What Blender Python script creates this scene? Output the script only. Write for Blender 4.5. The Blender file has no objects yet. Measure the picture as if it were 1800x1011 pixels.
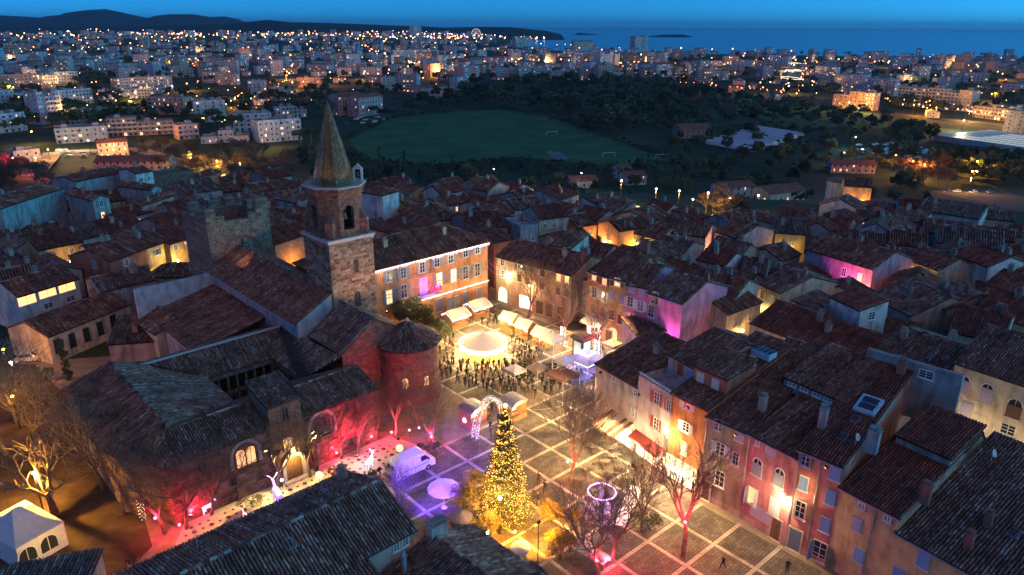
import bpy, math, random
import numpy as np
from mathutils import Vector, Matrix
random.seed(7); rng = np.random.default_rng(7)
SC = bpy.context.scene
COL = SC.collection
# ------------------------------------------------------------------ camera
F, CX, CY, H = 1270.0, 900.0, 505.5, 50.0
ROLL = math.atan(.0045)
PITCH = math.atan((505.5 - 45.2) * math.cos(ROLL) / F)
_f = np.array([0, math.cos(PITCH), -math.sin(PITCH)]); _r = np.array([1., 0, 0]); _u = np.cross(_r, _f)
_c, _s = math.cos(ROLL), math.sin(ROLL)
RV, UV_ = _c * _r + _s * _u, -_s * _r + _c * _u
cam_d = bpy.data.cameras.new('camera'); cam = bpy.data.objects.new('camera', cam_d); COL.objects.link(cam)
cam_d.sensor_width = 36; cam_d.lens = 36 * F / 1800; cam_d.clip_start = .5; cam_d.clip_end = 90000
cam.matrix_world = Matrix(((RV[0], UV_[0], -_f[0], 0), (RV[1], UV_[1], -_f[1], 0), (RV[2], UV_[2], -_f[2], H), (0, 0, 0, 1)))
SC.camera = cam
# ------------------------------------------------------------------ sky, sun, exposure
W = bpy.data.worlds.new('World'); SC.world = W; W.use_nodes = True
_nt = W.node_tree; _nt.nodes.clear()
_sky = _nt.nodes.new('ShaderNodeTexSky'); _sky.sky_type = 'NISHITA'; _sky.sun_disc = False
_sky.sun_elevation = math.radians(15); _sky.sun_rotation = math.radians(92); _sky.altitude = 50
_sky.air_density = .3; _sky.dust_density = .8; _sky.ozone_density = 0.0
_mul = _nt.nodes.new('ShaderNodeMix'); _mul.data_type = 'RGBA'; _mul.blend_type = 'MULTIPLY'; _mul.inputs[0].default_value = 1
_mul.inputs[7].default_value = (.055, .69, 1.4, 1)
_bg = _nt.nodes.new('ShaderNodeBackground'); _bg.inputs[1].default_value = .15
_wo = _nt.nodes.new('ShaderNodeOutputWorld')
_nt.links.new(_sky.outputs[0], _mul.inputs[6]); _nt.links.new(_mul.outputs[2], _bg.inputs[0]); _nt.links.new(_bg.outputs[0], _wo.inputs[0])
_sd = bpy.data.lights.new('sun_fill', 'SUN'); _sd.energy = .36; _sd.angle = math.radians(70); _sd.color = (1, .60, .47)  # broad warm fill added to redden roofs and walls after sunset
_so = bpy.data.objects.new('sun_fill', _sd); COL.objects.link(_so)
_so.rotation_euler = (math.radians(50), 0, math.radians(22))
vs = SC.view_settings; vs.view_transform = 'Standard'; vs.look = 'None'; vs.exposure = 0; vs.gamma = 1
SC.cycles.use_denoising = True
SC.cycles.max_bounces = 5; SC.cycles.diffuse_bounces = 3; SC.cycles.glossy_bounces = 2; SC.cycles.transmission_bounces = 3
SC.cycles.sample_clamp_indirect = 4
# ------------------------------------------------------------------ pixel and grid helpers
def ray(px, py): return _f + RV * (px - CX) / F - UV_ * (py - CY) / F
def P(px, py, z=0.):
    d = ray(px, py); t = (z - H) / d[2]
    return Vector((d[0] * t, d[1] * t, z))
def Z_at(px, py, xy):
    d = ray(px, py); t = (d[0] * xy[0] + d[1] * xy[1]) / (d[0] ** 2 + d[1] ** 2); return H + t * d[2]
GA = math.radians(43)
E1 = Vector((math.cos(GA), math.sin(GA), 0)); E2 = Vector((-math.sin(GA), math.cos(GA), 0))
def G(s, v, z=0.): q = E1 * s + E2 * v; return Vector((q.x, q.y, z))
def sm(a, b, t): t = min(1, max(0, (t - a) / (b - a))); return t * t * (3 - 2 * t)
def terrain(x, y):
    z = -20 * sm(205 - .12 * x, 345 - .12 * x, y)
    # hills inland, far left, and the headland
    z += 30 * sm(2100, 3600, y) * sm(250, -700, x)
    return z
# ------------------------------------------------------------------ materials
MATS = {}
def ramp(nt, fac, stops):
    n = nt.nodes.new('ShaderNodeValToRGB'); e = n.color_ramp.elements
    while len(e) < len(stops): e.new(.5)
    for k, (p, c) in enumerate(stops): e[k].position = p; e[k].color = (*c, 1)
    nt.links.new(fac, n.inputs[0]); return n.outputs[0]
def mat(name, col, rough=.8, noise=.25, scale=1.5, bump=0., emit=None, es=0., metal=0., spec=.3, rnd=0., stains=0., alpha=1., trans=0.):
    if name in MATS: return MATS[name]
    m = bpy.data.materials.new(name); m.use_nodes = True; nt = m.node_tree; b = nt.nodes['Principled BSDF']
    b.inputs['Roughness'].default_value = rough; b.inputs['Metallic'].default_value = metal
    b.inputs['Specular IOR Level'].default_value = spec
    if emit:
        b.inputs['Emission Color'].default_value = (*emit, 1); b.inputs['Emission Strength'].default_value = es
    if trans: b.inputs['Transmission Weight'].default_value = trans
    if noise or rnd or stains:
        tc = nt.nodes.new('ShaderNodeTexCoord'); oi = nt.nodes.new('ShaderNodeObjectInfo')
        nz = nt.nodes.new('ShaderNodeTexNoise'); nz.inputs['Scale'].default_value = scale; nz.inputs['Detail'].default_value = 5
        nt.links.new(tc.outputs['Object'], nz.inputs['Vector'])
        lo = tuple(c * (1 - noise) for c in col); hi = tuple(min(.95, c * (1 + noise)) for c in col)
        c = ramp(nt, nz.outputs['Fac'], [(.3, lo), (.7, hi)])
        if stains:
            n2 = nt.nodes.new('ShaderNodeTexNoise'); n2.inputs['Scale'].default_value = .35; n2.inputs['Detail'].default_value = 8
            mp = nt.nodes.new('ShaderNodeMapping'); mp.inputs['Scale'].default_value = (3, 3, .8)
            nt.links.new(tc.outputs['Object'], mp.inputs[0]); nt.links.new(mp.outputs[0], n2.inputs['Vector'])
            s = ramp(nt, n2.outputs['Fac'], [(.45, (1, 1, 1)), (.7, (1 - stains,) * 3)])
            mx = nt.nodes.new('ShaderNodeMix'); mx.data_type = 'RGBA'; mx.blend_type = 'MULTIPLY'; mx.inputs[0].default_value = 1
            nt.links.new(c, mx.inputs[6]); nt.links.new(s, mx.inputs[7]); c = mx.outputs[2]
        if rnd:
            hs = nt.nodes.new('ShaderNodeHueSaturation'); mr = nt.nodes.new('ShaderNodeMapRange')
            mr.inputs[3].default_value = 1 - rnd; mr.inputs[4].default_value = 1 + rnd
            nt.links.new(oi.outputs['Random'], mr.inputs[0]); nt.links.new(mr.outputs[0], hs.inputs['Value']); nt.links.new(c, hs.inputs['Color']); c = hs.outputs[0]
        nt.links.new(c, b.inputs['Base Color'])
        if bump:
            bp = nt.nodes.new('ShaderNodeBump'); bp.inputs['Strength'].default_value = bump; bp.inputs['Distance'].default_value = .05
            nt.links.new(nz.outputs['Fac'], bp.inputs['Height']); nt.links.new(bp.outputs[0], b.inputs['Normal'])
    else: b.inputs['Base Color'].default_value = (*col, 1)
    MATS[name] = m; return m
def plaster(col):
    return mat('plaster_%02d_%02d_%02d' % tuple(int(c * 100) for c in col), col, .9, .2, .7, .3, stains=.5)
def tile_mat(name, stops):
    if name in MATS: return MATS[name]
    m = bpy.data.materials.new(name); m.use_nodes = True; nt = m.node_tree; b = nt.nodes['Principled BSDF']
    a = nt.nodes.new('ShaderNodeAttribute'); a.attribute_name = 'rand'
    tc = nt.nodes.new('ShaderNodeTexCoord'); nz = nt.nodes.new('ShaderNodeTexNoise'); nz.inputs['Scale'].default_value = .5; nz.inputs['Detail'].default_value = 4
    nt.links.new(tc.outputs['Object'], nz.inputs['Vector'])
    c = ramp(nt, a.outputs['Fac'], stops)
    mo = ramp(nt, nz.outputs['Fac'], [(.35, (.55, .55, .55)), (.65, (1.1, 1.1, 1.1))])
    mx = nt.nodes.new('ShaderNodeMix'); mx.data_type = 'RGBA'; mx.blend_type = 'MULTIPLY'; mx.inputs[0].default_value = 1
    nt.links.new(c, mx.inputs[6]); nt.links.new(mo, mx.inputs[7]); nt.links.new(mx.outputs[2], b.inputs['Base Color'])
    b.inputs['Roughness'].default_value = .85; MATS[name] = m; return m
TILE_OLD = [(0, (.05, .025, .018)), (.25, (.21, .075, .045)), (.55, (.33, .13, .075)), (.75, (.38, .19, .12)), (.9, (.42, .32, .24)), (1, (.55, .46, .38))]
TILE_RED = [(0, (.07, .025, .018)), (.4, (.25, .07, .045)), (.8, (.36, .12, .07)), (1, (.45, .21, .13))]
TILE_GRY = [(0, (.06, .04, .03)), (.25, (.19, .09, .06)), (.5, (.29, .155, .105)), (.75, (.34, .24, .18)), (.9, (.42, .40, .36)), (1, (.58, .58, .53))]
def TM(k): return tile_mat('roof_tile_' + k, {'old': TILE_OLD, 'red': TILE_RED, 'grey': TILE_GRY}[k])
def stone_mat(name, dark, light, mortar, sx=1.6, rnd=False):
    """rubble / ashlar masonry in object space, for faces too far or hidden to carry separate stones"""
    if name in MATS: return MATS[name]
    m = bpy.data.materials.new(name); m.use_nodes = True; nt = m.node_tree; b = nt.nodes['Principled BSDF']
    if rnd:
        oi = nt.nodes.new('ShaderNodeObjectInfo'); fac = oi.outputs['Random']
        at = nt.nodes.new('ShaderNodeAttribute'); at.attribute_name = 'rand'
        ad = nt.nodes.new('ShaderNodeMath'); ad.operation = 'ADD'; nt.links.new(fac, ad.inputs[0]); nt.links.new(at.outputs['Fac'], ad.inputs[1])
        fr = nt.nodes.new('ShaderNodeMath'); fr.operation = 'FRACT'; nt.links.new(ad.outputs[0], fr.inputs[0])
        c = ramp(nt, fr.outputs[0], [(0, dark), (.35, tuple((d + l) / 2 for d, l in zip(dark, light))), (.8, light), (1, tuple(l * 1.25 for l in light))])
    else:
        tc = nt.nodes.new('ShaderNodeTexCoord'); sp = nt.nodes.new('ShaderNodeSeparateXYZ'); cb = nt.nodes.new('ShaderNodeCombineXYZ')
        ad = nt.nodes.new('ShaderNodeMath'); ad.operation = 'ADD'
        nt.links.new(tc.outputs['Object'], sp.inputs[0]); nt.links.new(sp.outputs[0], ad.inputs[0]); nt.links.new(sp.outputs[1], ad.inputs[1])
        nt.links.new(ad.outputs[0], cb.inputs[0]); nt.links.new(sp.outputs[2], cb.inputs[1])
        br = nt.nodes.new('ShaderNodeTexBrick'); br.inputs['Scale'].default_value = sx
        br.inputs['Color1'].default_value = (*dark, 1); br.inputs['Color2'].default_value = (*light, 1); br.inputs['Mortar'].default_value = (*mortar, 1)
        br.inputs['Mortar Size'].default_value = .012; br.inputs['Brick Width'].default_value = .75; br.inputs['Row Height'].default_value = .4; br.inputs['Bias'].default_value = 0
        nt.links.new(cb.outputs[0], br.inputs['Vector']); c = br.outputs['Color']
    tc2 = nt.nodes.new('ShaderNodeTexCoord'); nz = nt.nodes.new('ShaderNodeTexNoise'); nz.inputs['Scale'].default_value = 1.2; nz.inputs['Detail'].default_value = 6
    nt.links.new(tc2.outputs['Object'], nz.inputs['Vector'])
    mo = ramp(nt, nz.outputs['Fac'], [(.3, (.6, .6, .6)), (.7, (1.15, 1.15, 1.15))])
    mx = nt.nodes.new('ShaderNodeMix'); mx.data_type = 'RGBA'; mx.blend_type = 'MULTIPLY'; mx.inputs[0].default_value = 1
    nt.links.new(c, mx.inputs[6]); nt.links.new(mo, mx.inputs[7]); nt.links.new(mx.outputs[2], b.inputs['Base Color'])
    bp = nt.nodes.new('ShaderNodeBump'); bp.inputs['Strength'].default_value = .5; bp.inputs['Distance'].default_value = .06
    nt.links.new(nz.outputs['Fac'], bp.inputs['Height']); nt.links.new(bp.outputs[0], b.inputs['Normal'])
    b.inputs['Roughness'].default_value = .92; MATS[name] = m; return m
def glow(name, col, s): return mat(name, (.8, .8, .8), .5, 0, emit=col, es=s)
M_GLASS = mat('window_glass', (.03, .04, .05), .12, 0, spec=.6)
M_WHITE = mat('white_paint', (.75, .73, .7), .6, .08, 3)
M_DARK = mat('dark_metal', (.03, .03, .035), .5, 0)
M_WOOD = mat('brown_wood', (.16, .09, .05), .7, .3, 4)
M_LEAD = mat('zinc_sheet', (.35, .37, .4), .45, .15, 2, metal=.4)
G_WARM = glow('lit_window_warm', (1, .45, .1), 1.5)
G_YEL = glow('lit_window_yellow', (1, .58, .16), 1.6)
G_WHT = glow('lit_window_white', (1, .76, .44), 1.8)
# ------------------------------------------------------------------ mesh builder
class MB:
    def __init__(s): s.v = []; s.f = []; s.r = []; s.m = []; s.mi = 0
    def quad(s, *p, r=.5):
        n = len(s.v); s.v += [tuple(q) for q in p]; s.f.append(tuple(range(n, n + len(p)))); s.r.append(r); s.m.append(s.mi); return s
    poly = quad
    def raw(s, vs_, fs_, r=.5):
        n = len(s.v); s.v += [tuple(q) for q in vs_]
        for f in fs_: s.f.append(tuple(i + n for i in f)); s.r.append(r); s.m.append(s.mi)
        return s
    def box(s, c, d, rz=0., r=.5):
        c = Vector(c); ca, sa = math.cos(rz), math.sin(rz); vs_ = []
        for z in (-.5, .5):
            for x, y in ((-.5, -.5), (.5, -.5), (.5, .5), (-.5, .5)):
                X, Y = x * d[0], y * d[1]; vs_.append((c.x + X * ca - Y * sa, c.y + X * sa + Y * ca, c.z + z * d[2]))
        return s.raw(vs_, [(3, 2, 1, 0), (4, 5, 6, 7), (0, 1, 5, 4), (1, 2, 6, 5), (2, 3, 7, 6), (3, 0, 4, 7)], r)
    def obox(s, o, a, b, c, r=.5):
        """box from corner o with edge vectors a, b, c"""
        o, a, b, c = Vector(o), Vector(a), Vector(b), Vector(c)
        return s.raw([o, o + a, o + a + b, o + b, o + c, o + a + c, o + a + b + c, o + b + c], [(3, 2, 1, 0), (4, 5, 6, 7), (0, 1, 5, 4), (1, 2, 6, 5), (2, 3, 7, 6), (3, 0, 4, 7)], r)
    def prism(s, pts, z0, z1, top=True, r=.5):
        n = len(pts); vs_ = [(p[0], p[1], z0) for p in pts] + [(p[0], p[1], z1) for p in pts]
        fs_ = [(i, (i + 1) % n, n + (i + 1) % n, n + i) for i in range(n)]
        if top: fs_ += [tuple(range(n, 2 * n)), tuple(range(n - 1, -1, -1))]
        return s.raw(vs_, fs_, r)
    def slab(s, pts, th, r=.2):
        """polygon pts (3d) extruded down by th"""
        n = len(pts); vs_ = [tuple(p) for p in pts] + [(p[0], p[1], p[2] - th) for p in pts]
        return s.raw(vs_, [tuple(range(n)), tuple(range(2 * n - 1, n - 1, -1))] + [(i, n + i, n + (i + 1) % n, (i + 1) % n) for i in range(n)], r)
    def tube(s, a, b, ra, rb=None, n=6, caps=True, r=.5):
        a, b = Vector(a), Vector(b); rb = ra if rb is None else rb; d = (b - a)
        if d.length < 1e-6: return s
        d.normalize(); x = d.orthogonal().normalized(); y = d.cross(x); vs_ = []
        for c, q in ((a, ra), (b, rb)):
            for k in range(n): t = 2 * math.pi * k / n; vs_.append(c + (x * math.cos(t) + y * math.sin(t)) * q)
        fs_ = [(k, (k + 1) % n, n + (k + 1) % n, n + k) for k in range(n)]
        if caps: fs_ += [tuple(range(n - 1, -1, -1)), tuple(range(n, 2 * n))]
        return s.raw(vs_, fs_, r)
    def lathe(s, c, prof, n=16, a0=0., a1=2 * math.pi, r=.5):
        """prof: list of (radius, z) from bottom to top"""
        full = abs(a1 - a0 - 2 * math.pi) < 1e-6; m = n if full else n + 1; vs_ = []
        for R_, z in prof:
            for k in range(m): t = a0 + (a1 - a0) * k / n; vs_.append((c[0] + R_ * math.cos(t), c[1] + R_ * math.sin(t), c[2] + z))
        fs_ = []
        for j in range(len(prof) - 1):
            for k in range(n): k2 = (k + 1) % m; fs_.append((j * m + k, j * m + k2, (j + 1) * m + k2, (j + 1) * m + k))
        return s.raw(vs_, fs_, r)
    def ball(s, c, R_, n=8, sz=1., r=.5):
        return s.lathe(c, [(max(.001, R_ * math.sin(math.pi * j / (n // 2 + 1))), -R_ * sz * math.cos(math.pi * j / (n // 2 + 1))) for j in range(n // 2 + 2)], n, r=r)
    def tiles(s, pts, w=.24, ln=.42, jit=1., drop=.0):
        """lay canal tiles over a convex planar polygon; down-slope follows gravity"""
        p = np.array([tuple(q) for q in pts], float); nrm = np.zeros(3)
        for i in range(len(p)): a, b = p[i], p[(i + 1) % len(p)]; nrm += np.cross(a, b)
        nrm /= np.linalg.norm(nrm)
        if nrm[2] < 0: nrm = -nrm
        dn = np.array([nrm[0] * nrm[2], nrm[1] * nrm[2], -(nrm[0] ** 2 + nrm[1] ** 2)]); L = np.linalg.norm(dn)
        if L < 1e-4: return s
        dn /= L; ac = np.cross(dn, nrm); o = p.mean(0)
        U = (p - o) @ ac; V = (p - o) @ dn
        u = U.min() + w * .5; cr = .5
        while u < U.max():
            ys = []
            for i in range(len(p)):
                j = (i + 1) % len(p)
                if (U[i] - u) * (U[j] - u) < 0: t = (u - U[i]) / (U[j] - U[i]); ys.append(V[i] + t * (V[j] - V[i]))
            if len(ys) >= 2:
                cr = random.random(); lo, hi = min(ys), max(ys); k = max(1, int(round((hi - lo) / ln))); l = (hi - lo) / k
                for q in range(k):
                    y1 = hi - q * l; y0 = y1 - l * 1.12
                    jx = (random.random() - .5) * .05 * jit * w / .24; jz = (random.random() - .3) * .03 * jit; rd = .06 + .94 * (.35 * cr + .65 * random.random())
                    hh = .38 * w; n = len(s.v)
                    for y, sc, lift in ((y1, 1., .03), (y0, .82, .0)):
                        base = o + dn * y
                        for ux, uz in ((-.36, 0), (-.2, 1), (.2, 1), (.36, 0)):
                            q_ = base + ac * (u + jx + ux * w * sc) + nrm * (uz * hh * sc + lift + jz + .01)
                            s.v.append((q_[0], q_[1], q_[2]))
                    s.f += [(n, n + 1, n + 5, n + 4), (n + 1, n + 2, n + 6, n + 5), (n + 2, n + 3, n + 7, n + 6)]
                    s.r += [rd] * 3; s.m += [s.mi] * 3
                    if w < .3: s.f.append((n, n + 1, n + 2, n + 3)); s.r.append(rd * .3); s.m.append(s.mi)
            u += w
        return s
    def mesh(s, name, mats, off=(0, 0, 0), smooth=False, rand=False):
        me = bpy.data.meshes.new(name)
        v = np.array(s.v, float).reshape(-1, 3) - np.array(off, float)
        me.from_pydata(v.tolist(), [], s.f)
        for m in (mats if isinstance(mats, (list, tuple)) else [mats]): me.materials.append(m)
        if any(s.m): me.polygons.foreach_set('material_index', s.m)
        if rand:
            a = me.attributes.new('rand', 'FLOAT', 'FACE'); a.data.foreach_set('value', s.r)
        if smooth: me.polygons.foreach_set('use_smooth', [True] * len(me.polygons))
        me.update(); return me
# ------------------------------------------------------------------ object helpers
def obj(name, me, parent=None, loc=(0, 0, 0), rz=0., sc=None):
    o = bpy.data.objects.new(name, me); COL.objects.link(o); o.location = loc
    if rz: o.rotation_euler = (0, 0, rz)
    if sc: o.scale = sc
    if parent: o.parent = parent
    return o
def tag(o, label, cat, group=None):
    o['label'] = label; o['category'] = cat
    if group: o['group'] = group
    return o
def thing(name, label, cat, loc=(0, 0, 0), rz=0., group=None):
    o = bpy.data.objects.new(name, None); COL.objects.link(o); o.location = loc; o.rotation_euler = (0, 0, rz); o.empty_display_size = .5
    return tag(o, label, cat, group)
def part(t, name, mb, m, smooth=False, rand=False, stuff=False, parent=None):
    """mesh given in world coordinates, becomes a child of thing t (or of part parent, which sits at the thing's origin)"""
    if not mb.f: return None
    o = obj(name, mb.mesh(name, m, t.location if t else (0, 0, 0), smooth, rand), parent or t)
    if stuff: o['kind'] = 'stuff'
    return o
def structure(name, mb, m, rand=False, smooth=False):
    o = obj(name, mb.mesh(name, m, rand=rand, smooth=smooth)); o['kind'] = 'structure'; return o
def copy_tree(o, parent=None):
    c = o.copy(); COL.objects.link(c); c.parent = parent
    for ch in o.children: copy_tree(ch, c)
    return c
def light(loc, col, e, rad=.25, parent=None, spot=None, name='lamp_light'):
    d = bpy.data.lights.new(name, 'SPOT' if spot else 'POINT'); d.energy = e * LM; d.color = col; d.shadow_soft_size = rad
    o = bpy.data.objects.new(name, d); COL.objects.link(o); o.location = loc
    if spot:
        tgt, ang, blend = spot; d.spot_size = math.radians(ang); d.spot_blend = blend
        o.rotation_euler = (Vector(tgt) - Vector(loc)).to_track_quat('-Z', 'Y').to_euler()
    if parent: o.parent = parent; o.location = Vector(loc) - parent.location
    return o
LM = 2.4
WARM = (1, .50, .14); ORANGE = (1, .36, .05); GOLD = (1, .58, .12); PALE = (1, .72, .38); RED = (1, .03, .07); PURP = (.22, .10, 1.0); MAG = (1, .08, .75)
# ------------------------------------------------------------------ windows, doors, houses
_WC = {}
def _wmesh(kind, w, h, mats, arch=False):
    key = (kind, round(w, 1), round(h, 1), tuple(m.name for m in mats), arch)
    if key in _WC: return _WC[key]
    w, h = round(w, 1), round(h, 1); b = MB()
    if kind == 'frame':
        t = .1
        if arch:
            R_ = w / 2; n = 8; zc = h - R_
            for x in (-w / 2, w / 2): b.box((x, -.03, zc / 2), (t, .1, zc))
            for k in range(n):
                a0, a1 = math.pi * k / n, math.pi * (k + 1) / n
                q = [(math.cos(a) * q_, zc + math.sin(a) * q_) for a, q_ in ((a0, R_ - .05), (a1, R_ - .05), (a1, R_ + .07), (a0, R_ + .07))]
                b.raw([(x, -.08, z) for x, z in q] + [(x, .0, z) for x, z in q], [(0, 1, 2, 3), (1, 0, 4, 5), (3, 2, 6, 7), (0, 3, 7, 4), (2, 1, 5, 6)])
            b.box((0, -.025, (h - .1) / 2), (.06, .05, h - .1))
        else:
            for x in (-w / 2, w / 2): b.box((x, -.03, h / 2), (t, .1, h + t))
            for z in (0, h): b.box((0, -.031, z), (w + t * .9, .098, t))
            b.box((0, -.025, h / 2), (.07, .05, h - .1))
            for z in (h * .36, h * .68): b.box((0, -.022, z), (w - .1, .04, .045))
        b.box((0, -.08, -.08), (w + .3, .2, .07))
    elif kind == 'pane':
        if arch:
            R_ = w / 2; zc = h - R_
            b.poly((-R_, -.012, 0), (R_, -.012, 0), *[(R_ * math.cos(math.pi * k / 8), -.012, zc + R_ * math.sin(math.pi * k / 8)) for k in range(9)])
        else: b.quad((-w / 2, -.012, 0), (w / 2, -.012, 0), (w / 2, -.012, h), (-w / 2, -.012, h))
    elif kind == 'shutter':   # hinge at x=0, leaf spans +x
        b.box((w / 2, -.035, h / 2), (w, .04, h))
        for z in (.05, h * .5, h - .05): b.box((w / 2, -.062, z), (w - .04, .02, .09))
        for x in (.05, w - .05): b.box((x, -.06, h / 2), (.07, .022, h))
        k = int(h / .16)
        for i in range(k): b.box((w / 2, -.058, (i + .5) * h / k), (w - .16, .012, .05))
    elif kind == 'door':
        b.box((0, -.03, h / 2), (w, .06, h))
        for x in (-w / 4, w / 4):
            for z in (h * .25, h * .7): b.box((x, -.07, z), (w * .36, .03, h * .34))
        b.ball((w * .38, -.09, h * .45), .05, 6)
    elif kind == 'doorframe':
        for x in (-w / 2 - .08, w / 2 + .08): b.box((x, -.045, h / 2), (.16, .12, h))
        b.box((0, -.046, h + .08), (w + .34, .125, .18)); b.box((0, -.15, .04), (w + .3, .3, .1))
    me = b.mesh(kind, list(mats)); _WC[key] = me; return me
def window(t, fac, u, z, w=.95, h=1.5, sh=None, state='open', lit=None, arch=False, frame=None, label=None):
    """u = metres from the facade's left end, z = sill height; a window part with pane and shutter sub-parts"""
    O, r, n = fac; rz = math.atan2(r.y, r.x); c = O + r * u + n * .01; loc = Vector((c.x, c.y, z)) - t.location
    f = obj('window', _wmesh('frame', w, h, [frame or M_WHITE], arch), t, loc, rz)
    if label: f['label'] = label
    obj('pane', _wmesh('pane', w, h, [lit or M_GLASS], arch), f)
    if sh:
        hs = h - (w / 2 if arch else 0); m = _wmesh('shutter', w / 2, hs, [sh])
        if state == 'open':
            obj('shutter', m, f, (-w / 2 - .07, 0, 0), math.pi - random.uniform(-.0, .5) * 0 , (-1, 1, 1)).rotation_euler = (0, 0, random.uniform(0, .3))
            obj('shutter', m, f, (w / 2 + .07, 0, 0), -random.uniform(0, .3))
        elif state == 'ajar':
            obj('shutter', m, f, (-w / 2 - .02, 0, 0), random.uniform(1.0, 1.5), (-1, 1, 1))
            obj('shutter', m, f, (w / 2 + .02, 0, 0), -random.uniform(1.0, 1.5))
        else:
            obj('shutter', m, f, (-w / 2 + .0, -.06, 0)); obj('shutter', m, f, (.005, -.06, 0))
    return f
def door(t, fac, u, w=1.1, h=2.2, m=None, z=0., frame=None):
    O, r, n = fac; rz = math.atan2(r.y, r.x); c = O + r * u + n * .01; loc = Vector((c.x, c.y, z)) - t.location
    f = obj('door_frame', _wmesh('doorframe', w, h, [frame or mat('door_stone', (.5, .42, .33), .9)]), t, loc, rz)
    obj('door', _wmesh('door', w, h, [m or M_WOOD]), f); return f
def lod(p):
    d = math.hypot(p.x, p.y)
    return (.29, .45) if d < 100 else (.36, .6) if d < 150 else (.5, .9)
def slopes_to_roof(t, slopes, tile='old', ridges=(), name='roof', th=.14, parent=None, lodp=None):
    b = MB(); w, l = lod(lodp or t.location)
    for s_ in slopes: b.slab(s_, th, 0.); b.tiles(s_, w, l)  # darkest tone on the slab paints shade into channels between tiles
    for a, c in ridges:
        a, c = Vector(a), Vector(c); L = (c - a).length; k = max(1, int(L / (l * 1.2)))
        for i in range(k):
            p0, p1 = a.lerp(c, i / k), a.lerp(c, (i + 1) / k); b.tube(p0 + Vector((0, 0, .02)), p1, w * .55, w * .48, 5, False, random.random() ** 1.2)
    o = obj(name, b.mesh(name, TM(tile), t.location, rand=True), parent or t); return o
class House: pass
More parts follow.
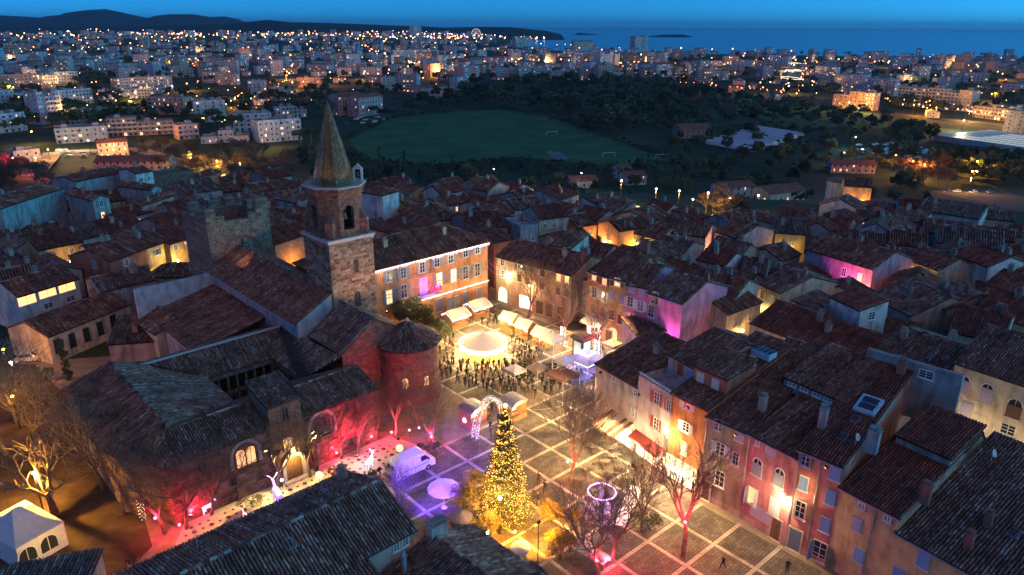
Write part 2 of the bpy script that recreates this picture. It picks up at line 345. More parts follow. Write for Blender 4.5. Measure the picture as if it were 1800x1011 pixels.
def house(name, label, A, B, D, ze, roof=('gable', .5, 1.6), wall=(.5, .42, .32), tile='old', z0=0., oh=.3, cat='house', group=None, wallm=None, back=None, chim=0, cornice=True):
    """A, B: facade ends (left, right as seen from outside), D depth, ze eave height of the facade"""
    A = Vector((A[0], A[1], 0)); B = Vector((B[0], B[1], 0)); r = (B - A).normalized(); n = Vector((r.y, -r.x, 0)); Wd = (B - A).length
    t = thing(name, label, cat, A + Vector((0, 0, z0)), 0, group)
    p = lambda u, d, z: A + r * u - n * d + Vector((0, 0, z))
    h = House(); h.t, h.A, h.B, h.r, h.n, h.W, h.D, h.p, h.ze, h.z0 = t, A, B, r, n, Wd, D, p, ze, z0
    h.F = (A, r, n); h.R = (p(Wd, 0, 0), -n, r); h.K = (p(Wd, D, 0), -r, -n); h.L = (p(0, D, 0), n, -r)
    wm = wallm or plaster(wall); b = MB(); kind = roof[0]; S = []; Rg = []; zb = ze if back is None else back
    def side(u, zs): b.poly(*[p(u, d, z) for d, z in [(0, z0), (D, z0)] + zs])
    if kind == 'gable':
        rd, zr = roof[1] * D, ze + roof[2]
        k1 = (zr - ze) / rd; k2 = (zr - zb) / (D - rd); z_f, z_b = ze - oh * k1 + .12, zb - oh * k2 + .12
        S = [[p(-.12, -oh, z_f), p(Wd + .12, -oh, z_f), p(Wd + .12, rd, zr + .12), p(-.12, rd, zr + .12)],
             [p(Wd + .12, D + oh, z_b), p(-.12, D + oh, z_b), p(-.12, rd, zr + .12), p(Wd + .12, rd, zr + .12)]]
        Rg = [(p(-.12, rd, zr + .16), p(Wd + .12, rd, zr + .16))]
        b.quad(p(0, 0, z0), p(Wd, 0, z0), p(Wd, 0, ze), p(0, 0, ze)); b.quad(p(Wd, D, z0), p(0, D, z0), p(0, D, zb), p(Wd, D, zb))
        side(0, [(D, zb), (rd, zr), (0, ze)]); side(Wd, [(D, zb), (rd, zr), (0, ze)])
        h.rz = lambda u, d: (ze + d * k1 if d < rd else zr - (d - rd) * k2) + .1
    elif kind == 'gablet':
        ru, zr = roof[1] * Wd, ze + roof[2]; zr_ = ze if back is None else back
        k1 = (zr - ze) / ru; k2 = (zr - zr_) / (Wd - ru)
        S = [[p(-oh, D + .1, ze - oh * k1 + .12), p(-oh, -.15, ze - oh * k1 + .12), p(ru, -.15, zr + .12), p(ru, D + .1, zr + .12)],
             [p(Wd + oh, -.15, zr_ - oh * k2 + .12), p(Wd + oh, D + .1, zr_ - oh * k2 + .12), p(ru, D + .1, zr + .12), p(ru, -.15, zr + .12)]]
        Rg = [(p(ru, -.15, zr + .16), p(ru, D + .1, zr + .16))]
        for d in (0, D): b.poly(p(0, d, z0), p(Wd, d, z0), p(Wd, d, zr_), p(ru, d, zr), p(0, d, ze))
        b.quad(p(0, 0, z0), p(0, D, z0), p(0, D, ze), p(0, 0, ze)); b.quad(p(Wd, 0, z0), p(Wd, D, z0), p(Wd, D, zr_), p(Wd, 0, zr_))
        h.rz = lambda u, d: (ze + u * k1 if u < ru else zr - (u - ru) * k2) + .1
    elif kind == 'shed':
        zr = ze + roof[2]; k = (zr - ze) / D
        S = [[p(-.12, -oh, ze - oh * k + .12), p(Wd + .12, -oh, ze - oh * k + .12), p(Wd + .12, D + .12, zr + .12 + .12 * k), p(-.12, D + .12, zr + .12 + .12 * k)]]
        if k < 0: S = [[p(Wd + .12, D + oh, zr + oh * k + .12), p(-.12, D + oh, zr + oh * k + .12), p(-.12, -.12, ze + .12), p(Wd + .12, -.12, ze + .12)]]
        b.quad(p(0, 0, z0), p(Wd, 0, z0), p(Wd, 0, ze), p(0, 0, ze)); b.quad(p(Wd, D, z0), p(0, D, z0), p(0, D, zr), p(Wd, D, zr))
        side(0, [(D, zr), (0, ze)]); side(Wd, [(D, zr), (0, ze)])
        h.rz = lambda u, d: ze + d * k + .1
    elif kind == 'hip':
        zr = ze + roof[2]; m = min(roof[1] * D, Wd * .48); hd = D * roof[1]; k = (zr - ze) / hd; e = ze - oh * k + .12
        a, c = p(m, hd, zr + .12), p(Wd - m, hd, zr + .12)
        q = [p(-oh, -oh, e), p(Wd + oh, -oh, e), p(Wd + oh, D + oh, e), p(-oh, D + oh, e)]
        S = [[q[0], q[1], c, a], [q[1], q[2], c], [q[2], q[3], a, c], [q[3], q[0], a]]
        Rg = [(a, c), (q[0], a), (q[1], c), (q[2], c), (q[3], a)]
        b.prism([p(0, 0, 0), p(Wd, 0, 0), p(Wd, D, 0), p(0, D, 0)], z0, ze)
        h.rz = lambda u, d: ze + min(d, D - d, u, Wd - u) * k + .1
    elif kind == 'flat':
        b.prism([p(0, 0, 0), p(Wd, 0, 0), p(Wd, D, 0), p(0, D, 0)], z0, ze)
        h.rz = lambda u, d: ze
        cp = MB()
        for a_, c_ in ((p(0, 0, ze), p(Wd, 0, ze)), (p(0, D, ze), p(Wd, D, ze))): cp.obox(a_ - n * .0, c_ - a_, n * (-.25 if a_ == p(0, 0, ze) else .25), (0, 0, .5))
        for u in (0, Wd - .25): cp.obox(p(u, .25, ze), r * .25, -n * (D - .5), (0, 0, .497))
        part(t, 'parapet', cp, wm)
    part(t, 'wall', b, wm)
    h.roof = None
    if S:
        h.roof = slopes_to_roof(t, S, tile, Rg)
        if cornice and kind in ('gable', 'hip', 'shed'):
            cb = MB()
            for i, (o, hh) in enumerate(((.10, .12), (.2, .1))): cb.obox(p(-.02 * i, -o, ze - .3 + i * .125), r * (Wd + .04 * i), -n * (o - .004), (0, 0, hh))
            part(t, 'cornice', cb, wm)
    for _ in range(chim):
        u, d = random.uniform(.15, .85) * Wd, random.uniform(.25, .8) * D; chimney(h, u, d)
    return h
def chimney(h, u, d, w=.55, l=.8, hh=1.2, m=None):
    b = MB(); c = h.p(u, d, 0); z = h.rz(u, d); rz = math.atan2(h.r.y, h.r.x)
    b.box((c.x, c.y, z - .3 + (hh + .3) / 2), (l, w, hh + .3), rz); b.box((c.x, c.y, z + hh + .04), (l + .14, w + .14, .08), rz)
    for s_ in (-.22, .22):
        q = c + h.r * s_ * l; b.tube((q.x, q.y, z + hh + .08), (q.x, q.y, z + hh + .38), .11, .09, 8)
    b.box((c.x, c.y, z + hh + .42), (l * .95, w * .8, .05), rz)
    part(h.t, 'chimney', b, m or plaster(random.choice([(.42, .36, .3), (.34, .28, .24), (.36, .16, .11)])))
def skylight(h, u, d, w=.8, l=1.1):
    c0 = [h.p(u + a, d + e, h.rz(u + a, d + e) + .12) for a, e in ((-w / 2, -l / 2), (w / 2, -l / 2), (w / 2, l / 2), (-w / 2, l / 2))]
    b = MB(); b.slab(c0, .22); o = part(h.t, 'skylight', b, M_LEAD)
    c1 = [sum(c0, Vector()) / 4 + (q - sum(c0, Vector()) / 4) * .8 + Vector((0, 0, .01)) for q in c0]
    b = MB(); b.poly(*c1); part(h.t, 'pane', b, M_GLASS, parent=o)
def tv_aerial(h, u, d, hh=2.2):
    c = h.p(u, d, h.rz(u, d)); b = MB(); b.tube(c, c + Vector((0, 0, hh)), .03, .02, 5)
    a = c + Vector((0, 0, hh * .95)); b.tube(a - h.r * .6, a + h.r * .6, .018, None, 4)
    for k in range(5): q = a + h.r * (-.5 + k * .25); b.tube(q - h.n * .3, q + h.n * .3, .012, None, 4)
    part(h.t, 'aerial', b, M_LEAD)
def dish(h, u, d, R_=.4):
    c = h.p(u, d, h.rz(u, d)); b = MB(); b.tube(c, c + Vector((0, 0, .9)), .03, None, 5)
    a = c + Vector((0, 0, .9)); ax = Vector((.5, -.7, .4)).normalized(); x = ax.orthogonal().normalized(); y = ax.cross(x); ring = []
    for j, (q, dd) in enumerate(((.01, .0), (.6, .05), (1, .14))): ring.append([a + (x * math.cos(k * .785) + y * math.sin(k * .785)) * q * R_ + ax * dd for k in range(8)])
    for j in range(2):
        for k in range(8): b.quad(ring[j][k], ring[j][(k + 1) % 8], ring[j + 1][(k + 1) % 8], ring[j + 1][k])
    b.tube(a, a + ax * .4, .015, None, 4); part(h.t, 'satellite_dish', b, M_WHITE)
def downpipe(h, u, z0=0.):
    b = MB(); c = h.A + h.r * u + h.n * .08; b.tube((c.x, c.y, z0), (c.x, c.y, h.ze - .3), .055, None, 6); part(h.t, 'drainpipe', b, M_LEAD)
def gutter(h):
    b = MB(); a, c = h.p(-.1, -.38, h.ze - .06), h.p(h.W + .1, -.38, h.ze - .06); b.tube(a, c, .08, None, 6); part(h.t, 'gutter', b, M_LEAD)
def wins(h, side, zs, us, w=.95, hh=1.5, sh=None, state='open', lit_p=0., frame=None):
    fac = getattr(h, side)
    for z in zs:
        for u in us:
            lit = random.choice([G_WARM, G_YEL]) if random.random() < lit_p else None
            window(h.t, fac, u, z, w, hh, sh, state if state != 'mix' else random.choice(['open', 'closed', 'open']), lit, frame=frame)
SH = {k: mat('shutter_' + k, c, .7, .1, 5) for k, c in dict(green=(.16, .27, .24), grey=(.28, .33, .35), blue=(.20, .38, .60), red=(.40, .07, .03), lilac=(.42, .38, .5), white=(.65, .62, .58), brown=(.16, .08, .05), dgreen=(.06, .16, .12), teal=(.1, .35, .33)).items()}
# ------------------------------------------------------------------ ground, sea, hills, paving
def noise_mat(name, stops, scale, rough=.95, bump=.3, detail=8):
    m = bpy.data.materials.new(name); m.use_nodes = True; nt = m.node_tree; b = nt.nodes['Principled BSDF']
    tc = nt.nodes.new('ShaderNodeTexCoord'); nz = nt.nodes.new('ShaderNodeTexNoise'); nz.inputs['Scale'].default_value = scale; nz.inputs['Detail'].default_value = detail
    nt.links.new(tc.outputs['Object'], nz.inputs['Vector']); nt.links.new(ramp(nt, nz.outputs['Fac'], stops), b.inputs['Base Color'])
    bp = nt.nodes.new('ShaderNodeBump'); bp.inputs['Strength'].default_value = bump; bp.inputs['Distance'].default_value = .05
    nt.links.new(nz.outputs['Fac'], bp.inputs['Height']); nt.links.new(bp.outputs[0], b.inputs['Normal']); b.inputs['Roughness'].default_value = rough
    b.inputs['Specular IOR Level'].default_value = .15
    MATS[name] = m; return m
M_ASPH = noise_mat('asphalt', [(.3, (.04, .04, .04)), (.7, (.075, .07, .065))], 1.2)
M_LAND = noise_mat('dark_scrub_land', [(.35, (.018, .035, .018)), (.5, (.035, .055, .03)), (.65, (.06, .075, .035))], .03)
M_GRASS = noise_mat('meadow_grass', [(.3, (.035, .09, .04)), (.55, (.055, .14, .055)), (.7, (.085, .15, .07))], .05)
M_GRAVEL = noise_mat('packed_earth', [(.3, (.05, .036, .024)), (.55, (.09, .065, .045)), (.75, (.15, .11, .075))], .5)
M_FARLAND = noise_mat('forested_hill', [(.35, (.010, .014, .012)), (.65, (.022, .03, .022))], .004)
def coast(x):    # y of the shoreline for a given bearing (x/y), in metres from the camera
    pts = [(-.72, 9000), (-.05, 6500), (.0, 4200), (.03, 2600), (.07, 2250), (.2, 2150), (.4, 2000), (.72, 1850)]
    for (a, ya), (b, yb) in zip(pts, pts[1:]):
        if a <= x <= b: return ya + (yb - ya) * (x - a) / (b - a)
    return 9000 if x < 0 else 1850
def build_ground():
    ys = [-60, -20, 0, 30, 60, 90, 120, 150, 170, 190, 205, 220, 235, 250, 270, 290, 310, 330, 350, 380, 420, 480, 560, 660, 800, 1000, 1250, 1500, 1700, 1800, 1850, 1900, 1950, 2000, 2050, 2100, 2150, 2200, 2300, 2450, 2600, 2900, 3300, 3800, 4500, 5500, 6500, 8000, 12000]
    bs = [k * .02 - .9 for k in range(91)]; b = MB(); V = []
    for y in ys:
        for t in bs:
            x = t * (y + 140); z = terrain(x, y)
            if y > coast(x / max(y, 1)): z = -60
            V.append((x, y, z - .02))
    n = len(bs); Fc = []
    for j in range(len(ys) - 1):
        for i in range(n - 1): Fc.append((j * n + i, j * n + i + 1, (j + 1) * n + i + 1, (j + 1) * n + i))
    b.raw(V, Fc); structure('ground', b, M_LAND, smooth=True)
    # sea
    ms = bpy.data.materials.new('evening_sea'); ms.use_nodes = True; nt = ms.node_tree; q = nt.nodes['Principled BSDF']
    q.inputs['Base Color'].default_value = (.004, .03, .07, 1); q.inputs['Roughness'].default_value = .22; q.inputs['Specular IOR Level'].default_value = .5
    tc = nt.nodes.new('ShaderNodeTexCoord'); mp = nt.nodes.new('ShaderNodeMapping'); mp.inputs['Scale'].default_value = (.004, .02, 1)
    nz = nt.nodes.new('ShaderNodeTexNoise'); nz.inputs['Scale'].default_value = 1; nz.inputs['Detail'].default_value = 6
    bp = nt.nodes.new('ShaderNodeBump'); bp.inputs['Strength'].default_value = .12; bp.inputs['Distance'].default_value = 1
    nt.links.new(tc.outputs['Object'], mp.inputs[0]); nt.links.new(mp.outputs[0], nz.inputs['Vector']); nt.links.new(nz.outputs['Fac'], bp.inputs['Height']); nt.links.new(bp.outputs[0], q.inputs['Normal'])
    b = MB(); b.quad((-40000, 1500, -24), (50000, 1500, -24), (50000, 45000, -24), (-40000, 45000, -24)); structure('sea', b, ms)
build_ground()
def hill(name, prof, dist, depth, m=M_FARLAND, base=-22):
    """prof: skyline pixels (px,py), a rounded ridge of real depth standing at distance dist"""
    b = MB(); rows = []
    for fr, hf in ((-.5, 0), (-.35, .35), (-.18, .78), (0, 1), (.2, .8), (.5, 0)):
        row = []
        for k in range(len(prof) * 6 - 5):
            i, f = divmod(k, 6); f /= 6
            px, py = prof[i] if i == len(prof) - 1 else (prof[i][0] + (prof[i + 1][0] - prof[i][0]) * f, prof[i][1] + (prof[i + 1][1] - prof[i][1]) * f)
            d = ray(px, py); t = dist / d[1]; zt = H + d[2] * t; y = dist + fr * depth
            nz = (math.sin(k * .9 + fr * 5) * .05 + math.sin(k * 2.3) * .03) * (zt - base)
            row.append((d[0] * t * (1 + fr * depth / dist * .5), y, base + (zt - base) * hf + (nz if 0 < hf < 1 else 0)))
        rows.append(row)
    n = len(rows[0]); V = [p for r in rows for p in r]
    b.raw(V, [(j * n + i, j * n + i + 1, (j + 1) * n + i + 1, (j + 1) * n + i) for j in range(len(rows) - 1) for i in range(n - 1)])
    return structure(name, b, m, smooth=True)
hill('hills', [(-260, 44), (-120, 32), (0, 27), (40, 29), (70, 31), (110, 28), (150, 18), (185, 16), (215, 22), (250, 35), (270, 31), (300, 25), (340, 25), (370, 30), (395, 29), (415, 36), (440, 44)], 9000, 4500)
hill('hills', [(-300, 60), (-100, 52), (0, 46), (100, 48), (250, 47), (330, 44), (400, 41), (440, 38), (470, 35), (510, 39), (560, 40), (620, 42), (690, 45), (740, 46), (780, 49), (850, 47), (900, 48), (930, 51), (960, 54), (985, 60)], 5200, 1800)
hill('island', [(1008, 61), (1018, 57.5), (1030, 58.8), (1052, 61)], 6900, 300, base=-25)
hill('island', [(1140, 64), (1165, 61), (1200, 60.5), (1215, 64)], 5700, 200, base=-25)
# --- old-town paving
M_PAVE = noise_mat('warm_stone_paving', [(.3, (.20, .16, .12)), (.7, (.32, .26, .20))], .9)
M_SLAB = noise_mat('pale_stone_slab', [(.3, (.42, .38, .33)), (.7, (.55, .50, .44))], 1.5)
M_PANEL = noise_mat('dark_cobble_panel', [(.3, (.10, .09, .075)), (.5, (.15, .135, .115)), (.7, (.21, .185, .155))], 1.1, bump=.8)
b = MB(); b.poly(*[P(*q, .004) for q in ((0, 1250), (1800, 1300), (1800, 640), (1300, 500), (860, 480), (560, 600), (0, 640))]); plaza = structure('square_paving', b, M_PAVE)
# squares between pale bands: nodes of the lattice fitted to the bands seen in the square
O0 = P(1254.6, 956.8); UA = (P(1302.2, 919.9) - O0); UB = (P(1334.5, 1003) - O0)
UA = Vector((UA.x, UA.y, 0)).normalized(); UB = Vector((UB.x, UB.y, 0)).normalized(); UB = Vector((UA.y, -UA.x, 0)).lerp(UB, .5).normalized()
CELL = 4.75
def inpoly(p, poly):
    c = False
    for i in range(len(poly)):
        a, q = poly[i], poly[i - 1]
        if (a[1] > p[1]) != (q[1] > p[1]) and p[0] < (q[0] - a[0]) * (p[1] - a[1]) / (q[1] - a[1]) + a[0]: c = not c
    return c
SQ_LOW = [tuple(P(*q))[:2] for q in ((1302, 925), (1378, 966), (1440, 1060), (640, 1060), (690, 905), (655, 852), (700, 815), (860, 745), (940, 700), (1060, 690), (1115, 800), (1180, 850))]
SQ_TOP = [tuple(P(*q))[:2] for q in ((770, 690), (860, 700), (960, 690), (1060, 660), (1130, 625), (1040, 590), (1012, 575), (868, 520), (855, 540), (770, 580), (765, 640))]
mp_ = MB(); cw = CELL - .46
mp_.raw([(-.5, -.5, 0), (.5, -.5, 0), (.5, .5, 0), (-.5, .5, 0), (-.49, -.49, .02), (.49, -.49, .02), (.49, .49, .02), (-.49, .49, .02)], [(4, 5, 6, 7), (0, 1, 5, 4), (1, 2, 6, 5), (2, 3, 7, 6), (3, 0, 4, 7)])
def cobble(name, c1, c2, mo, sc):
    m = bpy.data.materials.new(name); m.use_nodes = True; nt = m.node_tree; b = nt.nodes['Principled BSDF']; tc = nt.nodes.new('ShaderNodeTexCoord'); br = nt.nodes.new('ShaderNodeTexBrick'); br.inputs['Scale'].default_value = sc
    for k, c in (('Color1', c1), ('Color2', c2), ('Mortar', mo)): br.inputs[k].default_value = (*c, 1)
    br.inputs['Mortar Size'].default_value = .03; br.inputs['Brick Width'].default_value = .6; br.inputs['Row Height'].default_value = .4; nt.links.new(tc.outputs['Object'], br.inputs['Vector'])
    ge = nt.nodes.new('ShaderNodeNewGeometry'); nz = nt.nodes.new('ShaderNodeTexNoise'); nz.inputs['Scale'].default_value = .55; nz.inputs['Detail'].default_value = 7; nt.links.new(ge.outputs['Position'], nz.inputs['Vector'])
    mx = nt.nodes.new('ShaderNodeMix'); mx.data_type = 'RGBA'; mx.blend_type = 'MULTIPLY'; mx.inputs[0].default_value = 1; nt.links.new(br.outputs['Color'], mx.inputs[6]); nt.links.new(ramp(nt, nz.outputs['Fac'], [(.3, (.5, .48, .45)), (.5, (.9, .9, .9)), (.72, (1.3, 1.27, 1.2))]), mx.inputs[7]); nt.links.new(mx.outputs[2], b.inputs['Base Color']); b.inputs['Roughness'].default_value = .75
    bp = nt.nodes.new('ShaderNodeBump'); bp.inputs['Strength'].default_value = .4; bp.inputs['Distance'].default_value = .03; nt.links.new(br.outputs['Fac'], bp.inputs['Height']); bp.invert = True; nt.links.new(bp.outputs[0], b.inputs['Normal']); MATS[name] = m; return m
ME_PANEL = mp_.mesh('paving_panel', cobble('cobble_panel', (.10, .085, .07), (.17, .15, .125), (.055, .048, .04), 5.))
ME_BAND = MB().raw([(-.5, -.5, 0), (.5, -.5, 0), (.5, .5, 0), (-.5, .5, 0), (-.5, -.5, .024), (.5, -.5, .024), (.5, .5, .024), (-.5, .5, .024)], [(4, 5, 6, 7), (0, 1, 5, 4), (1, 2, 6, 5), (2, 3, 7, 6), (3, 0, 4, 7)]).mesh('paving_band', cobble('band_slab', (.46, .42, .36), (.58, .53, .46), (.25, .22, .18), 3.))
rzU = math.atan2(UA.y, UA.x)
for i in range(-16, 20):
    for j in range(-14, 12):
        c = O0 + UA * (i + .5) * CELL + UB * (j + .5) * CELL
        if inpoly((c.x, c.y), SQ_LOW) or inpoly((c.x, c.y), SQ_TOP):
            obj('paving_panel', ME_PANEL, plaza, (c.x, c.y, .008), rzU, (cw, cw, 1))
            for dv, ln, wd, rot in ((UB * (-CELL / 2), CELL + .4, .4, 0), (UA * (-CELL / 2), cw, .4, math.pi / 2)):
                q = c + dv; obj('paving_band', ME_BAND, plaza, (q.x, q.y, .009), rzU + rot, (ln if rot == 0 else cw, wd, 1))
# pale forecourt with a net of dark lozenges before the cloister wall
fc = [G(13, 58.5, .012), G(44, 58.5, .012), G(46, 64, .012), G(44, 70.3, .012), G(18, 70.3, .012), G(15, 66, .012)]
b = MB(); b.poly(*fc); fore = structure('forecourt_paving', b, noise_mat('cream_flagstone', [(.3, (.40, .35, .28)), (.7, (.55, .48, .40))], 1.3))
d1 = MB(); d1.raw([(-1, 0, 0), (0, -1, 0), (1, 0, 0), (0, 1, 0), (-.95, 0, .012), (0, -.95, .012), (.95, 0, .012), (0, .95, .012)], [(4, 5, 6, 7), (0, 1, 5, 4), (1, 2, 6, 5), (2, 3, 7, 6), (3, 0, 4, 7)])
ME_LOZ = d1.mesh('paving_lozenge', noise_mat('dark_lozenge_stone', [(.3, (.04, .03, .025)), (.7, (.08, .06, .05))], 2.))
cnt = 0
for i in range(0, 62):
    for j in range(0, 24):
        if (i % 4 == 0 and j % 2 == 0) or (j % 4 == 0 and i % 2 == 0) or ((i + j) % 8 == 4 and (i - j) % 4 == 0 and i % 2 == 0):
            s_, v_ = 16.5 + i * .45, 59.2 + j * .45
            if (i // 20) * 20 - 1 <= i <= (i // 20) * 20: continue
            big = i % 4 == 0 and j % 4 == 0
            q = G(s_, v_, .016); k = .34 if big else .2
            obj('paving_lozenge', ME_LOZ, fore, q, GA, (k, k, 1)); cnt += 1
for s_ in (25.2, 34.4):
    q = G(s_, 64.6, .016); obj('paving_band', ME_BAND, fore, q, GA + math.pi / 2, (10.8, .7, 1))
# earth court, left
b = MB(); b.poly(*[P(*q, .008) for q in ((0, 1100), (230, 1000), (268, 960), (250, 900), (200, 800), (110, 690), (60, 640), (0, 640))]); structure('earth_court', b, M_GRAVEL)
# ------------------------------------------------------------------ placing by pixel on a facade
def UZ(fac, px, py):
    O, r, n = fac; d = Vector(ray(px, py)); o = Vector((0, 0, H)); t = ((O - o).dot(n)) / d.dot(n); q = o + d * t
    return (q - O).dot(r), q.z
def wpx(h, side, px, py, w=.95, hh=1.5, **k):
    """window centred on pixel (px,py) of a facade"""
    fac = getattr(h, side); u, z = UZ(fac, px, py); return window(h.t, fac, u, z - hh / 2, w, hh, **k)
M_REDST = stone_mat('red_sandstone', (.13, .055, .04), (.26, .13, .09), (.16, .11, .08), 1.5)
M_TOWST = stone_mat('tower_stone', (.16, .075, .05), (.40, .27, .18), (.30, .22, .16), 1.4)
M_TOWBL = stone_mat('tower_block', (.13, .055, .035), (.40, .27, .18), (.3, .2, .1), rnd=True)
M_RUB = stone_mat('brown_rubble', (.12, .075, .05), (.27, .18, .12), (.18, .13, .09), 1.8)
M_PALEST = mat('pale_cornice_stone', (.50, .46, .42), .8, .15, 2)
M_GLAZ = tile_mat('glazed_spire_tile', [(0, (.06, .035, .015)), (.35, (.22, .12, .04)), (.65, (.34, .21, .07)), (.85, (.30, .20, .09)), (.95, (.65, .5, .24)), (1, (.85, .75, .5))])
MATS['glazed_spire_tile'].node_tree.nodes['Principled BSDF'].inputs['Roughness'].default_value = .3
def build_tower():
    S0, S1, V0, V1, ZT = 47.0, 54.1, 87.7, 95.0, 21.5
    t = thing('bell_tower', 'square stone bell tower with octagonal belfry and pointed tiled spire', 'tower', G(50.5, 91.3))
    b = MB(); b.prism([G(S0, V0), G(S1, V0), G(S1, V1), G(S0, V1)], 0, ZT); wall = part(t, 'shaft', b, M_TOWST)
    # separate proud blocks: the lit face as single stones, the dark face joined
    me = MB().raw([(-.5, 0, -.5), (.5, 0, -.5), (.5, 0, .5), (-.5, 0, .5), (-.47, -1, -.46), (.47, -1, -.46), (.47, -1, .46), (-.47, -1, .46)], [(4, 5, 6, 7), (0, 1, 5, 4), (1, 2, 6, 5), (2, 3, 7, 6), (3, 0, 4, 7)]).mesh('stone', M_TOWBL, rand=True)
    rs = random.Random(3); z = 8.6; joined = MB(); k = 0
    holes = [(50.9, 17.2, .55, 1.6), (51.0, 12.2, .75, 1.7)]
    while z < ZT - .3:
        hh = rs.uniform(.33, .45); hh = min(hh, ZT - .02 - z); s_ = S0
        while s_ < S1 - .02:
            w = min(rs.uniform(.5, .95), S1 - s_)
            if S1 - s_ - w < .3: w = S1 - s_
            c = s_ + w / 2
            if not any(abs(c - hx) < hw + w * .3 and abs(z + hh / 2 - hz) < hv for hx, hz, hw, hv in holes):
                q = G(c, V0 + .01, z + hh / 2) - t.location
                obj('stone', me, wall, q, GA, (w - .03, rs.uniform(.03, .08), hh - .03))
            s_ += w
        v_ = V0
        while v_ < V1 - .02:
            w = min(rs.uniform(.5, 1.1), V1 - v_); d = rs.uniform(.03, .07)
            joined.obox(G(S0 + .005, v_ + .015, z + .015), E2 * (w - .03), -E1 * d, (0, 0, hh - .03), rs.random()); v_ += w
        z += hh
    part(t, 'stonework', joined, M_TOWBL, rand=True, stuff=True, parent=wall)
    # slit windows on the two faces
    for fac, us in (((G(S0, V0), E1, -E2), ((51.0 - S0, 16.4, .7, 2.0), (50.9 - S0, 11.2, 1.0, 2.3))), ((G(S0, V1), -E2, -E1), ((3.6, 11.6, .8, 3.0),))):
        for u, z, w, hh in us:
            wd = window(t, fac, u, z, w, hh, arch=True, frame=M_RUB)
    b = MB(); b.prism([G(S0 - .3, V0 - .3), G(S1 + .3, V0 - .3), G(S1 + .3, V1 + .3), G(S0 - .3, V1 + .3)], ZT, ZT + .28)
    b.prism([G(S0 - .15, V0 - .15), G(S1 + .15, V0 - .15), G(S1 + .15, V1 + .15), G(S0 - .15, V1 + .15)], ZT - .22, ZT); part(t, 'cornice', b, M_PALEST)
    # octagon with four arched openings
    C = G(50.55, 91.35); ap = 3.5; cr = ap / math.cos(math.pi / 8); Z0, Z1 = ZT + .28, 27.6; b = MB()
    hw = ap * math.tan(math.pi / 8)
    for k in range(8):
        a = GA + k * math.pi / 4; n = Vector((math.cos(a), math.sin(a), 0)); r = Vector((-n.y, n.x, 0)); o = C + n * ap
        pt = lambda u, z, d=0.: o + r * u - n * d + Vector((0, 0, z))
        if k % 2 == 0:
            w, zs, za = .85, Z0 + 1.1, Z0 + 3.7
            b.obox(pt(-hw, Z0), r * (hw - w), -n * .5, (0, 0, Z1 - Z0)); b.obox(pt(w, Z0), r * (hw - w), -n * .5, (0, 0, Z1 - Z0))
            b.obox(pt(-w, Z0), r * 2 * w, -n * .5, (0, 0, 1.1))
            prev = None
            for j in range(9):
                q = math.pi * j / 8; u = w * math.cos(q); z = za + w * math.sin(q)
                if prev:
                    b.quad(pt(prev[0], prev[1]), pt(u, z), pt(u, Z1), pt(prev[0], Z1)); b.quad(pt(prev[0], prev[1]), pt(prev[0], prev[1], .5), pt(u, z, .5), pt(u, z))
                prev = (u, z)
        else: b.obox(pt(-hw, Z0), r * 2 * hw, -n * .5, (0, 0, Z1 - Z0))
    part(t, 'belfry_wall', b, M_REDST)
    b = MB(); b.lathe((C.x, C.y, 0), [(.01, Z0 + .02), (2.6, Z0 + .02), (2.6, Z0 + .04)], 8)
    b.box((C.x, C.y, Z0 + 4.3), (.3, 5.6, .3), GA); b.box((C.x, C.y, Z0 + 4.3), (5.6, .295, .29), GA); part(t, 'bell_frame', b, M_WOOD)
    for d in (-E2 * 2.2, -E1 * 2.2):
        b = MB(); q = C + d; b.lathe((q.x, q.y, Z0 + 2.4), [(.62, 0), (.55, .15), (.42, .5), (.36, .9), (.25, 1.1), (.02, 1.15)], 12); b.box((q.x, q.y, Z0 + 3.9), (.5, .5, .5), GA)
        part(t, 'bell', b, mat('bronze', (.10, .09, .06), .4, .2, 4, metal=.8))
    # broaches on the square's corners
    for s_, v_ in ((S0 + .15, V0 + .15), (S1 - .15, V0 + .15), (S1 - .15, V1 - .15), (S0 + .15, V1 - .15)):
        b = MB(); q = G(s_, v_); d = (C - q); d.z = 0; d.normalize(); x = Vector((-d.y, d.x, 0))
        base = [q - x * .05 - d * .1, q + x * 1.0 + d * 1.0, q + d * 1.75, q - x * 1.0 + d * 1.0]
        for z0, z1, k in ((Z0, Z0 + 2.3, 1.), ):
            pts = [q + x * .55 + d * .35, q + d * 1.9 + x * .9, q + d * 1.9 - x * .9, q - x * .55 + d * .35]
            top = q + d * 1.75 + Vector((0, 0, Z0 + 4.2))
            lo = [p + Vector((0, 0, Z0)) for p in pts]; hi = [p + Vector((0, 0, Z0 + 2.4)) for p in pts]
            for i in range(4): b.quad(lo[i], lo[(i + 1) % 4], hi[(i + 1) % 4], hi[i]); b.quad(hi[i], hi[(i + 1) % 4], top)
        part(t, 'corner_broach', b, M_REDST)
    b = MB(); b.lathe((C.x, C.y, 0), [(cr + .02, Z1 - .3), (cr + .25, Z1), (cr + .28, Z1 + .25), (cr + .55, Z1 + .7), (cr + .6, Z1 + 1.05), (cr + .6, Z1 + 1.2), (cr - .5, Z1 + 1.2)], 8, GA + math.pi / 8, GA + math.pi / 8 + 2 * math.pi)
    part(t, 'belfry_cornice', b, M_REDST)
    b = MB(); b.lathe((C.x, C.y, 0), [(cr + .5, Z1 + 1.2), (cr + .72, Z1 + 1.22), (cr + .72, Z1 + 1.4), (cr + .4, Z1 + 1.4), (cr - 1., Z1 + 1.3)], 8, GA + math.pi / 8, GA + math.pi / 8 + 2 * math.pi); part(t, 'coping', b, M_PALEST)
